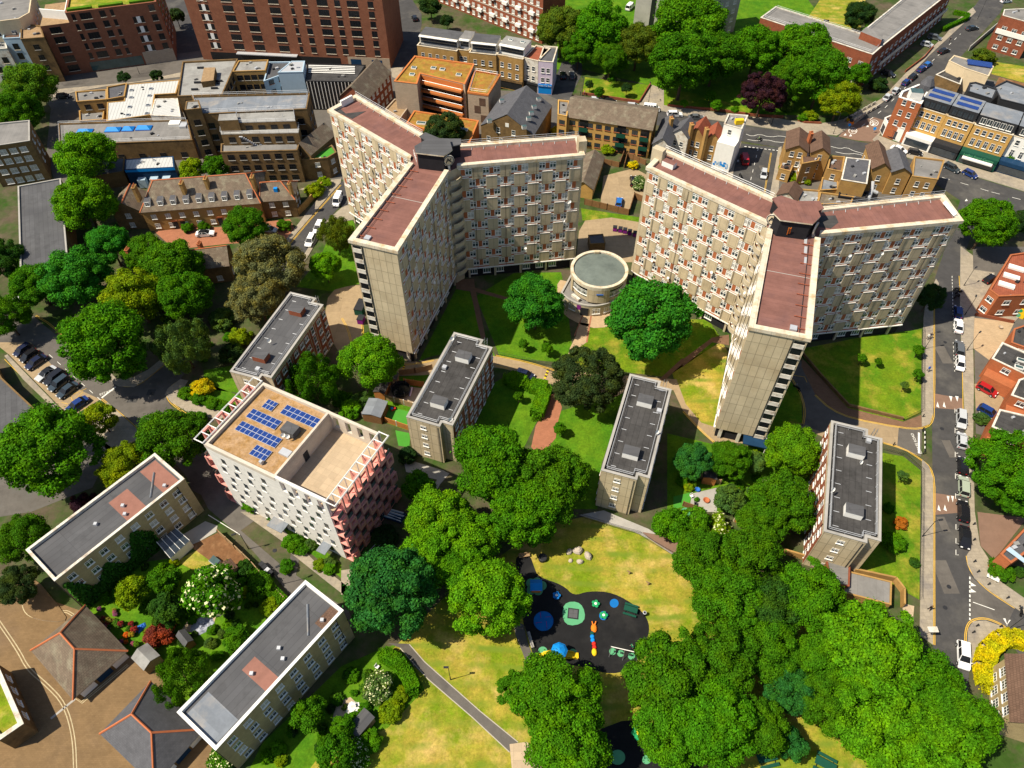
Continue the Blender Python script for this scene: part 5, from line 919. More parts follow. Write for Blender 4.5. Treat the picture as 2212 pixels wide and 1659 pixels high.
# --- the workshop quarter
fb('small brick workshop with grey flat roof and green corner pipe', T('00', 487, 592, 690, 577, 690, 642, 495, 657), 6.5, 'brick_yellow', 'roof_felt', WB, step=2.6); fb('brick house with blue slate roof and skylights beside the white sheet roof', T('00', 692, 562, 822, 537, 806, 622, 694, 642), 6.5, 'brick_yellow', 'slate', WB, step=2.2); fb('low lean-to with grey roof below the small brick workshop', T('00', 512, 716, 675, 710, 667, 772, 516, 782), 3.0, 'brick_yellow', 'roof_felt')
r, p = fb('big white ribbed sheet roof with small square skylights', T('00', 822, 546, 1165, 516, 1140, 604, 1003, 612, 985, 742, 690, 784, 695, 662, 803, 652), 6, 'brick_yellow', 'roof_white', None, par=.12)
for u, v in ((852, 585), (978, 575), (850, 632), (968, 620), (840, 693), (958, 682), (830, 745), (952, 735)): rooflight(r, P(T('00', u, v)[0], 6).xy, 5.9, 1.1, 1.0, R_(5), 'glass', 'galv')
fb('white monopitch roof tucked beside the ribbed white roof', T('00', 1005, 640, 1150, 636, 1170, 755, 975, 746), 6.6, 'white_old', 'roof_white', None, par=.1)
r, p = fb('grey stained flat roof with brown raised rooflight box in the workshop quarter', T('00', 1182, 398, 1540, 380, 1440, 610, 1150, 622), 9.5, 'brick_brown', 'roof_pale', WB, par=.5)
b = MB(); b.prism(ccw(pxy(T('00', 1322, 438, 1395, 436, 1383, 520, 1302, 530), 10.8)), 9.0, 10.8, 0, 1); b.build('roof_box', ['brick_brown', 'timber'], r)
for u, v in ((1262, 580), (1390, 572), (1280, 535), (1420, 525), (1300, 440)): b = MB(); b.box(P(T('00', u, v)[0], 9.2).xy, 1.9, .5, 9.0, 9.5, .05); b.build('roof_vent', ['dark_metal'], r)
fb('brick workshop with stained grey roof around the courtyard', T('00', 1545, 392, 1738, 386, 1720, 455, 1505, 462), 9.5, 'brick_yellow', 'roof_pale', WB, step=2.2)
fb('blue-grey painted house with dark roof by the courtyard', T('00', 1742, 400, 1880, 398, 1860, 470, 1708, 525), 8.5, 'pale_blue', 'roof_grey', WD, step=2.6); fb('tall pale blue box with ribbed metal roof', T('00', 1890, 395, 1975, 394, 1962, 465, 1800, 468), 11.5, 'pale_blue', 'galv', None, par=.1)
r, p = fb('black modern building with white striped roof panels', T('00', 1990, 408, 2370, 420, 2300, 530, 1985, 525), 9, 'glass_black', 'roof_dark', None, par=.15); W = facing(walls(r, p), (0, -1)); 
for k in range(14): b = MB(); W.slab(b, W.L*k/14, W.L*k/14+.16, .4, 8.8, .12); b.build('mullion', ['white'], r)
for k in range(5): p0, p1 = P(T('00', 2000, 424+k*11)[0], 9.1), P(T('00', 2300, 432+k*11)[0], 9.1); b = MB(); b.bar(p0, p1, .16); b.build('roof_stripe', ['white'], r)
r, p = fb('long brick mill with blue-grey roof behind the stepped brick building', T('00', 1242, 622, 2006, 602, 1987, 704, 1290, 738), 15, 'brick_brown', 'roof_bluegrey', WB, step=2.7, fh=3.3); railing(r, inset(p, .3), 15, 1.0)
fb('brick stair tower with pale cap at the end of the long mill roof', T('00', 1207, 655, 1288, 650, 1300, 700, 1198, 712), 17, 'brick_brown', 'roof_pale', WB, par=.15, step=2.0)
r, p = fb('stepped brick workshop with terraces and outside metal stairs', T('00', 1432, 930, 1948, 902, 1925, 972, 1430, 985), 9.7, 'brick_brown', 'roof_felt', WB, step=3.0, fh=3.2)
for pts, h0, h, rf in ((T('00', 1432, 830, 1940, 815, 1935, 862, 1432, 872), 9.31, 12.5, 'roof_pale'), (T('00', 1535, 735, 1905, 722, 1915, 785, 1540, 797), 12.11, 14.6, 'roof_pale'), (T('00', 1420, 740, 1528, 735, 1542, 776, 1413, 782), 12.12, 15.8, 'roof_pale')):
    q = ccw(pxy(pts, h)); b = MB(); b.prism(q, h0 if h0 > 9.5 else 0, h, 0, 1); b.build('upper_storey', ['brick_brown', rf], r)
    for W in walls(r, q):
        if W.n.y < -.7 and W.L > 6: W.grid(WB, int(W.L/3.2), [h-1.6], 1)
    if h < 15: railing(r, q, h, .9)
for (u0, v0), (u1, v1), h0, h1 in (((1560, 885), (1660, 940), 12.4, 9.4), ((1830, 770), (1840, 820), 14.4, 12.6)):
    p0, p1 = P(T('00', u0, v0)[0], h0), P(T('00', u1, v1)[0], h1); b = MB()
    for k in range(9): b.box(p0.lerp(p1, k/8).xy, .9, .45, p0.lerp(p1, k/8).z-.05, p0.lerp(p1, k/8).z, 0)
    b.bar(p0, p1, .07); b.bar(p0+Vector((0, .9, .9)), p1+Vector((0, .9, .9)), .05); b.build('metal_stair', ['galv'], r)
r, p = fb('long grey workshop roof with four bright blue pyramid skylights', T('00', 377, 802, 1215, 776, 1245, 906, 385, 940), 6, 'brick_brown', 'roof_felt', WB, step=5.5, par=.25, skipz=0, fh=4); railing(r, inset(p, .3), 6, .9, step=4)
for u, v, w_ in ((548, 850, 4.2), (732, 838, 4.2), (830, 833, 3.2), (932, 827, 4.2)):
    c = P(T('00', u, v)[0], 6); b = MB(); b.box(c.xy, w_, 2.4, 5.7, 6.0, .04, 0); x, y = w_/2-.1, 1.1; qq = [c+Vector((-x, -y, .02)), c+Vector((x, -y, .02)), c+Vector((x, y, .02)), c+Vector((-x, y, .02))]; t0, t1 = c+Vector((-x+1, 0, .75)), c+Vector((x-1, 0, .75))
    for f in ((qq[0], qq[1], t1, t0), (qq[1], qq[2], t1), (qq[2], qq[3], t0, t1), (qq[3], qq[0], t0)): b.face(f, 1)
    b.build('pyramid_skylight', ['blue_paint', 'bright_blue'], r)
b = MB(); b.box(P(T('00', 1135, 805)[0], 6).xy, 3, 2.2, 5.65, 6.6, .05); b.build('air_handling_unit', ['white'], r); b = MB(); b.box(P(T('00', 1190, 815)[0], 6).xy, 1.8, 2.2, 5.65, 6.4, .05); b.build('air_handling_unit', ['galv'], r)
r, p = fb('low building with white ribbed roof and bright blue fascia', T('00', 812, 1032, 1122, 1012, 1130, 1084, 808, 1100), 5, 'navy', 'roof_white', None, par=.06); W = facing(walls(r, p), (0, -1)); b = MB(); W.slab(b, 0, W.L, 4.2, 4.87, .1); b.build('fascia', ['bright_blue'], r)
for k in range(3): b = MB(); W.slab(b, W.L*(.2+.25*k), W.L*(.2+.25*k)+2, .2, 2.6, 1.5); b.build('dormer_box', ['pale_blue'], r)
fb('low grey roofed annexe with blue skylights behind the big street tree', T('00', 560, 1050, 806, 1020, 800, 1110, 570, 1150), 4.2, 'brick_brown', 'slate', None, par=.1); fb('small white roofed annexe left of the blue-trimmed building', T('00', 440, 1080, 560, 1060, 560, 1150, 445, 1160), 3.2, 'white_old', 'roof_white', None, par=.1)
# --- almshouse terrace with dormers
def pitched(label, eave0, eave1, back, h0, h1, wall, roof, ridge=None, spec=None, step=2.6, hip=(0, 0), name='house', cat='house', over=.3, fh=2.7, rows=2, group=None):
    q = rect(P(eave0, h0), P(eave1, h0), P(back, h0)); root = thing(name, label, cat, cen(q), group)
    ro, g = gable(root, q, h0, h1, wall, roof, over, hip[0], hip[1], ridge=ridge)
    if spec: autowin(root, q, h0+.2, spec, step, fh, 1.4)
    return root, q, g
r, q, g = pitched('long slate-roofed brick terrace with white dormers and tall chimneys', T('00', 915, 1372)[0], T('00', 1682, 1312)[0], T('00', 930, 1170)[0], 5.9, 9.9, 'brick_yellow', 'slate_brown', 'ridge', WA, 3.2, (3, 3), 'brick_terrace', 'terrace')
a, b_, c, d, e, n, r0, r1 = g; F0, F1 = (a, b_) if a.y+b_.y < c.y+d.y else (c, d); nn = Vector((-(F1-F0).y, (F1-F0).x, 0)).normalized(); nn = nn if nn.y > 0 else -nn; ee = (F1-F0).normalized()
if ee.x < 0: F0, F1 = F1, F0; ee = -ee
for k in range(9):
    p = F0+ee*((F1-F0).length*(.06+.108*k))+nn*1.1; b = MB(); ra = math.atan2(ee.y, ee.x); b.box((p+nn*.8).xy, 1.3, 1.9, 6.2, 8.0, ra, 0, 1); dm = b.build('dormer', ['white', 'slate'], r); w_ = put_win(r, win_mb(.95, 1.05, 'white', 'glass', 1, .4), p-nn*.16+Vector((0, 0, 7.2)), ra)
for u, v in ((1190, 1225), (1345, 1195), (1645, 1185), (885, 1250)): chimney(r, P(T('00', u, v)[0], 9.2).xy, 7.0, 11.0, 1.6, .7, R_(90), 'brick_yellow', 4)
for k, u in enumerate((.235, .30, .62)): W = Wall(r, F0, F1); b = MB(); W.slab(b, u*W.L-.6, u*W.L+.6, .1, 2.3, .06); b.build('door', ['dark_metal'], r); b = MB(); W.slab(b, u*W.L-.8, u*W.L+.8, 2.32, 2.7, .12); b.build('door_arch', ['brick_orange'], r)
r, q, g = pitched('lower slate-roofed wing at the right end of the dormer terrace', T('00', 1690, 1302)[0], T('00', 1905, 1288)[0], T('00', 1690, 1190)[0], 5.5, 8.2, 'brick_brown', 'slate_brown', 'ridge', WA, 3.0, (.1, 3)); chimney(r, P(T('00', 1880, 1215)[0], 8).xy, 5, 9.2, 1.1, .6, R_(80), 'brick_yellow', 3); b = MB(); b.box(P(T('00', 1785, 1222)[0], 7.5).xy, .9, .8, 6.6, 7.7, 0, 0); b.build('skylight', ['bright_blue'], r)
r, q, g = pitched('lower slate-roofed wing at the left end of the dormer terrace', T('00', 725, 1372)[0], T('00', 908, 1364)[0], T('00', 735, 1258)[0], 5.5, 8.0, 'brick_brown', 'slate_brown', 'ridge', WA, 3.0); b = MB(); b.box(P(T('00', 800, 1295)[0], 7).xy, .8, .8, 6.4, 7.3, 0); b.build('skylight', ['white'], r)
r, q, g = pitched('slate-roofed cottage with orange ridge half hidden by the tan tree', T('01', 1190, 95)[0], T('01', 1478, 58)[0], T('00', 1470, 1590)[0], 4.8, 7.4, 'brick_brown', 'slate_brown', 'ridge', WA, 3.0)
for u, v in ((1300, 1600), (835, 1640)): chimney(r, P(T('00', u, v)[0], 7.5).xy, 4, 8.6, 1.1, .7, R_(80), 'brick_orange', 3)
r, q, g = pitched('slate-roofed brick house with grass roof terrace at the street corner', T('00', 2012, 1000)[0], T('00', 2168, 870)[0], T('00', 1985, 890)[0], 7.5, 10, 'brick_brown', 'slate_brown', None, WT, 2.4)
fb('flat artificial-grass roof terrace on brick walls with graffiti at the street corner', T('00', 1948, 1030, 2150, 938, 2180, 985, 2120, 1022, 1980, 1034), 6.3, 'brick_brown', 'turf', WA, step=2.6)
# --- orange-edged flats, church and shops
r, q, g = pitched('curved red brick house with brown tiled roof beside the orange-edged flats', T('10', 160, 650)[0], T('10', 318, 470)[0], T('10', 20, 590)[0], 8, 11.5, 'brick_red', 'slate_brown', None, WA, 2.6)
r, p = flat_building('orange_edged_flats', 'pale brick flats with orange roof edges and rusty planted roof', 'block of flats', pxy(T('10', 340, 525, 475, 360, 862, 413, 800, 545, 790, 540, 512, 475, 490, 542), 12), 12, 'stone_pale', 'sedum', .35, .4, 'orange_metal')
for u, v in ((470, 435), (597, 436), (655, 445), (760, 480), (458, 478)): rooflight(r, P(T('10', u, v)[0], 12).xy, 11.6, 1.5, 1.2, R_(-10), 'glass_teal', 'white', .4)
q = ccw(pxy(T('10', 862, 455, 1032, 485, 952, 615, 818, 597), 11)); b = MB(); b.prism(q, 0, 10.8, 0, 1); b.build('wing', ['stone_pale', 'sedum'], r); b = MB(); b.ring(inset(q, -.08), inset(q, .4), 10.6, 11.1); b.build('parapet', ['orange_metal'], r); W = facing(walls(r, q), (0, -1))
for d, z in ((.7, 8.6), (.45, 6.2), (.75, 3.5)): b = MB(); W.slab(b, W.L*d-.9, W.L*d+.9, z-1.1, z+1.1, .05); b.build('louvre_panel', ['tile_brown'], r)
railing(r, inset(q, .6), 10.8, 1.2, 'galv')
A0, A1 = P(T('10', 512, 475)[0], 12).xy, P(T('10', 790, 540)[0], 12).xy; W = Wall(r, A0, A1)
for k in range(5):
    b = MB(); W.slab(b, .1, W.L-.1, 2.4*k+.05, 2.4*k+.6, 1.5); b.build('walkway', ['orange_metal'], r)
    b = MB(); b.bar(W.at(0, 2.4*k+1.3, 1.45), W.at(W.L, 2.4*k+1.3, 1.45), .05); b.build('handrail', ['galv'], r)
    if k < 4: b = MB(); W.slab(b, .2, W.L-.2, 2.4*k+.62, 2.4*k+2.4, .05); b.build('recess_shade', ['glass_black'], r)  # black bands on the wall paint the shade behind the walkways
b = MB(); W.slab(b, .2, W.L-.2, 10.3, 11.6, .06); b.build('timber_cladding', ['orange_metal'], r)
r, p = flat_building('orange_edged_flats', 'low front block with orange edge and rusty planted roof behind the left tower', 'building', pxy(T('10', 472, 715, 890, 780, 832, 925, 420, 797), 5.5), 5.5, 'orange_metal', 'sedum', .3, .4, 'orange_metal')
for u, v in ((518, 795), (790, 838)): rooflight(r, P(T('10', u, v)[0], 5.5).xy, 5.2, 2.6, 1.2, R_(-10), 'glass_teal', 'white', .4)
fb('flat roof covered with loose timber boards beside the orange-edged flats', T('10', 285, 705, 345, 640, 468, 645, 378, 770), 4, 'stone_pale', 'timber', None)
r, q, g = pitched('brick chapel with steep dark slate roof and rooflights', T('10', 905, 812)[0], T('10', 1247, 877)[0], T('10', 1340, 682)[0], 8.0, 12.6, 'brick_brown', 'slate', None, None, name='church', cat='church', over=.1)
W = facing(walls(r, q), (0, -1))
for d, z in ((.14, 4.5), (.38, 4.5), (.62, 4.5), (.33, 7.6), (.62, 7.6)): W.win(WT, W.L*d, z)
b = MB(); W.slab(b, W.L*.5-.5, W.L*.5+.5, 9.0, 10.1, .05); b.build('gable_vent', ['white'], r)
a, b_, c, d, e, n, r0, r1 = g; s = 1 if (b_-r1).x > 0 else -1
for u, v in ((1280, 640), (1250, 690), (1232, 730), (1185, 820), (1215, 765), (1040, 650), (960, 780)): c0 = P(T('10', u, v)[0], 10.6); b = MB(); b.box(c0.xy, 1.2, .9, c0.z-.6, c0.z+.25, .2, 0, 1); b.build('skylight', ['white', 'glass_teal'], r)
r, p = fb('brown-tiled orange brick flats with balconies, above the walled car park', T('10', 1405, 645, 1478, 652, 1462, 752, 1402, 740), 9.5, 'brick_bright', 'roof_felt', WD, step=2.4); q = rect(P(T('10', 1455, 752)[0], 8.8), P(T('10', 2012, 840)[0], 8.8), P(T('10', 2075, 705)[0], 8.8)); gable(r, q, 8.8, 11.2, 'brick_bright', 'slate_brown', .35); autowin(r, q, 8.8, WD, 2.5, 2.8, 1.5); W = facing(walls(r, q), (0, -1))
for u in (.22, .66, .93):
    b = MB(); W.slab(b, u*W.L-1.2, u*W.L+1.2, .2, 8.6, .03); b.build('balcony_recess_shade', ['glass_black'], r)  # black slab on the wall paints the dark inside the balconies
    for z in (2.8, 5.6): b = MB(); W.slab(b, u*W.L-1.2, u*W.L+1.2, z, z+1.0, 1.0, 0, inn=.9); W.slab(b, u*W.L-1.2, u*W.L+1.2, z-.15, z-.001, 1.0); b.build('balcony', ['dark_green'], r)
pitched('small grey-roofed brick building beside the walled car park', T('10', 1700, 1020)[0], T('10', 1630, 1225)[0], T('10', 1592, 960)[0], 3.2, 5.0, 'brick_bright', 'slate_brown', None, None)
SHOPS = ((490, 292, 748, 330, 'brick_yellow', 'roof_grey', 'wide yellow brick house with white-framed roof storey, left end of the shop terrace'), (750, 318, 826, 328, 'brick_yellow', 'roof_felt', 'narrow house with white dormer box in the shop terrace'), (828, 338, 1003, 356, 'brick_yellow', 'roof_grey', 'yellow brick house with stone parapet in the shop terrace'), (1005, 350, 1176, 384, 'brick_yellow', 'roof_pale', 'yellow brick house below the twin grey roof extension with glass doors'), (1180, 372, 1276, 394, 'white_old', 'tile_red', 'white-trimmed house with small red roof in the shop terrace'), (1278, 394, 1372, 402, 'mauve', 'roof_grey', 'pale mauve corner house over the bright blue shopfront'))
for i, (u0, v0, u1, v1, wm, rf, lb) in enumerate(SHOPS):
    h = 10.4; a, b_ = P(T('10', u0, v0)[0], h), P(T('10', u1, v1)[0], h); q = rect(a, b_, a+Vector((0, 10, 0))); r, p = flat_building('terraced_house', lb, 'terraced house', q, h, wm, rf, .4, .3, 'coping', 0, 'houses of the shop terrace'); W = facing(walls(r, p), (0, -1)); W.grid(WT, max(2, int(W.L/2.3)), [4.6, 7.6], .6)
    b = MB(); W.slab(b, .15, W.L-.15, .3, 2.6, .05); b.build('shopfront', ['glass_black' if i < 5 else 'bright_blue'], r); b = MB(); W.slab(b, .1, W.L-.1, 2.62, 3.3, .25); b.build('fascia', [('dark_metal', 'tile_red', 'dark_green', 'brick_brown', 'dark_metal', 'bright_blue')[i]], r)
    if i < 4:
        e = W.e; c = W.at(W.L/2, 0, -4.6); b = MB(); b.box(c.xy, W.L-.4, 5.4, 10.01, 12.9, W.ang, 0, 1); ax = b.build('roof_storey', ['white_old' if i % 2 == 0 else 'white', rf], r); f2 = Wall(r, W.at(.2, 0, -1.9), W.at(W.L-.2, 0, -1.9)); b = MB(); f2.slab(b, .4, f2.L-.4, 10.5, 12.4, .04); b.build('glass_doors', ['glass'], r); b = MB(); f2.slab(b, .1, f2.L-.1, 12.55, 12.7, .9); b.build('brise_soleil', ['white'], r)
    if i == 5: t = W.at(W.L/2, 2.95, .28); text('Simply The Best', (0, 0), .62, 0, 'white', parent=r, mtx=Matrix.Translation(t) @ Matrix.Rotation(W.ang, 4, 'Z') @ Matrix.Rotation(R_(90), 4, 'X'), name='sign_lettering')
    if i == 3:
        for k in (.3, .75): rooflight(r, W.at(W.L*k, 0, -5).xy, 12.9, 1.4, .9, W.ang, 'glass_teal', 'white')
a, b_ = P(T('10', 560, -14)[0]), P(T('10', 1300, 286)[0]); q = rect(a, b_, b_+Vector((4, 12, 0))); r, p = flat_building('apartment_block', 'long red brick flats with white balconies at the top centre', 'block of flats', q, 14.5, 'brick_red', 'roof_felt'); W = facing(walls(r, p), (0, -1)); WL_ = W
for z in (2.6, 5.4, 8.2, 11.0): b = MB(); W.slab(b, 0, W.L, z+.35, z+.6, .06); b.build('white_band', ['white_old'], r)
W.grid(WA, int(W.L/2.7), [1.4, 4.2, 7.0, 9.8, 12.6], .8)
for k in range(int(W.L/6)):
    for z in (2.9, 8.5): b = MB(); W.slab(b, 2+k*6, 4.2+k*6, z, z+1.0, .9); b.build('balcony', ['white'], r)
a, b_ = P(T('10', 1892, 150)[0]), P(T('10', 2125, 212)[0]); q = rect(a, b_, b_+Vector((4, 22, 0))); r, p = flat_building('tower_block', 'grey concrete tower cut by the top edge beyond the park', 'tower block', q, 26, 'concrete_grey', 'roof_felt'); W = facing(walls(r, p), (1, 0)); W.grid(WA, 7, [1.6+2.7*k for k in range(9)], 1); W = facing(walls(r, p), (0, -1)); b = MB(); W.slab(b, W.L*.42, W.L*.55, .2, 25, .05); b.build('stair_glazing', ['glass_black'], r); b = MB(); q2 = [v for v in (Vector(q[1])+Vector((.5, 1)),)]; 
a2 = P(T('20', 60, 92)[0]); b2 = P(T('20', 340, 92)[0]); fb('grey concrete slab block with dark ground floor at the top edge', [*T('20', -60, -170, 330, -260, 420, -200, 30, -100)], 20, 'concrete_grey', 'roof_felt', WA, cat='block of flats')
# --- L-shaped flats on the corner
r, p = flat_building('apartment_block', 'L-shaped red brick flats with grey flat roof around the walled lawn', 'block of flats', pxy(T('20', 505, 112, 604, 40, 1152, 212, 1500, -70, 1760, -70, 1300, 292, 1232, 352), 10.5), 10.5, 'brick_red', 'roof_felt', .3, .4, 'white_old'); autowin(r, p, 10.5, WW, 3.4, 2.7, 1.5)
for W in walls(r, p):
    if W.L > 20 and W.n.y < -.1:
        for z in (4.0,): b = MB(); W.slab(b, 1, W.L-1, z-.15, z+1.0, .9, 0, inn=.7); b.build('access_balcony', ['white_old'], r)
b = MB(); b.prism(ccw(pxy(T('20', 1155, 205, 1190, 175, 1300, 215, 1290, 260), 12.4)), 10.25, 12.4, 0, 1); b.build('roof_hut', ['brick_red', 'roof_felt'], r); railing(r, inset(p, .8), 10.3, .9)
# --- shops and yellow brick terrace on the right
h = 12; r, p = flat_building('corner_shop', 'red brick corner building with white bays and turret at the junction', 'building', pxy(T('20', 1402, 628, 1548, 672, 1622, 545, 1530, 545, 1420, 590), h), h, 'brick_orange', 'tile_brown', .5, .5, 'white'); autowin(r, p, h, WT, 2.4, 3.0, 5.0, dmin=.0)
b = MB(); c = P(T('20', 1590, 540)[0], 13.5); b.lathe([(1.9, 11.5), (1.9, 13.4), (.9, 15.2), (0, 15.3)], (c.x, c.y, 0), 8); b.build('turret', ['slate'], r); b = MB(); c = P(T('20', 1510, 610)[0], 13).xy; b.box(c, 3.2, 2.6, 11.4, 14.0, R_(-12), 0, 1); b.build('roof_storey', ['white', 'glass_teal'], r)
def shoprow(label, u0, v0, u1, v1, h, wall, nw, mansard=None, spec=WT, group='houses of the yellow brick shop row', arch=True, shop=None, depth=10):
    a, b_ = P(T('20', u0, v0)[0], h), P(T('20', u1, v1)[0], h); n = Vector((-(b_-a).y, (b_-a).x, 0)).normalized(); q = rect(a, b_, a+n*depth); r, p = flat_building('terraced_house', label, 'terraced house', q, h, wall, 'roof_felt', .3, .3, 'coping', 0, group); W = max(walls(r, p), key=lambda w_: -w_.n.dot(n)); W.grid(spec, nw, [h-1.6], .6); W.grid(win_mb(1.0, 2.0, 'white', 'glass', 1, .35), nw, [h-4.6], .6)
    if mansard:
        c = W.at(W.L/2, 0, -4.6); b = MB(); b.box(c.xy, W.L-.2, 7.6, h-.29, h+2.5, W.ang, 0, 1); m = b.build('mansard', ['dark_metal', 'roof_bluegrey'], r); f2 = Wall(r, W.at(.1, 0, -.8), W.at(W.L-.1, 0, -.8)); f2.grid(win_mb(1.3, 1.6, mansard, 'glass', 1), nw, [h+1.1], .6)
    if shop:
        b = MB(); W.slab(b, 0, W.L, 0, 3.5, 2.6, 0, inn=.02); sf = b.build('shop_extension', [shop], r); S = Wall(r, W.at(0, 0, 2.6), W.at(W.L, 0, 2.6)); k = MB(); S.slab(k, .5, S.L-.5, .4, 2.3, .05); k.build('shop_window', ['glass'], r); k = MB(); S.slab(k, .1, S.L-.1, 2.5, 3.4, .14); k.build('fascia', [shop], r); return r, W, S
    return r, W, None
r, W, S = shoprow('yellow brick house with dark mansard over the white shopfront', 1532, 692, 1710, 746, 10.2, 'brick_bright', 4, 'dark_metal', shop='white'); r2, W2, S2 = shoprow('yellow brick house with solar panels above tall arched windows', 1711, 747, 1888, 800, 10.2, 'brick_bright', 4, 'dark_metal', shop='dark_metal')
for rr, Wx in ((r, W), (r2, W2)):
    for dd in (3.0, 6.2): b = MB(Wx.ang); b.box(Wx.at(Wx.L/2, 0, -dd).xy, Wx.L-1.6, 1.7, 12.72, 12.84, Wx.ang); b.build('solar_array', ['solar'], rr)
r, W, S = shoprow('pale yellow brick house with white mansard windows over the food shop', 1892, 806, 2142, 876, 10.0, 'brick_bright', 5, 'white', shop='dark_green'); t = S.at(S.L*.5, 2.95, .2); text('Lodos Food Centre', (0, 0), .95, 0, 'play_green', parent=r, mtx=Matrix.Translation(t) @ Matrix.Rotation(S.ang, 4, 'Z') @ Matrix.Rotation(R_(90), 4, 'X'), name='sign_lettering'); k = MB(); S.slab(k, 1, S.L-1, 2.1, 2.45, 1.2); k.build('awning', ['white'], r)
shoprow('white painted house at the right edge over the navy shopfront', 2144, 878, 2420, 955, 9.5, 'white', 4, 'white', shop='navy')
k = T('20', 1300, 770, 1360, 800, 1440, 838, 1420, 935, 1285, 880); fb('white curved shopfront with stone balustrade at the junction corner', T('20', 1310, 762, 1350, 745, 1448, 800, 1440, 838, 1330, 800), 4.0, 'white', 'roof_felt', win_mb(2.0, 2.0, 'dark_metal', 'glass', 1), cat='shop', name='shopfront', step=2.4, par=.6)
fb('small cream house with solar roof and white rear wall', T('20', 1760, 357, 2016, 428, 1984, 492, 1832, 442, 1726, 392), 6.5, 'cream', 'roof_felt', None, par=.25); k = P(T('20', 1925, 412)[0], 6.6); b = MB(R_(-25)); b.box(k.xy, 7, 3.2, 6.5, 6.75, R_(-20)); tag(b.build('solar_array', ['solar']), 'blue solar array lying on the small cream house roof', 'solar panels')
fb('dark low flat roof with white parapets beside the cream house', T('20', 1642, 482, 1738, 432, 1822, 478, 1800, 545), 3.6, 'brick_brown', 'roof_dark', None, cop='white_old', par=.5); fb('pale grey roofed house behind the mansards at the right edge', T('20', 2020, 560, 2100, 520, 2300, 590, 2300, 700, 2060, 640), 9, 'dark_metal', 'roof_bluegrey', None); fb('house with blue solar panels and dark roof terrace behind the mansards', T('20', 1860, 535, 1900, 530, 2040, 575, 2010, 640, 1850, 590), 11, 'dark_metal', 'roof_bluegrey', None)
r, p = fb('white panelled brick flats in the top right corner', T('20', 2085, 60, 2300, 50, 2300, 160, 2075, 98), 11, 'brick_red', 'roof_felt', WW, cat='block of flats', step=2.8, cop='white_old'); W = facing(walls(r, p), (-.3, -1))
for z in (5.6,): b = MB(); W.slab(b, .2, W.L-.2, z, z+1.4, .3); b.build('white_panels', ['white'], r)
# --- old terraces between the right tower and the main road
pitched('narrow slate-roofed house at the left of the rear terrace', T('20', -75, 862)[0], T('20', 35, 895)[0], T('20', -60, 775)[0], 6.5, 8.6, 'white_old', 'slate', None, WT, 1.8); pitched('orange-tiled house with white dormer in the rear terrace', T('20', 38, 868)[0], T('20', 140, 895)[0], T('20', 68, 792)[0], 6.5, 9.0, 'brick_yellow', 'tile_red', None, WT, 1.8); pitched('dark red tiled house next to the white mural building', T('20', 150, 902)[0], T('20', 245, 918)[0], T('20', 172, 830)[0], 6.5, 8.6, 'brick_yellow', 'tile_red', None, WT, 1.8); pitched('slate-roofed house with tall steel flue at the left of the rear terrace', T('10', 2020, 930)[0], T('10', 2130, 950)[0], T('10', 2060, 770)[0], 6.3, 8.4, 'white_old', 'slate', None, WT, 1.8)
for u, v in ((160, 830), (62, 800), (-70, 760)): k = P(T('20', u, v)[0], 10); r = thing('chimney_stack', ('brick chimney stack beside the dark red tiled roof', 'brick chimney stack left of the orange tiles', 'brick chimney stack at the slate end of the rear terrace')[(160, 62, -70).index(u)], 'chimney', (k.x, k.y, 0)); chimney(r, k.xy, 0, 9.8, .8, 1.4, .2, 'brick_yellow', 2)
r, p = fb('white painted tall house with blue cloud-like mural and yellow roof tank', T('20', 298, 736, 424, 746, 384, 834, 268, 802), 11.5, 'white', 'roof_felt', None, cop='white_old'); W = facing(walls(r, p), (0, -1)); q = MB(); W.slab(q, .02, W.L, 0, 8.0, 3.2, 0, inn=.02); q.build('rear_wing', ['white'], r); S = Wall(r, W.at(0, 0, 3.2), W.at(W.L, 0, 3.2)); W.win(WT, W.L*.4, 9.6)
for k in range(26):
    d, z = S.L*random.uniform(.08, .92), 1.2+1.3*random.random()**1.5; q = MB(); s = random.uniform(.15, .4); q.lathe([(s, 0), (0, .01)], (0, 0, 0), 7); m = MB(); m.add(q, Matrix.Translation(S.at(d, z, .02+.002*k)) @ Matrix.Rotation(S.ang, 4, 'Z') @ Matrix.Rotation(R_(90), 4, 'X')); m.build('mural_patch', ['bright_blue' if k % 3 else 'pale_blue'], r)
b = MB(); b.box(P(T('20', 368, 782)[0], 12).xy, 2.2, 1.2, 11.2, 12.4, .1); b.build('roof_tank', ['yellow'], r)
r, q, g = pitched('left yellow brick gabled house with brown tiles on the main road', T('20', 672, 965)[0], T('20', 812, 985)[0], T('20', 700, 856)[0], 8.0, 9.6, 'brick_yellow', 'tile_brown', None, WT, 2.2); r, q, g = pitched('right yellow brick gabled house with orange tiles on the main road', T('20', 835, 985)[0], T('20', 955, 1000)[0], T('20', 850, 880)[0], 8.0, 9.6, 'brick_yellow', 'tile_brown', None, WT, 2.2); chimney(r, P(T('20', 825, 890)[0], 9.5).xy, 6, 10.8, .7, 1.3, .1, 'brick_orange', 4)
fb('yellow brick rear wing with tall dark window below the twin gables', T('20', 770, 985, 862, 968, 905, 985, 880, 1040, 775, 1060), 6.8, 'brick_yellow', 'tile_brown', WT, par=.2, step=2.2); fb('brick outhouse with tiled roof at the foot of the left gable', T('20', 648, 1040, 720, 1060, 700, 1110, 625, 1090), 3.6, 'brick_yellow', 'tile_brown', WT, par=.15)
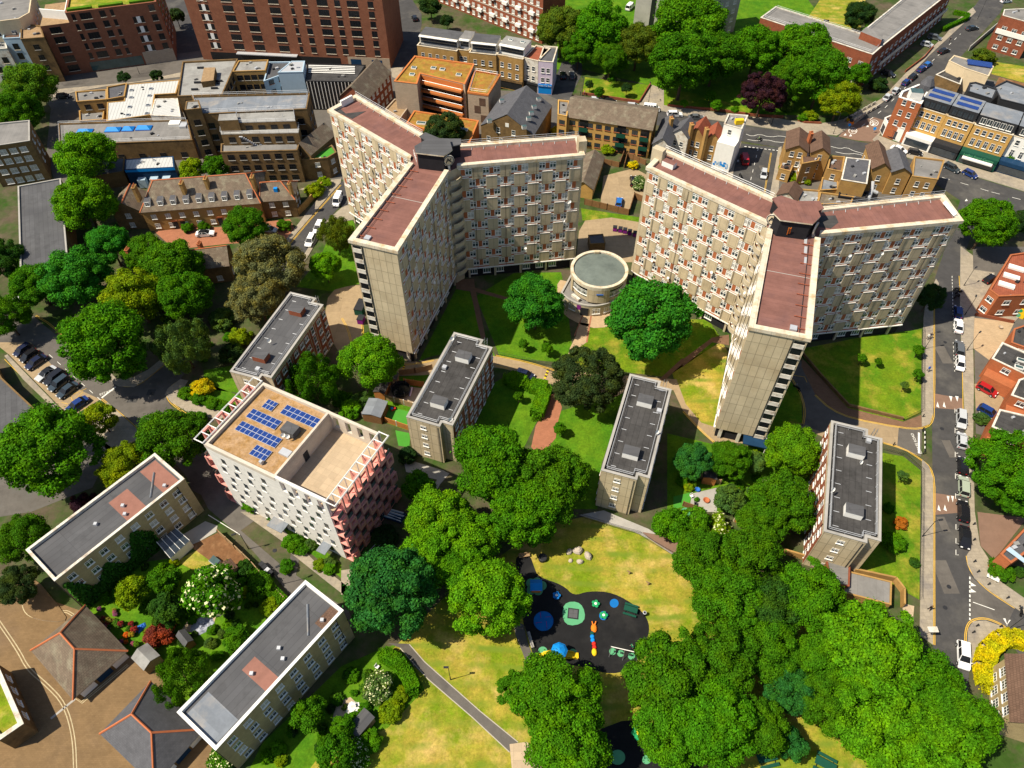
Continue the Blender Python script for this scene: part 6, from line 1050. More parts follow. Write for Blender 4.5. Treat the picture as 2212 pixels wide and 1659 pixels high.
fb('house with sunken brown tiled roof between parapets', T('20', 955, 1008, 1052, 1014, 1035, 1112, 938, 1092), 6.5, 'brick_yellow', 'tile_brown', WT, par=.9); fb('house with wide blue-grey slate roof and white right parapet', T('20', 1060, 1018, 1218, 1035, 1195, 1190, 1028, 1162), 7, 'brick_yellow', 'slate', None, par=.12, cop='white_old'); fb('black-walled flat extension with square rooflight below the slate roof', T('20', 1022, 1215, 1200, 1245, 1190, 1295, 1010, 1270), 3.4, 'black_brick', 'roof_dark', None)
fb('pale grey flat roof yard extension with pot plants', T('20', 760, 1222, 890, 1232, 880, 1318, 742, 1312), 3, 'brick_yellow', 'roof_pale', None); fb('weathered corrugated roof shed behind the right tower', T('20', 892, 1242, 1110, 1272, 1092, 1318, 872, 1322), 3.2, 'brick_yellow', 'slate_brown', None); fb('grey metal-clad rear roof between the brick houses', T('20', 905, 1148, 1008, 1160, 1010, 1225, 890, 1232), 3.6, 'brick_yellow', 'roof_bluegrey', None)
pitched('small brown-tiled gable with white edges behind the right tower roof hut', T('20', 612, 1262)[0], T('20', 735, 1300)[0], T('20', 640, 1190)[0], 3.4, 5.0, 'white_old', 'tile_brown', None, None)
pitched('brown-roofed brick house with white graffiti parapet by the main road', T('20', 1232, 1090)[0], T('20', 1352, 1100)[0], T('20', 1255, 950)[0], 6.8, 8.6, 'brick_yellow', 'tile_brown', None, WT, 2.2); pitched('grey slate house in the middle of the rear row by the main road', T('20', 1358, 1112)[0], T('20', 1482, 1122)[0], T('20', 1385, 988)[0], 6.8, 8.2, 'brick_yellow', 'slate', None, WT, 2.2); fb('house with weathered glass roof at the right end of the rear row', T('20', 1502, 1012, 1698, 1036, 1655, 1162, 1488, 1140), 6.6, 'brick_yellow', 'roof_felt', WT, step=2.6)
b = MB(); k0 = [P(T('20', 1232, 1180)[0], 4), P(T('20', 1225, 1235)[0], 3), P(T('20', 1205, 1290)[0], 2.6)]; b.bar(k0[0], k0[1], .5, 8); b.bar(k0[1], k0[2], .45, 8); b.bar(k0[1], P(T('20', 1262, 1250)[0], 2.6), .45, 8); tag(b.build('extract_duct', ['galv']), 'large bent metal duct behind the rear houses', 'duct')
# --- brick houses down the right side
for i, (pts, lb) in enumerate(((T('21', 2148, 470, 2300, 420, 2300, 620, 2130, 560), 'uppermost dark-roofed brick house at the right edge'), (T('21', 2072, 558, 2260, 640, 2230, 770, 2005, 662), 'dark-roofed brick house with two white rooflights at the right'), (T('21', 2180, 800, 2300, 760, 2300, 960, 2130, 900), 'brick house above the blue parked car at the right edge'), (T('21', 2055, 992, 2300, 1050, 2300, 1230, 2005, 1105), 'lowest dark-roofed brick house above the big clipped tree'))):
    r, p = fb(lb, pts, 5.6, 'brick_orange', 'roof_dark', None, cat='house', name='brick_house', cop='white_old' if i else 'brick_orange', par=.2, group='brick houses along the right edge'); q = ccw(p); W = facing(walls(r, q), (-.8, -.6)); k = MB(); W.slab(k, .4, W.L-.4, 0, 2.9, 2.4, 0, inn=.02); k.build('front_wing', ['brick_orange'], r); W.win(WW, W.L*.5, 4.2, out=.01)
    if i == 1:
        for u, v in ((2195, 675), (2180, 720)): rooflight(r, P(T('21', u, v)[0], 5.6).xy, 5.4, 1.6, .9, R_(-25), 'glass_teal', 'white', .35)
r, p = fb('orange brick flats with white roof slots at the upper right edge', T('21', 2125, -10, 2330, -40, 2330, 250, 2050, 260, 1990, 215), 6.5, 'brick_orange', 'tile_red', WW, cop='brick_orange', step=4)
for k in range(3): b = MB(); b.box(P(T('21', 2165-k*32, 75+k*55)[0], 6.6).xy, 3.2, 1.3, 6.2, 6.7, R_(-30)); b.build('roof_slot', ['white'], r)
W = Wall(r, P(T('21', 2075, 295)[0], 2.2), P(T('21', 2240, 360)[0], 2.2)); b = MB(); W.slab(b, 0, W.L, 0, 2.4, .3); tag(b.build('graffiti_wall', ['yellow']), 'low wall with yellow and green graffiti at the right edge', 'wall')
for k in range(16):
    q = MB(); s = random.uniform(.25, .6); q.lathe([(s, 0), (0, .01)], (0, 0, 0), 9); m = MB(); m.add(q, Matrix.Translation(W.at(W.L*random.random()*.95, .5+1.4*random.random(), .305+.002*k)) @ Matrix.Rotation(W.ang, 4, 'Z') @ Matrix.Rotation(R_(90), 4, 'X')); m.build('graffiti_patch', [('green_paint', 'bright_blue', 'yellow', 'dark_metal', 'play_green')[k % 5]], bpy.data.objects['graffiti_wall'])
r, p = fb('brick house with glazed roof at the lower right edge', T('22', 2060, 270, 2300, 20, 2340, 180, 2130, 330), 4.5, 'brick_orange', 'slate', None, cat='house', name='brick_house', cop='brick_orange'); b = MB(); b.face([(*P(q_, 4.7).xy, 4.7) for q_ in T('22', 2095, 245, 2120, 225, 2240, 320, 2240, 350)]); b.f[0] = b.f[0][::-1] if False else b.f[0]; b.build('roof_glazing', ['pale_blue'], r)
r, q, g = pitched('brick house with brown tiled roof inside the yellow hedge', T('22', 2110, 935)[0], T('22', 2145, 1345)[0], T('22', 2420, 1000)[0], 6.2, 9, 'brick_buff', 'tile_brown', None, None, over=.4); W = facing(walls(r, q), (-1, 0)); W.grid(win_mb(1.3, 1.7, 'white', 'glass', 2, .5), 4, [1.7, 4.6], .8)
# ================================================================ trees and planting
def leaf_mesh(name, pos, nor, size, asp=.8, mats=('leaf',), blossom=0.0, up=0.0):
    n = len(pos); nor = nor/np.linalg.norm(nor, axis=1, keepdims=True); a = rng.normal(size=(n, 3)); a -= nor*(a*nor).sum(1, keepdims=True); a /= np.linalg.norm(a, axis=1, keepdims=True); b = np.cross(nor, a)
    s = (size*(.65+.7*rng.random(n)))[:, None]; fold = nor*s*.22
    V = np.stack([pos-a*s, pos-b*s*asp+fold, pos+a*s, pos+b*s*asp+fold], 1).reshape(-1, 3)
    me = bpy.data.meshes.new(name); me.vertices.add(4*n); me.loops.add(4*n); me.polygons.add(n)
    me.vertices.foreach_set('co', V.astype(np.float32).ravel()); me.loops.foreach_set('vertex_index', np.arange(4*n, dtype=np.int32)); me.polygons.foreach_set('loop_start', np.arange(0, 4*n, 4, dtype=np.int32)); me.polygons.foreach_set('loop_total', np.full(n, 4, dtype=np.int32))
    for m in mats: me.materials.append(M(m))
    if blossom: me.polygons.foreach_set('material_index', (rng.random(n) < blossom*(nor[:, 2] > .1)).astype(np.int32))
    me.update(); me.validate(); return me
def rdir(n):
    v = rng.normal(size=(n, 3)); return v/np.linalg.norm(v, axis=1, keepdims=True)
def crown(seed, nl=26, n=11000, size=.05, lob=(.26, .42), style='b', blossom=0.0):
    global rng; keep = rng; rng = np.random.default_rng(seed); P_, N_ = [], []
    c = []
    while len(c) < nl:
        d = rdir(1)[0]
        if d[2] < -.55: continue
        r = rng.uniform(*lob); q = d*(1.0-r*rng.uniform(.75, 1.5)); q[:2] *= rng.uniform(.85, 1.08)
        if all(np.linalg.norm(q-o[0]) > .42*(r+o[1]) for o in c) or rng.random() < .1: c.append((q, r, d))
    per = int(n/sum(r*r for _, r, _ in c)*1.25)
    for q, r, d in c:
        m = int(per*r*r); v = rdir(m); v = v[(v@d) > -.45]; rr = r*(1-.45*rng.random((len(v), 1))**2.2)
        sq = np.array([1, 1, .82]) if style != 'w' else np.array([.8, .8, 1.5]); p = q+v*rr*sq
        # ragged sprays at the outline
        k = rng.random(len(v)) < .14; p[k] += v[k]*r*.38*rng.random((k.sum(), 1))
        nn = v+rng.normal(size=v.shape)*.55; nn[:, 2] += .3
        if style == 'w': nn = v*np.array([1, 1, .2])+rng.normal(size=v.shape)*.3
        P_.append(p); N_.append(nn)
    core = rdir(n//8)*rng.uniform(.3, .72, (n//8, 1)); P_.append(core); N_.append(core+rng.normal(size=core.shape)*.2)
    p, nn = np.concatenate(P_), np.concatenate(N_)
    me = leaf_mesh('crown', p, nn, size, .8 if style != 'w' else .45, ('leaf', 'blossom') if blossom else ('leaf',), blossom); rng = keep; return me
BR = [crown(s, 58+s % 9, 40000, .0245, (.10, .30)) for s in range(1, 7)]      # broad crowns for large trees
SM = [crown(s, 22+s % 5, 9000, .048, (.16, .40)) for s in range(20, 24)]      # small trees and shrubs
FI = [crown(s, 80, 44000, .021, (.09, .22)) for s in range(30, 33)]           # fine, many-clumped
WE = [crown(s, 50, 34000, .027, (.11, .26), 'w') for s in range(40, 42)]
FL = [crown(s, 18, 5500, .06, (.26, .40), blossom=.14) for s in range(50, 52)]
KT = {'b': BR, 's': SM, 'f': FI, 'w': WE, 'o': FL, 'u': SM}
G = dict(a=(.03, .175, .015), g=(.070, .185, .012), m=(.046, .155, .005), t=(.024, .130, .024), k=(.022, .060, .016), o=(.08, .135, .012), y=(.15, .25, .006), n=(.13, .15, .062), p=(.042, .016, .028), r=(.20, .045, .030), d=(.034, .066, .020), l=(.42, .42, .008), h=(.082, .24, .006), e=(.054, .188, .005), x=(.34, .14, .02), w=(.065, .14, .03), q=(.03, .095, .012))
COUNT = 0
def tree(x, y, r, kind, col, label, cat=None, name=None, group=None, hf=1.0, fl=1.0, zr=None):
    global COUNT; COUNT += 1
    sh = kind in 'us' and r < 34 and kind == 'u' or (kind == 'o' and r < 40)
    q = (x, y); R = 4.0
    for _ in range(3): zc = (R*.55 if sh else R*1.05+1.2)*hf; p = P(q, zc); R = r*depth(p)/F_
    zr = R*(.75 if sh else .95)*fl if zr is None else zr; zc = max(zc, zr*.8)
    name = name or ('shrub' if sh else 'tree'); cat = cat or name
    root = thing(name, label, cat, (p.x, p.y, 0), group)
    me = KT[kind][COUNT % len(KT[kind])]; o = bpy.data.objects.new('crown' if not sh else 'foliage', me); COL.objects.link(o); o.parent = root; o.location = (0, 0, zc); o.scale = (R*1.07, R*1.07*random.uniform(.92, 1.08), zr); o.rotation_euler = (0, 0, random.random()*6.28)
    j = 1+random.uniform(-.1, .1); c = G[col]; o.color = (c[0]*j*random.uniform(.92, 1.08), c[1]*j, c[2]*j, 1)
    tr = max(.06, R*.055); b = MB(); b.bar((0, 0, 0), (0, 0, zc*.75), tr, 7, 0, tr*.6)
    if not sh:
        for k in range(5): a = k*1.256+COUNT; b.bar((0, 0, zc*(.5+.05*k)), (R*.55*math.cos(a), R*.55*math.sin(a), zc+zr*.25), tr*.5, 5, 0, tr*.15)
    me2 = b.mesh('trunk', 'bark'); t = bpy.data.objects.new('trunk' if not sh else 'stem', me2); COL.objects.link(t); t.parent = root
    return root
def trees(group, s, **kw):
    for ln in s.strip().split('\n'):
        a = ln.split('|'); x, y, r = [float(v) for v in a[0].split()]; kind, col = a[1].strip()[0], a[1].strip()[1]
        tree(x, y, r, kind, col, a[2].strip(), group=group, **kw)
trees('trees along the left side', '''
62 185 52|bg|bright green street tree at the left edge below the red brick block
38 245 52|bm|darker green street tree at the left edge above the brick flats
186 343 60|bh|loose bright green tree in front of the blue skylights
184 440 62|bh|bright tree between the dark flat roof and the slate terrace
238 528 46|ba|dark green tree at the lower end of the long dark flat roof
312 545 42|bm|dark tree beside the pink forecourt and white convertible
530 487 44|bm|rounded dark green tree on the pink forecourt, right of the convertible
580 575 70|fn|large grey-tan willow-like tree above the brick-boxed flats roof
555 640 58|fn|lower tan grey tree touching the corner of the dark roof
702 575 33|bh|small bright green tree on the lawn left of the left tower
725 505 38|wo|olive weeping tree on the grass at the foot of the left tower
77 612 50|bm|round dark tree above the white van at left
163 598 66|ba|blue-green tree between the car park and the dark flat roof
292 640 64|by|tall tree with yellowish top left of the tan tree
372 578 62|bm|dark tree behind the weeping birch, nearest the slate roof
400 640 58|bm|mid green tree right of the yellowish-topped tree
228 742 92|be|broad bright green tree over the junction at left
392 745 60|ww|feathery weeping birch beside the estate junction
8 680 48|bm|tree cut by the left edge above the parked cars
10 560 46|bq|very dark tree cut by the left edge
102 972 96|be|large dense round tree left of the buff flats
216 903 36|sy|small yellow-green tree on the pavement by the parking bays
376 948 70|bm|green tree at the corner of the white lattice block
265 1005 50|by|olive-green tree between two round trees above the buff flats
52 1163 52|bm|green tree behind the weathered parapet at the left edge
40 1262 44|bd|dark olive tree on the kerbed island of the tan yard''')
trees('trees in the middle of the estate', '''
800 783 62|bh|bright green tree between two dark-roofed blocks below the left tower
676 822 60|wm|untidy dark tree hiding the red brick side of the flats
1157 656 62|ba|round blue-green tree left of the round building
1410 688 99|ba|broad tall green tree right of the round building
1271 817 74|fd|dark brown-green round tree beside the white roof boxes
1498 996 42|bt|teal tree beside the black-roofed shed
1578 993 42|bm|mid green garden tree below the right tower end
1630 996 26|sw|grey-green small tree between two garden trees
1711 973 57|bh|bright round tree at the corner of the roadside flats
1577 1078 32|sw|greyish small tree beside the paved garden
1690 1085 66|bm|large garden tree beside the lit red brick wall
1645 1130 52|bm|garden tree at the low end of the red brick wall''')
trees('big trees around the playground', '''
1064 1003 88|be|bright tree in front of the dark-roofed flats with the puddle
1190 1040 84|bm|big tree at the end of the red brick path
1130 1105 78|be|tree just above the parched lawn with boulders
950 1118 72|bh|light green tree nearest the pink lattice
1010 1165 64|bh|light green tree between the teal tree and the lawn
847 1278 98|bt|broad dark blue-green tree at the end of the estate street
930 1205 66|bh|light green tree squeezed between the blue-green tree and the brightest one
1005 1235 60|be|tree in the heart of the belt left of the play surface
1775 1430 62|be|tree filling the grove beside the largest bright tree
1785 1520 66|bm|shaded tree at the left foot of the largest bright tree
1850 1490 70|be|tree in the fold between two big bright trees
1055 1295 82|bh|bright round tree at the left edge of the play surface
1206 1502 90|be|big tree hiding the lower end of the climbing frame
1235 1610 86|be|tree at the bottom edge beside the paved plaza
1112 1490 40|se|small tree at the left foot of the big bottom tree
1440 1452 88|bm|tree right of the swings
1455 1570 78|be|tree at the bottom edge above the lower play mats
1520 1205 66|bm|tree at the right edge of the parched lawn
1610 1215 74|bm|tree below the orange fence panels
1570 1300 74|bm|dense tree in the middle of the right-hand grove
1660 1310 66|bq|dark tree in the grove beside the walled garage terrace
1740 1285 74|be|round tree beside the grey porch roof
1660 1400 68|bm|tree at the centre of the lower grove
1548 1425 80|bm|tree above the lower play area
1545 1560 86|be|leafy tree at the bottom above the dark play surface
1704 1492 54|bt|blue-green tree in the gap of the grove
1708 1604 36|st|small blue-green tree on the bare lawn by the green tables
1880 1395 104|bh|largest bright tree beside the road
1985 1480 84|be|tree nearest the white car at the bottom of the road
1900 1560 98|bh|big bright tree at the bottom right
2060 1560 84|be|bright tree at the bottom beside the yellow hedge
2010 1640 96|bh|bottom-most big tree at the right
1640 1570 60|bm|shaded tree left of the small blue-green tree''')
trees('trees in the park at the top', '''
1212 62 52|bo|olive tree beside the long red and white flats
1250 108 34|bm|lower green tree by the shop terrace
1298 62 62|be|tall green tree in the upper park, left of the olive one
1318 130 36|bm|small round tree behind the lawn with saplings
1377 98 46|bo|olive-yellow tree in the middle of the upper park
1490 62 76|be|crown of the biggest park tree below the grey block
1478 135 74|bm|lower half of the park's biggest tree clump
1545 120 58|bm|right side tree of the big park clump
1632 110 56|be|park tree left of the pale yellowish one
1664 135 34|sw|pale yellowish flowering tree in the park
1735 110 62|be|tall park tree in front of the long flat roof
1775 165 62|bm|park tree beside the red brick end wall
1700 175 46|bm|park tree behind the dark purple one
1648 202 46|fp|dark purple copper beech above the street
1815 213 42|by|yellow-green park tree at the street corner
1858 160 26|sm|small tree at the corner of the red brick flats
1898 183 20|uk|dark rounded bush in the corner garden
1858 35 32|bk|dark tree inside the courtyard lawn at the top
1880 75 22|sm|small tree below the courtyard wing
1700 228 18|uw|grey-green shrub at the park wall
590 8 20|sk|dark tree behind the big red brick block
930 12 24|sk|dark tree at the bend of the shaded road''')
trees('trees beside the roads at right', '''
2135 482 56|be|green street tree at the far end of the right tower
2206 480 26|bk|dark tree cut by the right edge near the main road
2010 640 32|bk|dark tree squeezed behind the right tower end
2186 1008 84|fe|big dense clipped tree at the right edge
2196 1068 48|fe|lower part tree at the right edge by the paved drive
960 285 44|fd|dark bushy tree on the low orange-edged roof''')
trees('saplings on the lawns', '''
1985 756 12|sm|sapling at the upper right of the shaded triangular lawn
1984 807 12|sm|sapling at the right railing of the triangular lawn
1862 773 11|sm|sapling at the shadow edge on the triangular lawn
1898 780 8|sm|thin sapling in the middle of the triangular lawn
1955 832 9|sw|grey-green sapling low on the triangular lawn
1950 1027 12|sw|grey-green sapling on the lawn beside the roadside flats
1131 742 12|sm|left sapling on the lawn below the teal tree
1182 752 13|sm|right sapling on the lawn below the teal tree
1120 855 11|sm|sapling in front of the clipped box hedges
1210 926 14|sm|small round bush beside the red brick path
1274 182 10|sk|conical dark sapling on the walled park lawn
1294 198 12|sm|bushy sapling at the wall of the park lawn
1354 190 12|sk|sapling at the right of the walled park lawn
1321 170 9|sm|smallest sapling at the back of the walled lawn
1535 207 14|sm|larger sapling on the strip lawn by the street
1548 226 12|se|bright sapling at the edge of the strip lawn
1588 237 9|se|low sapling at the end of the strip lawn
1478 223 9|se|sapling at the left end of the strip lawn''')
trees('garden shrubs', '''
180 1087 28|up|purple-leaved bush behind the weathered parapet
283 1278 36|sy|yellow-green small tree by the ivy wall
353 1248 34|sm|green small tree by the glass conservatory
357 1316 38|uq|dark bush between the blossom tree and the flower pots
457 1280 62|oe|big white-blossomed tree in the sunny garden
345 1367 33|ur|dark red bush beside the pale shed
395 1462 62|wm|feathery green tree beside the hipped garages
510 1378 30|um|garden bush against the white-edged flats
563 1268 32|um|bush inside the fence by the estate street
585 1312 22|uy|light bush near the glass frame
530 1226 20|uq|dark bush beside the bare earth garden
620 1225 18|um|bush at the kerb end of the garden fence
485 1640 34|om|white flowering shrub at the bottom by the flats corner
665 1540 36|um|shaded tree in the garden below the white-edged flats
725 1625 42|sm|garden tree at the bottom edge left of the park
740 1570 26|se|bright shrub beside the weathered shed
817 1483 36|ow|white flowering bush inside the clipped hedge
867 1500 18|uy|yellow-green bush between hedge and lawn
845 1537 28|uy|rounded light bush at the lawn edge
800 1600 26|ue|green bush at the lower end of the garden
765 1630 36|om|flowering bush at the very bottom of the garden
413 367 28|sy|left bush behind the blue-trimmed white roof
467 358 30|sm|right bush behind the blue-trimmed white roof
437 838 24|ul|yellow bush beside the corner pavement
520 728 26|uy|spiky yellow-green palm by the brick-boxed flats
478 690 28|uw|grey bush below the tan tree
500 765 26|uk|dark palm-like bush below the yellow one
780 865 24|uw|grey-green bush beside the garden house
757 885 26|uh|bright bush behind the roof of solar panels
740 862 22|um|bush in the gap behind the lattice block
400 850 16|um|low hedge bush at the left of the corner garden
430 862 16|um|second low bush behind the corner pavement
462 873 16|um|low bush at the middle of the corner hedge
490 880 14|um|low bush at the right end of the corner hedge
430 905 18|um|bush beside the pale path to the lattice block
545 1090 22|ue|bush left of the main porch of the lattice block
530 1070 20|um|bush at the rear of the bed by the lattice block
632 1172 22|ue|green bush right of the grey porch
652 1185 16|um|dark bush in the fenced bed by the lattice block
690 1220 15|uy|yellow bush in the end bed by the lattice block
712 1230 15|ue|green bush in the end bed by the lattice block
1450 1130 38|ue|left part of the bushy hedge beside the lawn
1500 1125 34|ue|middle bush beside the lawn railings
1545 1145 38|oy|bush with yellow blossom by the orange fence
880 985 22|uk|bush at the foot of the concrete end wall
905 1050 36|um|dark bush between the pink lattice and the big trees
830 1160 28|uk|shaded bush below the pink lattice
1946 1130 16|ux|orange bush on the lawn by the roadside flats
1920 1098 14|um|small green bush on the lawn by the roadside flats
1930 1170 26|ue|low spreading bush on the lawn by the roadside flats
1975 1215 12|uq|bush at the end of the lawn by the railings
2158 812 28|um|rounded hedge between two brick houses
2120 905 18|uw|small grey shrub in the front garden by the blue car
2163 1231 27|um|round clipped bush at the house corner
2202 1236 13|uq|small round bush at the right edge
2121 123 24|uo|brown-olive hedge bush by the solar-roofed house
2135 125 18|uo|second brown-olive hedge bush nearer the lawn
1204 287 17|ul|yellow bush beside the orange brick flats
1314 323 15|uy|yellow-green bush in the back garden of the orange flats
1367 357 12|ul|yellow bush in the corner garden
1384 397 20|ow|white-flowering tree by the parked black car
680 412 22|uy|climbing plant on the wall beside the street
700 395 16|uy|creeper at the upper end of the street wall
613 487 17|um|bush by the forecourt railings
405 492 14|um|clipped shrub left of the terrace doors
440 490 14|um|clipped shrub right of the terrace doors
267 167 14|sk|small street tree before the red brick shopfronts
337 163 14|sk|small street tree by the pale stone entrance
380 33 18|sd|grey-leaved tree in the street between red blocks
965 45 14|sk|bush behind the shop terrace
1695 365 15|uy|yellow climbing plant behind the twin gables
1720 385 14|uy|yellow plant by the grey flat roof
1743 393 9|uy|smallest yellow pot plant on the grey roof
1930 405 14|um|potted greenery in the yard of the blue roof
1750 250 16|uy|spiky plant in the raised street planter
1735 255 12|um|dark plant in the raised street planter''')
def hedge(label, pts, h, w_, col, z0=.02, name='hedge'):
    g = [P(q, h*.5).xy for q in pts]; L = sum((g[i+1]-g[i]).length for i in range(len(g)-1)); n = int(L*(w_+2*h)*130)
    c = cen([(v.x, v.y) for v in g]); pos, nor = [], []
    for _ in range(n):
        t = rng.random()*L; i = 0
        while i < len(g)-2 and t > (g[i+1]-g[i]).length: t -= (g[i+1]-g[i]).length; i += 1
        e = (g[i+1]-g[i]).normalized(); s = Vector((-e.y, e.x)); k = rng.random()*(w_+2*h)
        if k < w_: p, q = s*(k-w_/2), (h, (0, 0, 1))
        else:
            sd = 1 if k < w_+h else -1; p, q = s*sd*w_/2*(1-.08*rng.random()), (((k-w_) % h), (s.x*sd, s.y*sd, .25))
        v = g[i]+e*t+p; pos.append((v.x-c.x, v.y-c.y, z0+q[0]*(1+.06*rng.normal()))); nor.append(q[1])
    for v in (g[0], g[-1]):
        for _ in range(int(w_*h*130)): pos.append((v.x-c.x+(rng.random()-.5)*w_*.7, v.y-c.y+(rng.random()-.5)*w_*.7, z0+rng.random()*h)); nor.append(tuple(rng.normal(size=3)))
    pos, nor = np.array(pos), np.array(nor, float)+rng.normal(size=(len(pos), 3))*.4; me = leaf_mesh('hedge', pos, nor, .12)
    o = bpy.data.objects.new(name, me); COL.objects.link(o); o.location = (c.x, c.y, 0); o.color = (*G[col], 1); tag(o, label, 'hedge'); return o
hedge('left clipped bright hedge block by the speed hump', T('11', 1085, 790, 1180, 830), 1.6, 3.4, 'h'); hedge('middle clipped bright hedge block beside the red path', T('11', 1225, 840, 1330, 860), 1.7, 3.0, 'h'); hedge('tall clipped hedge along the red brick path', T('11', 1315, 890, 1265, 1030), 2.0, 2.8, 'h')
hedge('curving clipped hedge between the gardens and the park path', T('12', 270, 920, 370, 980, 440, 1080, 470, 1160), 1.9, 2.2, 'e'); hedge('bright yellow flowering hedge curving round the brick house', T('22', 1975, 1130, 1950, 1000, 1975, 900, 2050, 830, 2130, 815, 2260, 850), 1.6, 2.8, 'l')
hedge('square clipped hedge around the corner front garden', T('20', 1690, 190, 1840, 120, 1850, 100, 1760, 80), 1.3, 1.2, 'e'); hedge('green awning-like hedge over the navy shopfront', T('20', 2080, 1060, 2212, 1085), 2.4, 2.0, 'h', 1.6)
hedge('low hedge along the fence of the estate street gardens', T('02', 1640, 400, 1840, 590), 1.5, 2.0, 'm'); hedge('low hedge strip behind the corner pavement', T('01', 1180, 880, 1330, 935, 1480, 985), .9, 2.2, 'm')

for grp, t, poly, n in (('massed shrubs of the lower-left gardens', '02', (560, 600, 900, 330, 1240, 300, 1560, 420, 1800, 600, 1500, 900, 1300, 1000, 1000, 900, 900, 640), 46), ('massed shrubs of the gardens at the bottom', '02', (1700, 1520, 2050, 1180, 2212, 1020, 2450, 960, 2350, 1400, 2212, 1659, 1760, 1659), 30), ('massed shrubs between the dark-roofed blocks', '11', (-60, 760, 130, 900, 60, 1000, -60, 960, -300, 800), 12), ('massed shrubs of the gardens under the right tower', '21', (-100, 1400, 200, 1250, 560, 1300, 800, 1380, 700, 1620, 250, 1640, -80, 1560), 22), ('planting beds along the lattice block', '02', (1600, -60, 2190, 400, 2190, 360, 1660, -80), 8), ('planting at the foot of the left trees', '01', (1000, 300, 1500, 420, 1490, 700, 1200, 780, 1000, 640), 16)):
    g = [P(q).xy for q in T(t, *poly)]; lo = Vector((min(v.x for v in g), min(v.y for v in g))); hi = Vector((max(v.x for v in g), max(v.y for v in g))); k = 0
    while k < n:
        p = Vector((random.uniform(lo.x, hi.x), random.uniform(lo.y, hi.y))); ins = False
        for i in range(len(g)):
            a, b = g[i-1], g[i]
            if (a.y > p.y) != (b.y > p.y) and p.x < (b.x-a.x)*(p.y-a.y)/(b.y-a.y)+a.x: ins = not ins
        if not ins: continue
        k += 1; r = random.uniform(.5, 1.25); o = bpy.data.objects.new('shrub', SM[k % 4]); COL.objects.link(o); o.location = (p.x, p.y, r*.5); o.scale = (r, r*random.uniform(.8, 1.2), r*.8); o.rotation_euler.z = k; c = G[random.choice('mmgeeqyhwk')]; o.color = (*c, 1); tag(o, 'low shrub among the '+grp, 'shrub', grp)
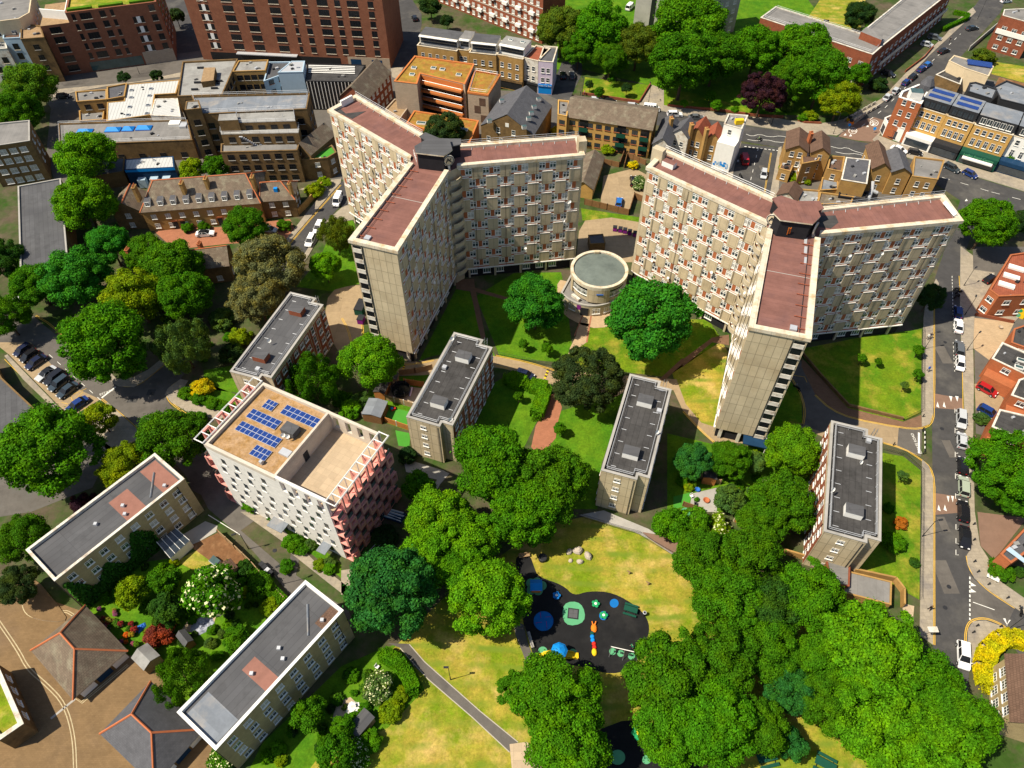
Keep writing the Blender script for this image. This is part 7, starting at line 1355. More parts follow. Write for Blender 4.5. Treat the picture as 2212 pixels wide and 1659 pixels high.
# ================================================================ vehicles
def lob(name, me, parent): o = bpy.data.objects.new(name, me); COL.objects.link(o); o.parent = parent; return o
def car_proto(kind):
    L, Wd, H = dict(h=(4.0, 1.76, 1.48), s=(4.6, 1.82, 1.42), e=(4.6, 1.84, 1.55), v=(5.0, 1.95, 1.95), c=(4.5, 1.82, 1.34))[kind]; x = L/2; sh = .88 if kind != 'v' else 1.0
    root = thing('parked_car' if kind != 'v' else 'parked_van', 'car', 'car' if kind != 'v' else 'van', (0, 0, 0))
    hood = dict(h=.62, s=.9, e=.85, v=.55, c=1.0)[kind]; b = MB()
    prof = [(-x+.05, .28), (x-.08, .28), (x, .45), (x-.03, .62), (x-.25, sh-.14), (x-hood-.25, sh), (-x+(.55 if kind in 'sc' else .2), sh), (-x+.04, sh-.08), (-x, .5)]
    n = len(prof); hw = Wd/2
    for i in range(n):
        (x0, z0), (x1, z1) = prof[i], prof[(i+1) % n]; w0, w1 = hw-(.07 if z0 > .6 else 0), hw-(.07 if z1 > .6 else 0); w0 -= .10*(abs(x0) > x-.2); w1 -= .10*(abs(x1) > x-.2); b.face([(x0, -w0, z0), (x0, w0, z0), (x1, w1, z1), (x1, -w1, z1)][::-1])
    for s in (-1, 1): f = [(p[0], s*(hw-(.07 if p[1] > .6 else 0)-.10*(abs(p[0]) > x-.2)), p[1]) for p in prof]; b.face(f if s < 0 else f[::-1])
    xf, xr = x-hood-.2, -x+(.62 if kind in 'sc' else .12); tf, tr = xf-.75, xr+(.62 if kind in 'sc' else .32); 
    if kind == 'v': tf, tr = xf-.55, xr+.08
    A = [(xr, -hw+.1, sh), (xf, -hw+.1, sh), (xf, hw-.1, sh), (xr, hw-.1, sh)]; B = [(tr, -hw+.26, H-.05), (tf, -hw+.26, H-.05), (tf, hw-.26, H-.05), (tr, hw-.26, H-.05)]
    b.face([(tr-.05, -hw+.27, H), (tf+.05, -hw+.27, H), (tf+.05, hw-.27, H), (tr-.05, hw-.27, H)]); 
    C = [(tr-.05, -hw+.27, H), (tf+.05, -hw+.27, H), (tf+.05, hw-.27, H), (tr-.05, hw-.27, H)]
    for i in range(4): b.face([B[i], B[(i+1) % 4], C[(i+1) % 4], C[i]])
    for k, (p, q) in enumerate(zip(A, B)): b.bar(p, q, .05)
    for t_ in ((.42,) if kind != 'v' else (.35, .55, .75)):
        for s in (0, 1):
            a0, a1 = Vector(A[0 if s == 0 else 3]).lerp(Vector(A[1 if s == 0 else 2]), t_), Vector(B[0 if s == 0 else 3]).lerp(Vector(B[1 if s == 0 else 2]), t_); b.bar(a0, a1, .05 if kind != 'v' else .2)
    for s in (-1, 1): b.box((xf-.12, s*(hw+.03)), .12, .16, sh, sh+.13)
    lob('body', b.mesh('body', ['paint']), root)
    g = MB(); 
    for i in range(4): g.face([A[i], A[(i+1) % 4], B[(i+1) % 4], B[i]])
    if kind == 'c': g.face([(p[0], p[1], H+.012) for p in C])
    lob('windows', g.mesh('windows', ['glass_black']), root)
    for sx in (-1, 1):
        for sy in (-1, 1):
            m = MB(); t = MB(); t.lathe([(.19, -.1), (.31, -.1), (.31, .1), (.19, .1)], n=12, m=0); t.lathe([(0, .08), (.19, .08)], n=8, m=1); t.lathe([(.19, -.08), (0, -.08)], n=8, m=1); m.add(t, Matrix.Translation((sx*(x-.78), sy*(hw-.08), .31)) @ Matrix.Rotation(-R_(90)*sy, 4, 'X')); lob('wheel', m.mesh('wheel', ['tyre', 'galv']), root)
    for s in (-1, 1):
        m = MB(); m.box((x-.12, s*(hw-.34)), .22, .34, .56, .70); lob('headlight', m.mesh('headlight', ['lamp_white']), root); m = MB(); m.box((-x+.06, s*(hw-.30)), .12, .26, .60, .80); lob('tail_light', m.mesh('tail_light', ['lamp_red']), root)
    m = MB(); m.box((-x+.04, 0), .06, .5, .46, .58); lob('number_plate', m.mesh('number_plate', ['yellow']), root)
    return root
PROTO = {}; KM = {}
CC = dict(W=(.80, .80, .80), B=(.012, .012, .015), S=(.46, .48, .50), U=(.012, .035, .16), G=(.34, .39, .31), R=(.36, .012, .018), D=(.03, .045, .06), L=(.02, .13, .42), T=(.10, .11, .12), P=(.015, .02, .05))
def cars(group, s, z=.045):
    for ln in s.strip().split('\n'):
        d, kc, lab = [v.strip() for v in ln.split('|')]; t, u, v, du, dv = d.split(); u, v, du, dv = float(u), float(v), float(du), float(dv); q = T(t, u, v)[0]; p = P(q, .5); e = P((q[0]+du*.2, q[1]+dv*.2), .5)-p; rz = math.atan2(e.y, e.x)
        k = kc[0]; c = (*CC[kc[1]], 1)
        if k not in PROTO:
            PROTO[k] = car_proto(k); KM.update(kmap(PROTO[k])); o = PROTO[k]; o.location = (p.x, p.y, z); o.rotation_euler.z = rz
            for ch in KM.get(o.name, []): ch.color = c
        else: o = dup(PROTO[k], KM, (p.x, p.y, z), rz, color=c)
        o['label'] = lab; o['category'] = 'van' if k == 'v' else 'car'; o['group'] = group
cars('cars parked along the side road', '''
21 1785 455 -3 -100|sW|white car with black glass roof just below the tower shadow on the road
21 1790 600 -3 -100|eT|grey car parked bumper to bumper behind a white one
21 1795 700 3 100|hW|white car parked just below the grey one
21 1783 365 -3 -100|hU|dark blue car in the tower shadow next to motorbikes
21 1803 1060 3 100|eS|silver estate car opposite the estate road mouth
21 1806 1198 -3 -100|hS|silver hatchback parked below the silver estate
21 1811 1360 -3 -100|hB|black hatchback with orange tail parked above the pale green car
21 1819 1495 -3 -100|eG|pale green car parked by the big clipped tree
22 1814 -5 -3 -100|eB|upper of the two black cars on the lower side road
22 1826 166 3 100|sB|lower of the two black cars on the lower side road
22 1818 930 5 100|eW|white car half under the big tree at the bottom of the road''')
cars('vans parked on streets', '''
00 2190 1300 -40 90|vW|white van parked at the foot of the left tower
01 125 320 -10 -100|vW|white van parked under the trees at the left edge
10 1870 48 60 -60|vW|white van beyond the park at the top
20 400 1035 -20 -100|vR|red lorry in the shaded side street beside the mural house''')
cars('cars in the driveways of brick houses', '''
21 1970 868 100 55|hR|bright red car on the front drive of the brick house
21 1978 1012 100 55|hU|dark blue car on the drive below the red one
21 1990 150 60 -40|hB|dark car tucked beside the orange brick flats''')
cars('cars in the left parking bays', '''
01 300 765 -80 60|cS|silver convertible at the head of the parking bays
01 355 790 -80 60|eB|black car next to the silver convertible
01 385 828 -80 60|eD|dark green-grey car third in the parking row
01 440 872 -80 60|sD|dark blue-grey saloon fourth in the parking row
01 502 965 -80 55|sU|blue saloon alone below the hatched bay
01 235 690 -80 55|sP|navy saloon nearest the lit part of the shaded bays
01 192 650 -80 55|hB|black hatchback in the middle of the shaded bays
01 150 612 -80 55|hP|dark hatchback at the far end of the shaded bays''')
cars('cars near the brick terrace', '''
00 1330 1515 100 -6|cW|white convertible with black roof on the pink forecourt
00 1745 1490 90 10|hS|silver car half hidden by the forecourt tree
00 2065 1475 -45 90|eW|upper white car of the pair beside the street grass
00 2013 1560 -45 90|eW|lower white car of the pair beside the street grass
00 410 625 100 -10|hB|dark car under the trees by the small brick workshop''')
cars('cars around the park and shops', '''
10 300 58 20 90|hD|dark green car in the shaded bend of the road
10 342 145 20 90|hU|blue car in the shaded road beside red brick flats
10 475 120 -40 -90|hB|black car at the outer kerb of the shaded bend
10 1437 490 -10 -100|eB|black car between the park wall and the corner shop
10 1495 490 -15 -100|eT|grey estate car beside the walled park lawn
10 1655 652 100 8|hS|silver car parked behind the orange brick flats
10 1740 660 100 8|hB|black car parked behind the orange brick flats
10 1890 690 100 8|hS|silver car left of the white pickup
10 2010 705 100 10|vW|white pickup van on the street above the orange flats
10 2160 742 100 0|eW|white estate car nearest the rear terrace
20 85 762 100 2|sT|dark grey saloon below the strip lawn
20 525 1130 -12 100|hS|silver-blue car in the side street by the twin gables
10 1800 1312 20 -100|hL|bright blue car alone in the walled car park
10 1893 1175 -5 -100|eB|black car beside the flowering tree in the walled car park
11 1190 770 90 30|hP|dark car behind the clipped hedges on the estate road''')
cars('cars along the branch road and main road', '''
20 1325 632 60 -60|sS|first silver car beyond the roadworks
20 1380 590 60 -60|hS|second silver car beyond the roadworks
20 1447 535 60 -50|hU|navy car in the middle of the branch road queue
20 1490 500 60 -50|eB|black taxi-like car in the branch road queue
20 1547 450 65 -45|hU|lower of the two blue cars on the branch road
20 1585 422 65 -45|hL|upper of the two blue cars on the branch road
20 1692 332 80 -30|sB|black saloon driving up the branch road
20 1875 185 90 -15|sD|dark saloon near the top of the branch road
20 2095 8 90 -10|hW|white car in the top right corner street
20 1330 480 90 30|eB|dark car in the front yard of the L-shaped flats
20 1582 290 90 20|hS|silver car in a front yard of the L-shaped flats
20 1632 245 90 20|eT|grey car in the uppermost front yard of the flats
20 1402 972 90 40|sW|white saloon at the kerb of the white shopfront
20 1505 990 90 20|hB|black car partly hidden behind the brown-roofed house
20 1742 1090 90 45|eD|dark estate at the kerb outside the food shop
20 1862 1130 90 45|hU|dark blue car parked outside the food shop''')
def motorbike(label, t, u, v, rz, group=None, rider=False):
    p = P(T(t, u, v)[0], .4); r = thing('motorbike', label, 'motorbike', (p.x, p.y, .045), group, rz); MM = lambda m_, mats, nm: lob(nm, m_.mesh(nm, mats), r)
    for x in (-.68, .68):
        m = MB(); q = MB(); q.lathe([(.2, -.06), (.31, -.06), (.31, .06), (.2, .06)], n=12); m.add(q, Matrix.Translation((x, 0, .31)) @ Matrix.Rotation(R_(90), 4, 'X')); MM(m, ['tyre'], 'wheel')
    m = MB(); m.bar((-.5, 0, .5), (.45, 0, .62), .2, 6, 0, .15); m.bar((.45, 0, .62), (.7, 0, .35), .06); m.bar((.3, 0, .7), (.45, 0, 1.05), .1, 6); MM(m, ['dark_metal'], 'body'); m = MB(); m.box((-.3, 0), .75, .3, .68, .8); MM(m, ['tyre'], 'seat'); m = MB(); m.bar((.4, -.36, 1.05), (.4, .36, 1.05), .035); MM(m, ['metal'], 'handlebar')
    return r
for i, (u, v) in enumerate(((1775, 215), (1790, 235), (1778, 262))): motorbike('motorbike parked in the tower shadow at the top of the row', '21', u, v, R_(10+i*8), 'motorbikes parked in the tower shadow')
motorbike('black motorbike at the right edge by the junction', '22', 2190, 640, R_(70)); motorbike('motorbike parked on the dark estate drive', '21', 740, 855, R_(120)); motorbike('moped with a rider on the main road beside the mural house', '20', 495, 903, R_(175)); motorbike('motorbike in the shaded road by the shop terrace', '10', 365, 258, R_(100)); motorbike('motorbike parked by the mural house in the side street', '20', 375, 1140, R_(100))
# ================================================================ people
def person(label, t, u, v, rz, shirt, trousers, step=.18, arm=.1, z=.15, sit=False):
    p = P(T(t, u, v)[0], .9); r = thing('person', label, 'person', (p.x, p.y, z), None, rz)
    V = [(0, 0, .95), (0, 0, 1.2), (0, 0, 1.42), (0, 0, 1.55), (.02, 0, 1.66), (.02, 0, 1.76)]; E = [(0, 1), (1, 2), (2, 3), (3, 4), (4, 5)]; Rd = [(.16, .12), (.15, .11), (.17, .1), (.055, .055), (.09, .1), (.07, .08)]
    for s in (-1, 1):
        k = len(V); st = step*s; V += [(.0, .1*s, .88), (st*.5+.04, .1*s, .48), (st-.02, .1*s, .08), (st+.14, .1*s, .04)]; Rd += [(.085, .085), (.06, .06), (.045, .045), (.035, .04)]; E += [(0, k), (k, k+1), (k+1, k+2), (k+2, k+3)]
        k = len(V); V += [(0, .2*s, 1.4), (-arm*s*.6, .25*s, 1.13), (-arm*s+.1, .25*s, .9), (-arm*s+.16, .24*s, .80)]; Rd += [(.06, .06), (.045, .045), (.035, .035), (.03, .04)]; E += [(2, k), (k, k+1), (k+1, k+2), (k+2, k+3)]
    me = bpy.data.meshes.new('body'); me.from_pydata(V, E, []); o = bpy.data.objects.new('tmp', me); COL.objects.link(o); o.modifiers.new('s', 'SKIN'); o.modifiers.new('u', 'SUBSURF').levels = 1
    for i, v_ in enumerate(me.skin_vertices[0].data): v_.radius = Rd[i]; v_.use_root = i == 0
    m2 = bpy.data.meshes.new_from_object(o.evaluated_get(bpy.context.evaluated_depsgraph_get())); bpy.data.objects.remove(o); m2.materials.clear()
    for k, (nm, c) in enumerate((('shirt', shirt), ('trousers', trousers), ('skin', None), ('hair', None))):
        if c:
            key = 'cl_%.2f_%.2f_%.2f' % c
            if key not in MATS: mat(key, c, .9, .1, 3)
            m2.materials.append(M(key))
        else: m2.materials.append(M(nm))
    for f in m2.polygons: c = f.center; f.material_index = 3 if c.z > 1.7 or (c.z > 1.6 and c.x < -.02) else 2 if c.z > 1.5 or (abs(c.y) > .16 and c.z < .98) else 0 if c.z > .93 or abs(c.y) > .19 else 1; f.use_smooth = True
    lob('body', m2, r); return r
person('person in a white shirt walking on the pavement by the tower lawn', '21', 1592, 525, R_(75), (.75, .75, .72), (.03, .03, .04)); person('person in dark clothes beside the one in white on the pavement', '21', 1606, 518, R_(75), (.03, .03, .035), (.02, .02, .025)); person('person in a blue top walking down the pavement beside the triangular lawn', '21', 1596, 732, R_(-95), (.03, .12, .5), (.04, .05, .09)); person('person in black on the lower pavement beside the hedge bed', '22', 1605, 622, R_(-90), (.02, .02, .022), (.02, .02, .02))
person('person in dark coat on the pavement of the branch road', '20', 1733, 258, R_(200), (.03, .03, .04), (.02, .02, .03)); person('person in a pink top near the corner of the walled park lawn', '10', 1575, 603, R_(10), (.5, .2, .22), (.03, .03, .05)); person('person in dark clothes left of the one in pink', '10', 1550, 606, R_(10), (.04, .04, .05), (.03, .03, .04)); person('person in a light top walking in the side street by the mural house', '20', 357, 1050, R_(100), (.35, .4, .5), (.03, .03, .05), z=.05); person('person in black standing by the parked cars on the right pavement', '21', 1885, 1182, R_(100), (.02, .02, .025), (.025, .025, .03)); person('person by the swings on the play surface', '12', 1885, 872, R_(200), (.03, .25, .12), (.02, .02, .05), z=.06)
o = person('rider in a white helmet sitting on the moped on the main road', '20', 495, 900, R_(175), (.2, .3, .15), (.05, .05, .06), .05, -.5, .1)
# ================================================================ street furniture
def lamp(label, t, u, v, h=5.4, rz=0.0, arm=.9):
    p = P(T(t, u, v)[0]); r = thing('street_lamp', label, 'street lamp', (p.x, p.y, 0), 'street lamps', rz); b = MB(); b.bar((0, 0, 0), (0, 0, 1.1), .09, 8); b.bar((0, 0, 1.1), (0, 0, h), .055, 8, 0, .045); b.bar((0, 0, h), (arm, 0, h+.15), .04); lob('pole', b.mesh('pole', ['dark_metal']), r); b = MB(); b.box((arm, 0), .75, .3, h+.1, h+.24); lob('lamp_head', b.mesh('lamp_head', ['dark_metal']), r)
for a in (('black lamp post beside the park path on the dry grass', '12', 708, 1087, 5.3, R_(180), .3), ('lamp post on the park path by the play area fence', '12', 1182, 1045, 4.6, 0, .3), ('tall lamp post on the side road pavement beside the lower lawn', '22', 1550, 160, 5.4, R_(10)), ('lamp post at the garden fence in the estate street', '02', 1612, 240, 5.6, R_(200)), ('lamp post in the estate street above the white-edged flats', '02', 1822, 470, 5.6, R_(30)), ('lamp post on the pavement by the triangular lawn', '21', 1565, 605, 5, R_(10)), ('lamp post on the right pavement near the graffiti wall', '21', 1820, 195, 5, R_(40)), ('lamp post on the right pavement below the motorbikes', '21', 1826, 385, 5, R_(60)), ('lamp post on the right pavement between the grey and white cars', '21', 1838, 615, 5, R_(40)), ('lamp post behind the blue-trimmed white roof', '00', 1040, 1150, 6, R_(150)), ('lamp post at the corner of the walled park lawn', '10', 1560, 635, 6, R_(100)), ('lamp post beside the park entrance path', '10', 1990, 670, 6, R_(100)), ('lamp post in front of the red brick block at the top left', '00', 905, 480, 6, R_(120)), ('lamp post before the white canopy of the large red block', '00', 1525, 375, 7, R_(100)), ('lamp post on the branch road corner by the hedge garden', '20', 1910, 125, 6.5, R_(20)), ('lamp post by the roadworks at the junction', '20', 975, 870, 6.5, R_(150)), ('lamp post at the mouth of the side street', '20', 575, 810, 6, R_(90)), ('lamp post beside the estate street at the foot of the left tower', '00', 2160, 1350, 6, R_(150)), ('lamp post at the rounded kerb of the lower junction', '22', 2095, 770, 5, R_(40))): lamp(*a)
bp = None
for t, u, v in [('22', *q) for q in ((1880, 85), (1880, 187), (1883, 327), (1906, 393), (1975, 474), (2097, 562), (1900, 742), (1875, 785), (2052, 747))]+[('21', *q) for q in ((1553, 1045), (1363, 1228), (1860, 1328), (1552, 1130))]:
    p = P(T(t, u, v)[0]); b = MB(); b.lathe([(.11, 0), (.09, .7), (.12, .74), (.12, .84), (0, .98)], (0, 0, 0), 8); me = b.mesh('bollard', ['dark_metal']) if bp is None else bp; bp = me; o = bpy.data.objects.new('bollard', me); COL.objects.link(o); o.location = (p.x, p.y, .1); tag(o, 'short black bollard at the edge of the right-hand pavements', 'bollard', 'black bollards')
def gate(label, t, pts, n):
    a, c = P(T(t, *pts[:2])[0]), P(T(t, *pts[2:])[0]); r = thing('barrier_gate', label, 'barrier', ((a+c)/2)); 
    for k in range(n): b = MB(); b.bar(a.lerp(c, k/n)+Vector((0, 0, 1.0)), a.lerp(c, (k+1)/n)+Vector((0, 0, 1.0)), .09, 4); b.build('bar', ['white' if k % 2 else 'dark_metal'], r)
    b = MB(); b.bar(a, a+Vector((0, 0, 1.1)), .09); b.build('post', ['dark_metal'], r); b = MB(); b.bar(c, c+Vector((0, 0, 1.1)), .09); b.build('post', ['dark_metal'], r)
gate('black and white striped barrier across the mouth of the estate road', '21', (1556, 1140, 1556, 1285), 9)
def fence(label, t, pts, h=1.6, m='wood', cat='fence', step=2.0, thick=.06, name='garden_fence', posts=True, pm=None):
    g = [P(q) for q in T(t, *pts)]; r = thing(name, label, cat, cen(g)); b = MB(); pp = []
    for a, c in zip(g, g[1:]):
        d = (c-a).to_2d(); n = Vector((-d.y, d.x)).normalized()*thick; b.prism(ccw([a.xy-n, c.xy-n, c.xy+n, a.xy+n]), .03, h, 0, bot=True); k = max(1, int(d.length/step)); pp += [a.lerp(c, i/k) for i in range(k+1)]
    b.build('panels', [m], r)
    if posts:
        for q in pp: s = MB(); s.box(q.xy, .14+thick, .14+thick, 0, h+.12); s.build('post', [pm or m], r)
    return r
def rail(label, t, pts, h=1.1, m='dark_metal', step=.16):
    g = [P(q) for q in T(t, *pts)]; r = thing('metal_railing', label, 'railing', cen(g)); b = MB()
    for a, c in zip(g, g[1:]):
        for z in (.15, h): b.bar(a+Vector((0, 0, z)), c+Vector((0, 0, z)), .03)
        k = max(1, int((c-a).length/step))
        for i in range(k+1): q = a.lerp(c, i/k); b.bar(q, q+Vector((0, 0, h)), .014, 3)
    b.build('bars', [m], r); return r
rail('black railing along the top of the parched lawn', '12', (1540, 30, 1800, 110, 1930, 145, 2010, 200, 2145, 278)); rail('railing around the right side of the triangular lawn', '21', (1556, 480, 1550, 1010, 1430, 1068), step=.3); rail('railing beside the lawn of the roadside flats', '21', (1300, 1255, 1430, 1290, 1548, 1395, 1546, 1659), step=.3); rail('railing below the lawn of the roadside flats', '22', (1545, 10, 1535, 570), step=.3); rail('low railing around the left side of the play surface', '12', (1180, 745, 1205, 800, 1245, 900, 1262, 950)); rail('railing around the estate drive below the left tower', '11', (1010, 640, 1200, 680, 1380, 720), .9, step=.4)
fence('long low brown wall along the lower edge of the triangular lawn', '21', (775, 640, 900, 790, 1070, 975, 1425, 1062), .8, 'brick_brown', 'wall', thick=.15, name='low_wall', posts=False)
fence('curved timber fence by the speed hump below the left tower', '11', (590, 735, 480, 760, 380, 770), 1.6, 'timber'); fence('orange timber fence behind the trampoline', '11', (410, 830, 535, 850), 1.7, 'wood_orange'); fence('pale timber fence between trampoline and artificial lawn', '11', (285, 930, 470, 985), 1.6, 'timber', pm='white_old'); fence('red-brown fence with pale posts in front of the artificial lawn', '11', (140, 1045, 280, 1075, 440, 1130), 1.6, 'wood_orange', pm='white_old')
fence('orange fence panels beside the white-flowering bush', '22', (330, 62, 462, 100), 1.7, 'orange_fence', pm='cream') if 'orange_fence' in MATS else (mat('orange_fence', (.55, .22, .05), .8, .15, 1, stripe=(1, .2, .03, .5)), fence('orange fence panels beside the white-flowering bush', '22', (330, 62, 462, 100), 1.7, 'orange_fence', pm='cream'))
fence('dark timber fence around the walled car park', '10', (1575, 1325, 1720, 1360, 1862, 1395, 1895, 1285, 1955, 1310), 1.8, 'wood'); fence('brown fence at the front of the pink-shed garden', '10', (1700, 1062, 1800, 1085, 1832, 1000), 1.6, 'wood'); fence('dark fence around the garden with the green lawn cover', '10', (1832, 1090, 1850, 1020, 1970, 1070), 1.6, 'wood'); fence('leaning timber fence along the estate street gardens', '02', (1425, 145, 1530, 240, 1640, 345, 1720, 440, 1850, 575), 1.6, 'timber')
fence('brick wall between the street and the corner garden', '00', (1925, 1405, 2000, 1330, 2095, 1215), 1.9, 'brick_yellow', 'wall', name='brick_wall', thick=.15, posts=False); fence('low brick wall around the lawn with saplings', '10', (1560, 612, 1930, 668, 2002, 552), .8, 'brick_red', 'wall', name='brick_wall', thick=.15, posts=False); fence('low brick wall along the strip lawn by the street', '20', (-100, 690, 0, 702, 230, 720, 470, 755, 650, 765), .8, 'brick_red', 'wall', name='brick_wall', thick=.15, posts=False); fence('curved brick planter wall at the junction corner', '20', (745, 785, 790, 800, 895, 805), .7, 'brick_red', 'wall', name='brick_wall', thick=.15, posts=False)
fence('brick wall of the garage terrace by the grove', '22', (640, 265, 760, 300, 900, 345), 1.5, 'brick_yellow', 'wall', name='brick_wall', thick=.15, posts=False); fence('brick end wall of the garage terrace by the lawn', '22', (1100, 395, 1360, 450, 1415, 520, 1415, 620), 1.6, 'brick_yellow', 'wall', name='brick_wall', thick=.15, posts=False); fence('timber fence below the stone patio gardens', '21', (0, 1620, 120, 1659), 1.5, 'wood'); fence('white-posted fence on the garden boundary near the teal tree', '21', (110, 1440, 240, 1480), 1.5, 'timber'); fence('brick garden wall at the branch road front yards', '20', (1440, 470, 1560, 380, 1620, 310), .9, 'brick_red', 'wall', name='brick_wall', thick=.12, posts=False); fence('pale concrete wall beside the white panelled flats', '20', (1850, 330, 1990, 210, 2060, 150), 1.6, 'concrete_grey', 'wall', name='concrete_wall', thick=.12, posts=False); fence('low brick wall of the sandy front garden', '21', (1890, 385, 2140, 435), .8, 'brick_red', 'wall', name='brick_wall', thick=.12, posts=False)
# bins behind the round building, containers by the left tower
bm = None
for i, (u, v) in enumerate(((1773, 1483), (1808, 1490), (1838, 1497), (1869, 1507), (1903, 1518))):
    p = P(T('10', u, v)[0], .6); r = thing('wheelie_bin', 'large %s-fronted bin, %s of the five behind the round building' % ('purple' if i < 4 else 'dark purple', ('leftmost', 'second from left', 'middle', 'second from right', 'rightmost')[i]), 'bin', (p.x, p.y, .03), 'bins behind the round building', R_(-10)); b = MB(); b.prism([(-.48, -.45), (.48, -.45), (.48, .45), (-.48, .45)], .12, 1.15, 0); lob('bin_body', b.mesh('bin_body', ['purple']), r); b = MB(); b.box((0, 0), 1.04, 1.0, 1.15, 1.32); lob('lid', b.mesh('lid', ['dark_metal']), r)
for lb, u, v, sx, sy, h, m in (('dark lidded waste container beside the left tower end', 128, 335, 1.9, 3.6, 1.7, 'dark_green'), ('purple bin below the dark container', 128, 412, 1.3, 1.6, 1.4, 'purple')):
    p = P(T('11', u, v)[0], .8); r = thing('waste_container', lb, 'bin', (p.x, p.y, .03), None, R_(-12)); b = MB(); b.box((0, 0), sx, sy, .1, h); lob('bin_body', b.mesh('bin_body', [m]), r); b = MB(); b.box((0, 0), sx+.1, sy+.1, h+.001, h+.12); lob('lid', b.mesh('lid', ['dark_metal']), r)
for i, (u, v, m) in enumerate(((1700, 345, 'dark_metal'), (1718, 362, 'dark_metal'), (1738, 385, 'galv'), (1755, 400, 'dark_metal'))): p = P(T('02', u, v)[0], .5); r = thing('rubbish_bin', ('upper dark bin', 'second dark bin', 'white-lidded bin', 'lowest dark bin')[i]+' in the row by the estate street fence', 'bin', (p.x, p.y, .03), 'bins by the estate street fence', R_(-35)); b = MB(); b.box((0, 0), .75, .7, .05, 1.0); lob('bin_body', b.mesh('bin_body', ['dark_metal']), r); b = MB(); b.box((0, 0), .8, .78, 1.001, 1.1); lob('lid', b.mesh('lid', [m]), r)
# roadworks
for i in range(14):
    k = i % 7; s = i//7; q = (1085+k*30+(-28 if s else 0), 792-k*17+(-18 if s else 0)); p = P(T('20', *q)[0], .5); p2 = P(T('20', q[0]+26, q[1]-15)[0], .5); d = (p2-p).to_2d(); b = MB(); r = thing('traffic_barrier', 'white plastic roadworks barrier in the coned-off strip at the junction', 'barrier', (p.x, p.y, .05), 'roadworks barriers', math.atan2(d.y, d.x)); b.box((0, 0), d.length*.9, .14, .15, 1.0); lob('panel', b.mesh('panel', ['white_old']), r); b = MB(); b.box((0, 0), .3, .6, 0, .15); lob('foot', b.mesh('foot', ['dark_metal']), r)
for lb, u, v, m in (('yellow digger-like machine at the lower end of the roadworks', 1080, 775, 'yellow'), ('blue round sign at the lower end of the roadworks', 1075, 825, 'bright_blue'), ('blue keep-left sign on the traffic island', 1238, 850, 'bright_blue'), ('yellow grit box in the roadworks', 1090, 795, 'orange')):
    p = P(T('20', u, v)[0], .5); r = thing('road_sign' if 'sign' in lb else 'work_box', lb, 'road sign' if 'sign' in lb else 'box', (p.x, p.y, .05)); b = MB()
    if 'sign' in lb: b.bar((0, 0, 0), (0, 0, 1.1), .05); lob('post', b.mesh('post', ['galv']), r); b = MB(); q = MB(); q.lathe([(0, .05), (.45, .05), (.45, 0), (0, 0)], n=14); b.add(q, Matrix.Translation((0, -.05, 1.3)) @ Matrix.Rotation(R_(70), 4, 'X')); lob('sign_face', b.mesh('sign_face', [m]), r)
    else: b.prism([(-.7, -.5), (.7, -.5), (.7, .5), (-.7, .5)], 0, .9, 0); lob('body', b.mesh('body', [m]), r); b = MB(); b.box((0, 0), .9, .7, .9, 1.5); lob('top', b.mesh('top', ['dark_metal']), r)
p = P(T('22', 1585, 795)[0]); r = thing('bus_stop_sign', 'white framed notice stand on the pavement by the grove', 'sign', (p.x, p.y, .15)); b = MB(); b.bar((-.6, 0, 0), (-.6, 0, 1.9), .05); b.bar((.6, 0, 0), (.6, 0, 1.9), .05); lob('frame', b.mesh('frame', ['galv']), r); b = MB(); b.box((0, 0), 1.5, .9, 1.9, 2.05); lob('roof', b.mesh('roof', ['white_old']), r)
# ================================================================ playground
pz = .045
def play(name, label, cat, u, v, t='12', z=.4, rz=0.0, group=None): p = P(T(t, u, v)[0], z); return thing(name, label, cat, (p.x, p.y, pz), group, rz)
r = play('play_house', 'small play house with blue roof and orange sides on flower-shaped mats', 'play house', 1262, 478, z=1); b = MB(); b.prism([(-.75, -.75), (.75, -.75), (.75, .75), (-.75, .75)], 0, 1.1, 0); lob('walls', b.mesh('walls', ['orange']), r); b = MB(); b.face([(-1, -1, 1.2), (1, -1, 1.2), (1, 0, 1.9), (-1, 0, 1.9)]); b.face([(1, 1, 1.2), (-1, 1, 1.2), (-1, 0, 1.9), (1, 0, 1.9)]); lob('roof', b.mesh('roof', ['bright_blue']), r)
r = play('roundabout', 'low round playground roundabout with purple bars on a blue mat', 'roundabout', 1310, 706, z=.3); b = MB(); b.lathe([(1.55, .02), (1.55, .15), (0, .17)], n=24); lob('platform', b.mesh('platform', ['play_blue']), r)
for k in range(4): a = k*PI/2+.4; b = MB(); b.bar((1.3*math.cos(a), 1.3*math.sin(a), .15), (1.3*math.cos(a), 1.3*math.sin(a), .8), .04); b.bar((1.3*math.cos(a), 1.3*math.sin(a), .8), (.5*math.cos(a+.6), .5*math.sin(a+.6), .8), .04); lob('grab_bar', b.mesh('grab_bar', ['purple']), r)
r = play('trampoline', 'square grey sunken trampoline in the green rounded mat', 'trampoline', 1502, 660, rz=R_(-8), z=0); b = MB(); b.box((0, 0), 1.75, 1.75, .03, .09); lob('frame', b.mesh('frame', ['dark_metal']), r); b = MB(); b.box((0, 0), 1.4, 1.4, .091, .1); lob('bed', b.mesh('bed', ['roof_grey']), r)
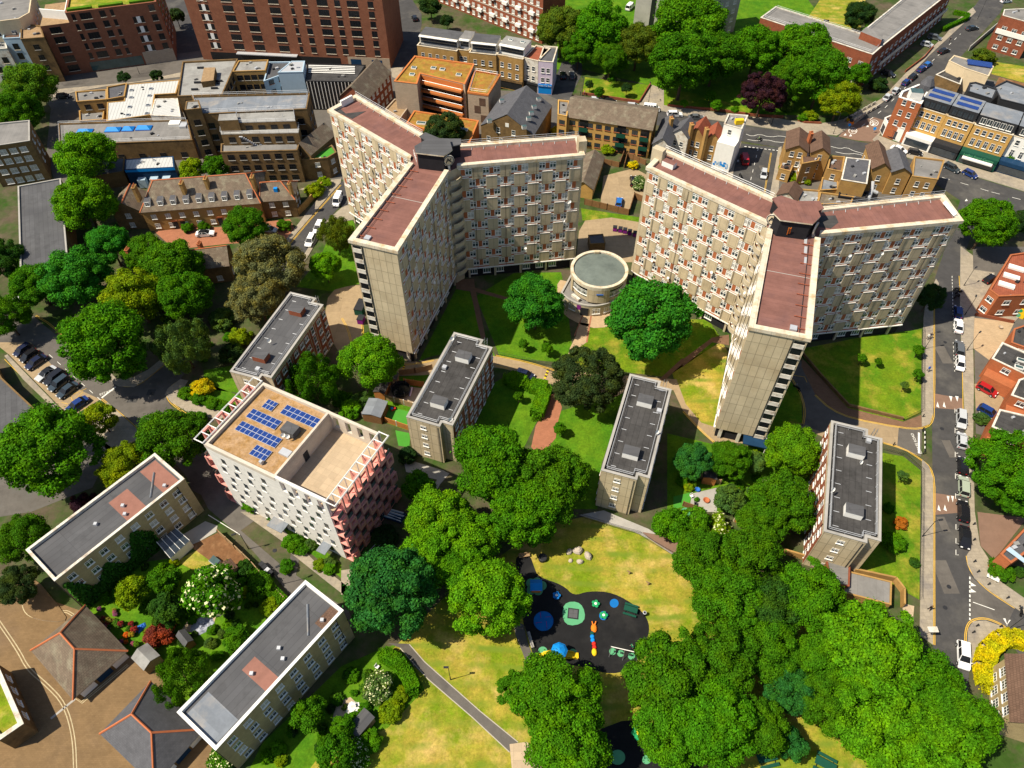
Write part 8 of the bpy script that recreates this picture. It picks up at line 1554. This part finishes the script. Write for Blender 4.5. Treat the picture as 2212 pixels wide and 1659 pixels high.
for lb, u, v in (('flower-shaped spring toy on the upper blue mat', 1648, 594), ('flower-shaped spring toy on the lower blue mat', 1700, 668), ('blue flower-shaped spring toy in the shade', 1395, 540)):
    r = play('spring_toy', lb, 'spring toy', u, v, z=.5, group='spring toys'); b = MB(); b.lathe([(.12, 0), (.12, .45)], n=8); lob('spring', b.mesh('spring', ['metal']), r); b = MB(); b.lathe([(.22, .45), (.22, .55), (0, .6)], n=10); lob('seat', b.mesh('seat', ['white']), r)
    for k in range(5): a = k*1.257; b = MB(); b.lathe([(.27, .42), (.27, .5), (0, .52)], (.42*math.cos(a), .42*math.sin(a), 0), 10); lob('petal', b.mesh('petal', ['green_paint' if 'blue f' not in lb else 'play_blue']), r)
for lb, u, v in (('green flower post with yellow centre in the lower play area', 2062, 1495), ('green flower post in the shade of the grove', 1930, 1430)):
    r = play('flower_post', lb, 'play post', u, v, z=.6); b = MB(); b.lathe([(.1, 0), (.1, .6)], n=8); lob('post', b.mesh('post', ['metal']), r); b = MB(); b.lathe([(.42, .6), (.35, .8), (0, .88)], n=12); lob('centre', b.mesh('centre', ['yellow']), r)
    for k in range(6): a = k*1.047; b = MB(); b.lathe([(.42, .5), (.42, .58), (0, .62)], (.72*math.cos(a), .72*math.sin(a), 0), 10); lob('petal', b.mesh('petal', ['green_paint']), r)
r = play('caterpillar_steps', 'row of coloured stepping domes ending in an orange two-horned head', 'stepping stones', 1632, 830, z=.2); c0 = r.location
for (u, v, m, s) in ((1638, 752, 'orange', .5), (1627, 783, 'dark_green', .36), (1627, 805, 'bright_blue', .36), (1630, 828, 'bright_blue', .36), (1638, 852, 'red', .36), (1641, 874, 'red', .36), (1640, 906, 'yellow', .42)):
    q = P(T('12', u, v)[0], .25)-c0; b = MB(); b.lathe([(s, 0), (s*.95, s*.5), (s*.6, s*.9), (0, s)], (q.x, q.y, 0), 12, sy=1.5 if m in ('orange', 'yellow') else 1)
    if m == 'orange': b.bar((q.x-.15, q.y+.5, .3), (q.x-.3, q.y+1.0, .55), .12, 6, 0, .08); b.bar((q.x+.15, q.y+.5, .3), (q.x+.35, q.y+1.0, .55), .12, 6, 0, .08)
    lob('stepping_dome', b.mesh('stepping_dome', [m]), r)
r = play('swing_set', 'white-beamed swing set with three seats over green mats', 'swings', 1830, 905, z=0); c0 = r.location.copy(); c0.z = 0; a, e = P(T('12', 1740, 905)[0])-c0, P(T('12', 1915, 945)[0])-c0; top = Vector((0, 0, 2.1)); d = (e-a).normalized(); n = Vector((-d.y, d.x, 0)); b = MB(); b.bar(a+top, e+top, .07, 6); lob('beam', b.mesh('beam', ['white']), r)
for q, m in ((a, 'metal'), (e, 'metal'), ((a+e)/2, 'metal')):
    for s in (-1, 1): b = MB(); b.bar(q+n*s*.9, q+top, .05, 6); lob('leg', b.mesh('leg', [m]), r)
for k in (.18, .42, .75): q = a.lerp(e, k); b = MB(); b.box((q.x, q.y), .4, .25, .5, .56); b.bar(q+d*.18+Vector((0, 0, .55)), q+d*.18+top, .015); b.bar(q-d*.18+Vector((0, 0, .55)), q-d*.18+top, .015); lob('swing_seat', b.mesh('swing_seat', ['dark_metal']), r)
r = play('climbing_frame', 'climbing frame with blue umbrella roof and two yellow slides', 'climbing frame', 1408, 935, z=0)
for sx in (-.7, .7):
    for sy in (-.7, .7): b = MB(); b.bar((sx, sy, 0), (sx, sy, 2.6), .06, 6); lob('post', b.mesh('post', ['metal']), r)
b = MB(); b.box((0, 0), 1.6, 1.6, 1.2, 1.3); lob('platform', b.mesh('platform', ['dark_metal']), r); b = MB(); b.lathe([(1.3, 2.5), (.9, 2.85), (.25, 3.15), (0, 3.3)], n=8); lob('roof', b.mesh('roof', ['bright_blue']), r)
for s in (-1, 1): b = MB(); b.prism([(s*.8, -.45), (s*.8, .45), (s*3.0, .45), (s*3.0, -.45)][::s], .0, .01, 0); v = [(s*.8, -.42, 1.3), (s*.8, .42, 1.3), (s*2.4, .42, .4), (s*2.4, -.42, .4), (s*3.1, -.42, .3), (s*3.1, .42, .3)]; b.face([v[0], v[1], v[2], v[3]]); b.face([v[3], v[2], v[5], v[4]]); [b.bar(Vector(v[i])+Vector((0, 0, .15)), Vector(v[j])+Vector((0, 0, .15)), .12, 6) for i, j in ((0, 3), (1, 2))]; lob('slide', b.mesh('slide', ['yellow']), r)
def bench(label, t, u, v, rz, m='timber', back=True, L=1.9):
    p = P(T(t, u, v)[0], .4); r = thing('park_bench', label, 'bench', (p.x, p.y, .03), None, rz); b = MB(); b.box((0, 0), L, .5, .42, .5); lob('seat', b.mesh('seat', [m]), r)
    if back: b = MB(); b.box((0, .28), L, .08, .5, .95); lob('backrest', b.mesh('backrest', [m]), r)
    for s in (-1, 1): b = MB(); b.box((s*L*.38, 0), .1, .5, 0, .42); lob('leg', b.mesh('leg', ['dark_metal']), r)
bench('dark bench on the left rim of the play surface', '12', 1226, 828, R_(105), 'concrete_grey', False, 2.6); bench('brown timber bench at the top of the dark play surface', '12', 1186, 284, R_(10)); bench('left red-brown bench on the paved nook by the railing', '12', 2098, 152, R_(-20), 'wood_orange'); bench('right red-brown bench on the paved nook by the railing', '12', 2140, 175, R_(-20), 'wood_orange')
bench('bench on the park lawn behind the walled corner flats', '20', 930, 140, R_(-10), 'dark_metal'); bench('bench under the park trees at the top', '20', 325, 415, R_(-10), 'dark_metal'); bench('white bench by the round clipped bush at the house corner', '22', 2010, 430, R_(-35), 'white')
def picnic(label, t, u, v, rz, m='dark_green', s=1.0):
    p = P(T(t, u, v)[0], .6); r = thing('picnic_table', label, 'table', (p.x, p.y, .04), None, rz); b = MB(); b.box((0, 0), 1.9*s, .8*s, .7, .78); lob('table_top', b.mesh('table_top', [m]), r)
    for q in (-1, 1): b = MB(); b.box((0, q*.75*s), 1.9*s, .3*s, .42, .48); lob('seat', b.mesh('seat', [m]), r); b = MB(); b.bar((q*.7*s, -.8*s, 0), (q*.7*s, .3, .7), .05); b.bar((q*.7*s, .8*s, 0), (q*.7*s, -.3, .7), .05); lob('leg', b.mesh('leg', ['dark_metal']), r)
picnic('dark green picnic table on the black play surface', '12', 1875, 632, R_(-18), s=1.15); picnic('left green table on bare ground at the bottom edge', '22', 545, 1590, R_(12), s=1.5); picnic('right green table on bare ground at the bottom edge', '22', 925, 1635, R_(-30), s=1.5)
r = play('litter_bin', 'round litter bin at the edge of the play surface', 'bin', 1963, 662); b = MB(); b.lathe([(.28, 0), (.3, .9), (.2, .95), (.0, .8)], n=10); lob('bin_body', b.mesh('bin_body', ['dark_metal']), r); b = MB(); b.lathe([(.31, .88), (.31, .98), (.2, 1.0)], n=10); lob('rim', b.mesh('rim', ['galv']), r)
for i, (u, v, s) in enumerate(((1532, 250, .85), (1478, 255, .55), (1598, 282, .75), (1547, 320, .55), (1486, 312, .4))):
    p = P(T('12', u, v)[0], .3); b = MB(); b.lathe([(s*.9, 0), (s, s*.35), (s*.75, s*.85), (s*.3, s*1.15), (0, s*1.2)], (0, 0, 0), 10, sx=1.1, sy=.85)
    b.v = [(x*(1+.12*math.sin(5*y+i)), y*(1+.12*math.sin(4*x+2*i)), z*(1+.15*math.sin(3*x+i))) for x, y, z in b.v]; o = b.build('boulder', ['stone'], None, True); o.location = (p.x, p.y, .0); o.rotation_euler.z = i; tag(o, ('tallest pale boulder on the parched lawn', 'left pale boulder beside the tallest', 'right round boulder of the group', 'darker boulder below the tallest one', 'smallest boulder in the parched group')[i], 'boulder', 'boulders on the parched lawn')
p = P(T('12', 1305, 300)[0], .3); o = MB(); o.lathe([(.75, 0), (.75, .7), (.6, .75), (0, .75)], n=12); o = o.build('round_planter', ['dark_metal']); o.location = (p.x, p.y, 0); tag(o, 'dark round tub beside the top of the play surface', 'tub')
for lb, u, v in (('upper wooden animal post on the parched lawn', 1865, 395), ('lower wooden animal post on the parched lawn', 1988, 465)): p = P(T('12', u, v)[0], .4); b = MB(); b.bar((0, 0, 0), (.1, 0, .8), .12, 6); b.bar((.1, 0, .8), (-.4, .1, 1.0), .1, 6); o = b.build('wooden_post', ['timber']); o.location = (p.x, p.y, 0); tag(o, lb, 'post')
# ================================================================ garden clutter
p = P(T('11', 385, 868)[0], .8); r = thing('garden_trampoline', 'black round garden trampoline with net beside the orange fence', 'trampoline', (p.x, p.y, 0)); b = MB(); b.lathe([(1.9, .6), (1.9, .7), (0, .68)], n=20); lob('bed', b.mesh('bed', ['glass_black']), r); b = MB(); b.lathe([(1.9, .7), (1.95, 1.5)], n=20); lob('net', b.mesh('net', ['dark_metal']), r)
for k in range(6): a = k*1.047; b = MB(); b.bar((1.9*math.cos(a), 1.9*math.sin(a), 0), (1.95*math.cos(a), 1.95*math.sin(a), 2.3), .04); lob('pole', b.mesh('pole', ['metal']), r)
p = P(T('11', 452, 878)[0], .5); r = thing('garden_slide', 'small pink slide beside the black trampoline', 'slide', (p.x, p.y, 0), None, R_(75)); b = MB(); b.bar((-.9, 0, .1), (.7, 0, 1.1), .22, 4); lob('chute', b.mesh('chute', ['mauve']), r); b = MB(); b.bar((.7, -.2, 0), (.7, -.2, 1.1), .04); b.bar((.7, .2, 0), (.7, .2, 1.1), .04); lob('ladder', b.mesh('ladder', ['purple']), r)
p = P(T('11', 338, 992)[0], .3); r = thing('toy_car', 'red and blue ride-on toy on the artificial lawn', 'toy', (p.x, p.y, .05), None, .5); b = MB(); b.box((0, 0), .9, .5, .1, .5); lob('body', b.mesh('body', ['red']), r); b = MB(); b.box((-.3, 0), .4, .4, .5, .8); lob('seat', b.mesh('seat', ['bright_blue']), r)
pots = []
for k in range(34):
    u, v = random.uniform(620, 900), random.uniform(630, 860)
    if abs((v-600)-(u-560)*.8) > 130: continue
    p = P(T('02', u, v)[0], .3); s = random.uniform(.22, .42)
    r = thing('flower_pot', 'potted plant in the crowded pot garden beside the red bush', 'potted plant', (p.x, p.y, .02), 'pots of the crowded garden'); b = MB(); b.lathe([(s*.7, 0), (s, s*1.3), (0, s*1.25)], n=8); lob('pot', b.mesh('pot', [random.choice(('ridge', 'concrete_grey', 'brick_brown', 'white_old', 'blue_paint'))]), r); o = bpy.data.objects.new('foliage', SM[k % 4] if 'SM' in globals() else b.mesh('foliage', ['leaf'])); COL.objects.link(o); o.parent = r; o.location.z = s*1.8; o.scale = (s*1.5,)*3; o.color = random.choice(((.3, .05, .05, 1), (.1, .25, .02, 1), (.45, .15, .03, 1), (.05, .14, .02, 1), (.3, .28, .05, 1), (.35, .12, .25, 1)))
def crumple(label, t, pts, m, cat, name, h=.35):
    g = ccw([tuple(P(q).xy) for q in T(t, *pts)]); c = cen(g); b = MB(); rings = 4; n = len(g); R = [[Vector((*(Vector(p)*(1-k/rings)+c.xy*(k/rings)), .04+(0 if k == 0 else random.uniform(.02, h)))) for p in g] for k in range(rings)]+[]
    for k in range(rings-1):
        for i in range(n): b.face([R[k][i], R[k][(i+1) % n], R[k+1][(i+1) % n], R[k+1][i]])
    b.face(R[-1]); return tag(b.build(name, [m]), label, cat)
mat('tarp', (.34, .36, .42), .4, .5, 2.5, blotch=((.10, .12, .2), 1.5)); crumple('crumpled silvery tarpaulin on the garden pond', '02', (1250, 700, 1310, 680, 1380, 690, 1390, 720, 1350, 770, 1290, 800, 1230, 770), 'tarp', 'tarpaulin', 'tarpaulin'); crumple('heap of white sheets on the garden patio at the bottom', '12', (20, 1260, 70, 1225, 130, 1240, 140, 1275, 90, 1310, 40, 1330), 'white', 'sheets', 'cloth_heap', .6); crumple('blue and white clutter on the crowded garden path', '02', (880, 745, 940, 715, 950, 740, 900, 790), 'blue_paint', 'clutter', 'tarpaulin', .4)
p = P(T('12', 335, 20)[0], .5); r = thing('pipe_stack', 'stack of white pipes on a dark trailer beside the pink lattice', 'pipes', (p.x, p.y, 0), None, R_(-20)); b = MB(); b.box((0, 0), 4.2, 2.0, .3, .6); lob('trailer_bed', b.mesh('trailer_bed', ['navy']), r)
for k in range(8): b = MB(); b.bar((-1.9+random.random()*.6, -.85+k*.24, .72), (1.6+random.random()*.5, -.85+k*.24+random.uniform(-.2, .2), .78), .08, 6); lob('pipe', b.mesh('pipe', ['white' if k % 2 else 'pale_blue']), r)
p = P(T('12', 215, 265)[0], .8); r = thing('greenhouse_frame', 'bare white metal frame in the shade below the pink lattice', 'frame', (p.x, p.y, 0), None, R_(55)); b = MB()
for k in range(5): b.bar((-1.6+k*.8, -.7, 1.4), (-1.6+k*.8, .7, 1.4), .04); b.bar((-1.6+k*.8, -.7, 0), (-1.6+k*.8, -.7, 1.4), .03); b.bar((-1.6+k*.8, .7, 0), (-1.6+k*.8, .7, 1.4), .03)
for s in (-.7, 0, .7): b.bar((-1.6, s, 1.4), (1.6, s, 1.4), .04)
lob('bars', b.mesh('bars', ['galv']), r)
p = P(T('02', 1390, 315)[0], .6); r = thing('cold_frame', 'small grey glass cold frame on the bare earth', 'cold frame', (p.x, p.y, 0), None, R_(-35)); b = MB(); b.box((0, 0), 1.8, 1.2, 0, .5); lob('frame', b.mesh('frame', ['galv']), r); b = MB(); b.face([(-.85, -.55, .56), (.85, -.55, .56), (.85, .55, .8), (-.85, .55, .8)]); lob('lid', b.mesh('lid', ['glass_teal']), r)
for i, (t, u, v, rz, lb) in enumerate((('12', 232, 1003, 1, 'white garden chair beside the long clipped hedge'), ('12', 105, 1250, 2, 'white folding chair on the untidy patio'), ('21', 58, 1555, .4, 'white garden chair on the patio by the red fire bowl'), ('21', 85, 1605, 1.4, 'dark garden chair below the white one'))):
    p = P(T(t, u, v)[0], .4); r = thing('garden_chair', lb, 'chair', (p.x, p.y, .04), None, rz); m_ = 'white' if 'white' in lb.split()[0] else 'dark_metal'; b = MB(); b.box((0, 0), .55, .55, .4, .46); lob('seat', b.mesh('seat', [m_]), r); b = MB(); b.box((0, .27), .55, .05, .46, .95); lob('backrest', b.mesh('backrest', [m_]), r)
    for sx in (-.22, .22):
        for sy in (-.22, .22): b = MB(); b.bar((sx, sy, 0), (sx, sy, .4), .03); lob('leg', b.mesh('leg', [m_]), r)
for lb, t, u, v, m, s in (('terracotta fire bowl on the grey patio', '21', 152, 1585, 'ridge', .6), ('red bowl planter beside the artificial grass', '21', 45, 1500, 'ridge', .65), ('upper blue tub on the paved garden', '21', 95, 1515, 'blue_paint', .5), ('blue pots cluster on the stony garden', '21', 735, 1480, 'blue_paint', .5), ('teal paddling pool on the garden edge', '22', 20, 8, 'play_green', .9), ('white stone bowl in the sandy front garden', '21', 2060, 462, 'stone_pale', .5)):
    p = P(T(t, u, v)[0], .2); b = MB(); b.lathe([(s*.6, 0), (s, s*.7), (s*.9, s*.7), (s*.4, s*.25), (0, s*.2)], n=14); o = b.build('garden_bowl', [m]); o.location = (p.x, p.y, .03); tag(o, lb, 'bowl')
p = P(T('21', 470, 1200)[0], 2.6); b = MB(); r = thing('entrance_canopy', 'dark blue-edged canopy at the foot of the right tower', 'canopy', (p.x, p.y, 0), None, R_(-16)); b.box((0, 0), 4.4, 2.4, 2.5, 2.7); lob('roof', b.mesh('roof', ['navy']), r)
for sx in (-2, 2): b = MB(); b.bar((sx, -1, 0), (sx, -1, 2.5), .08); lob('post', b.mesh('post', ['white']), r)
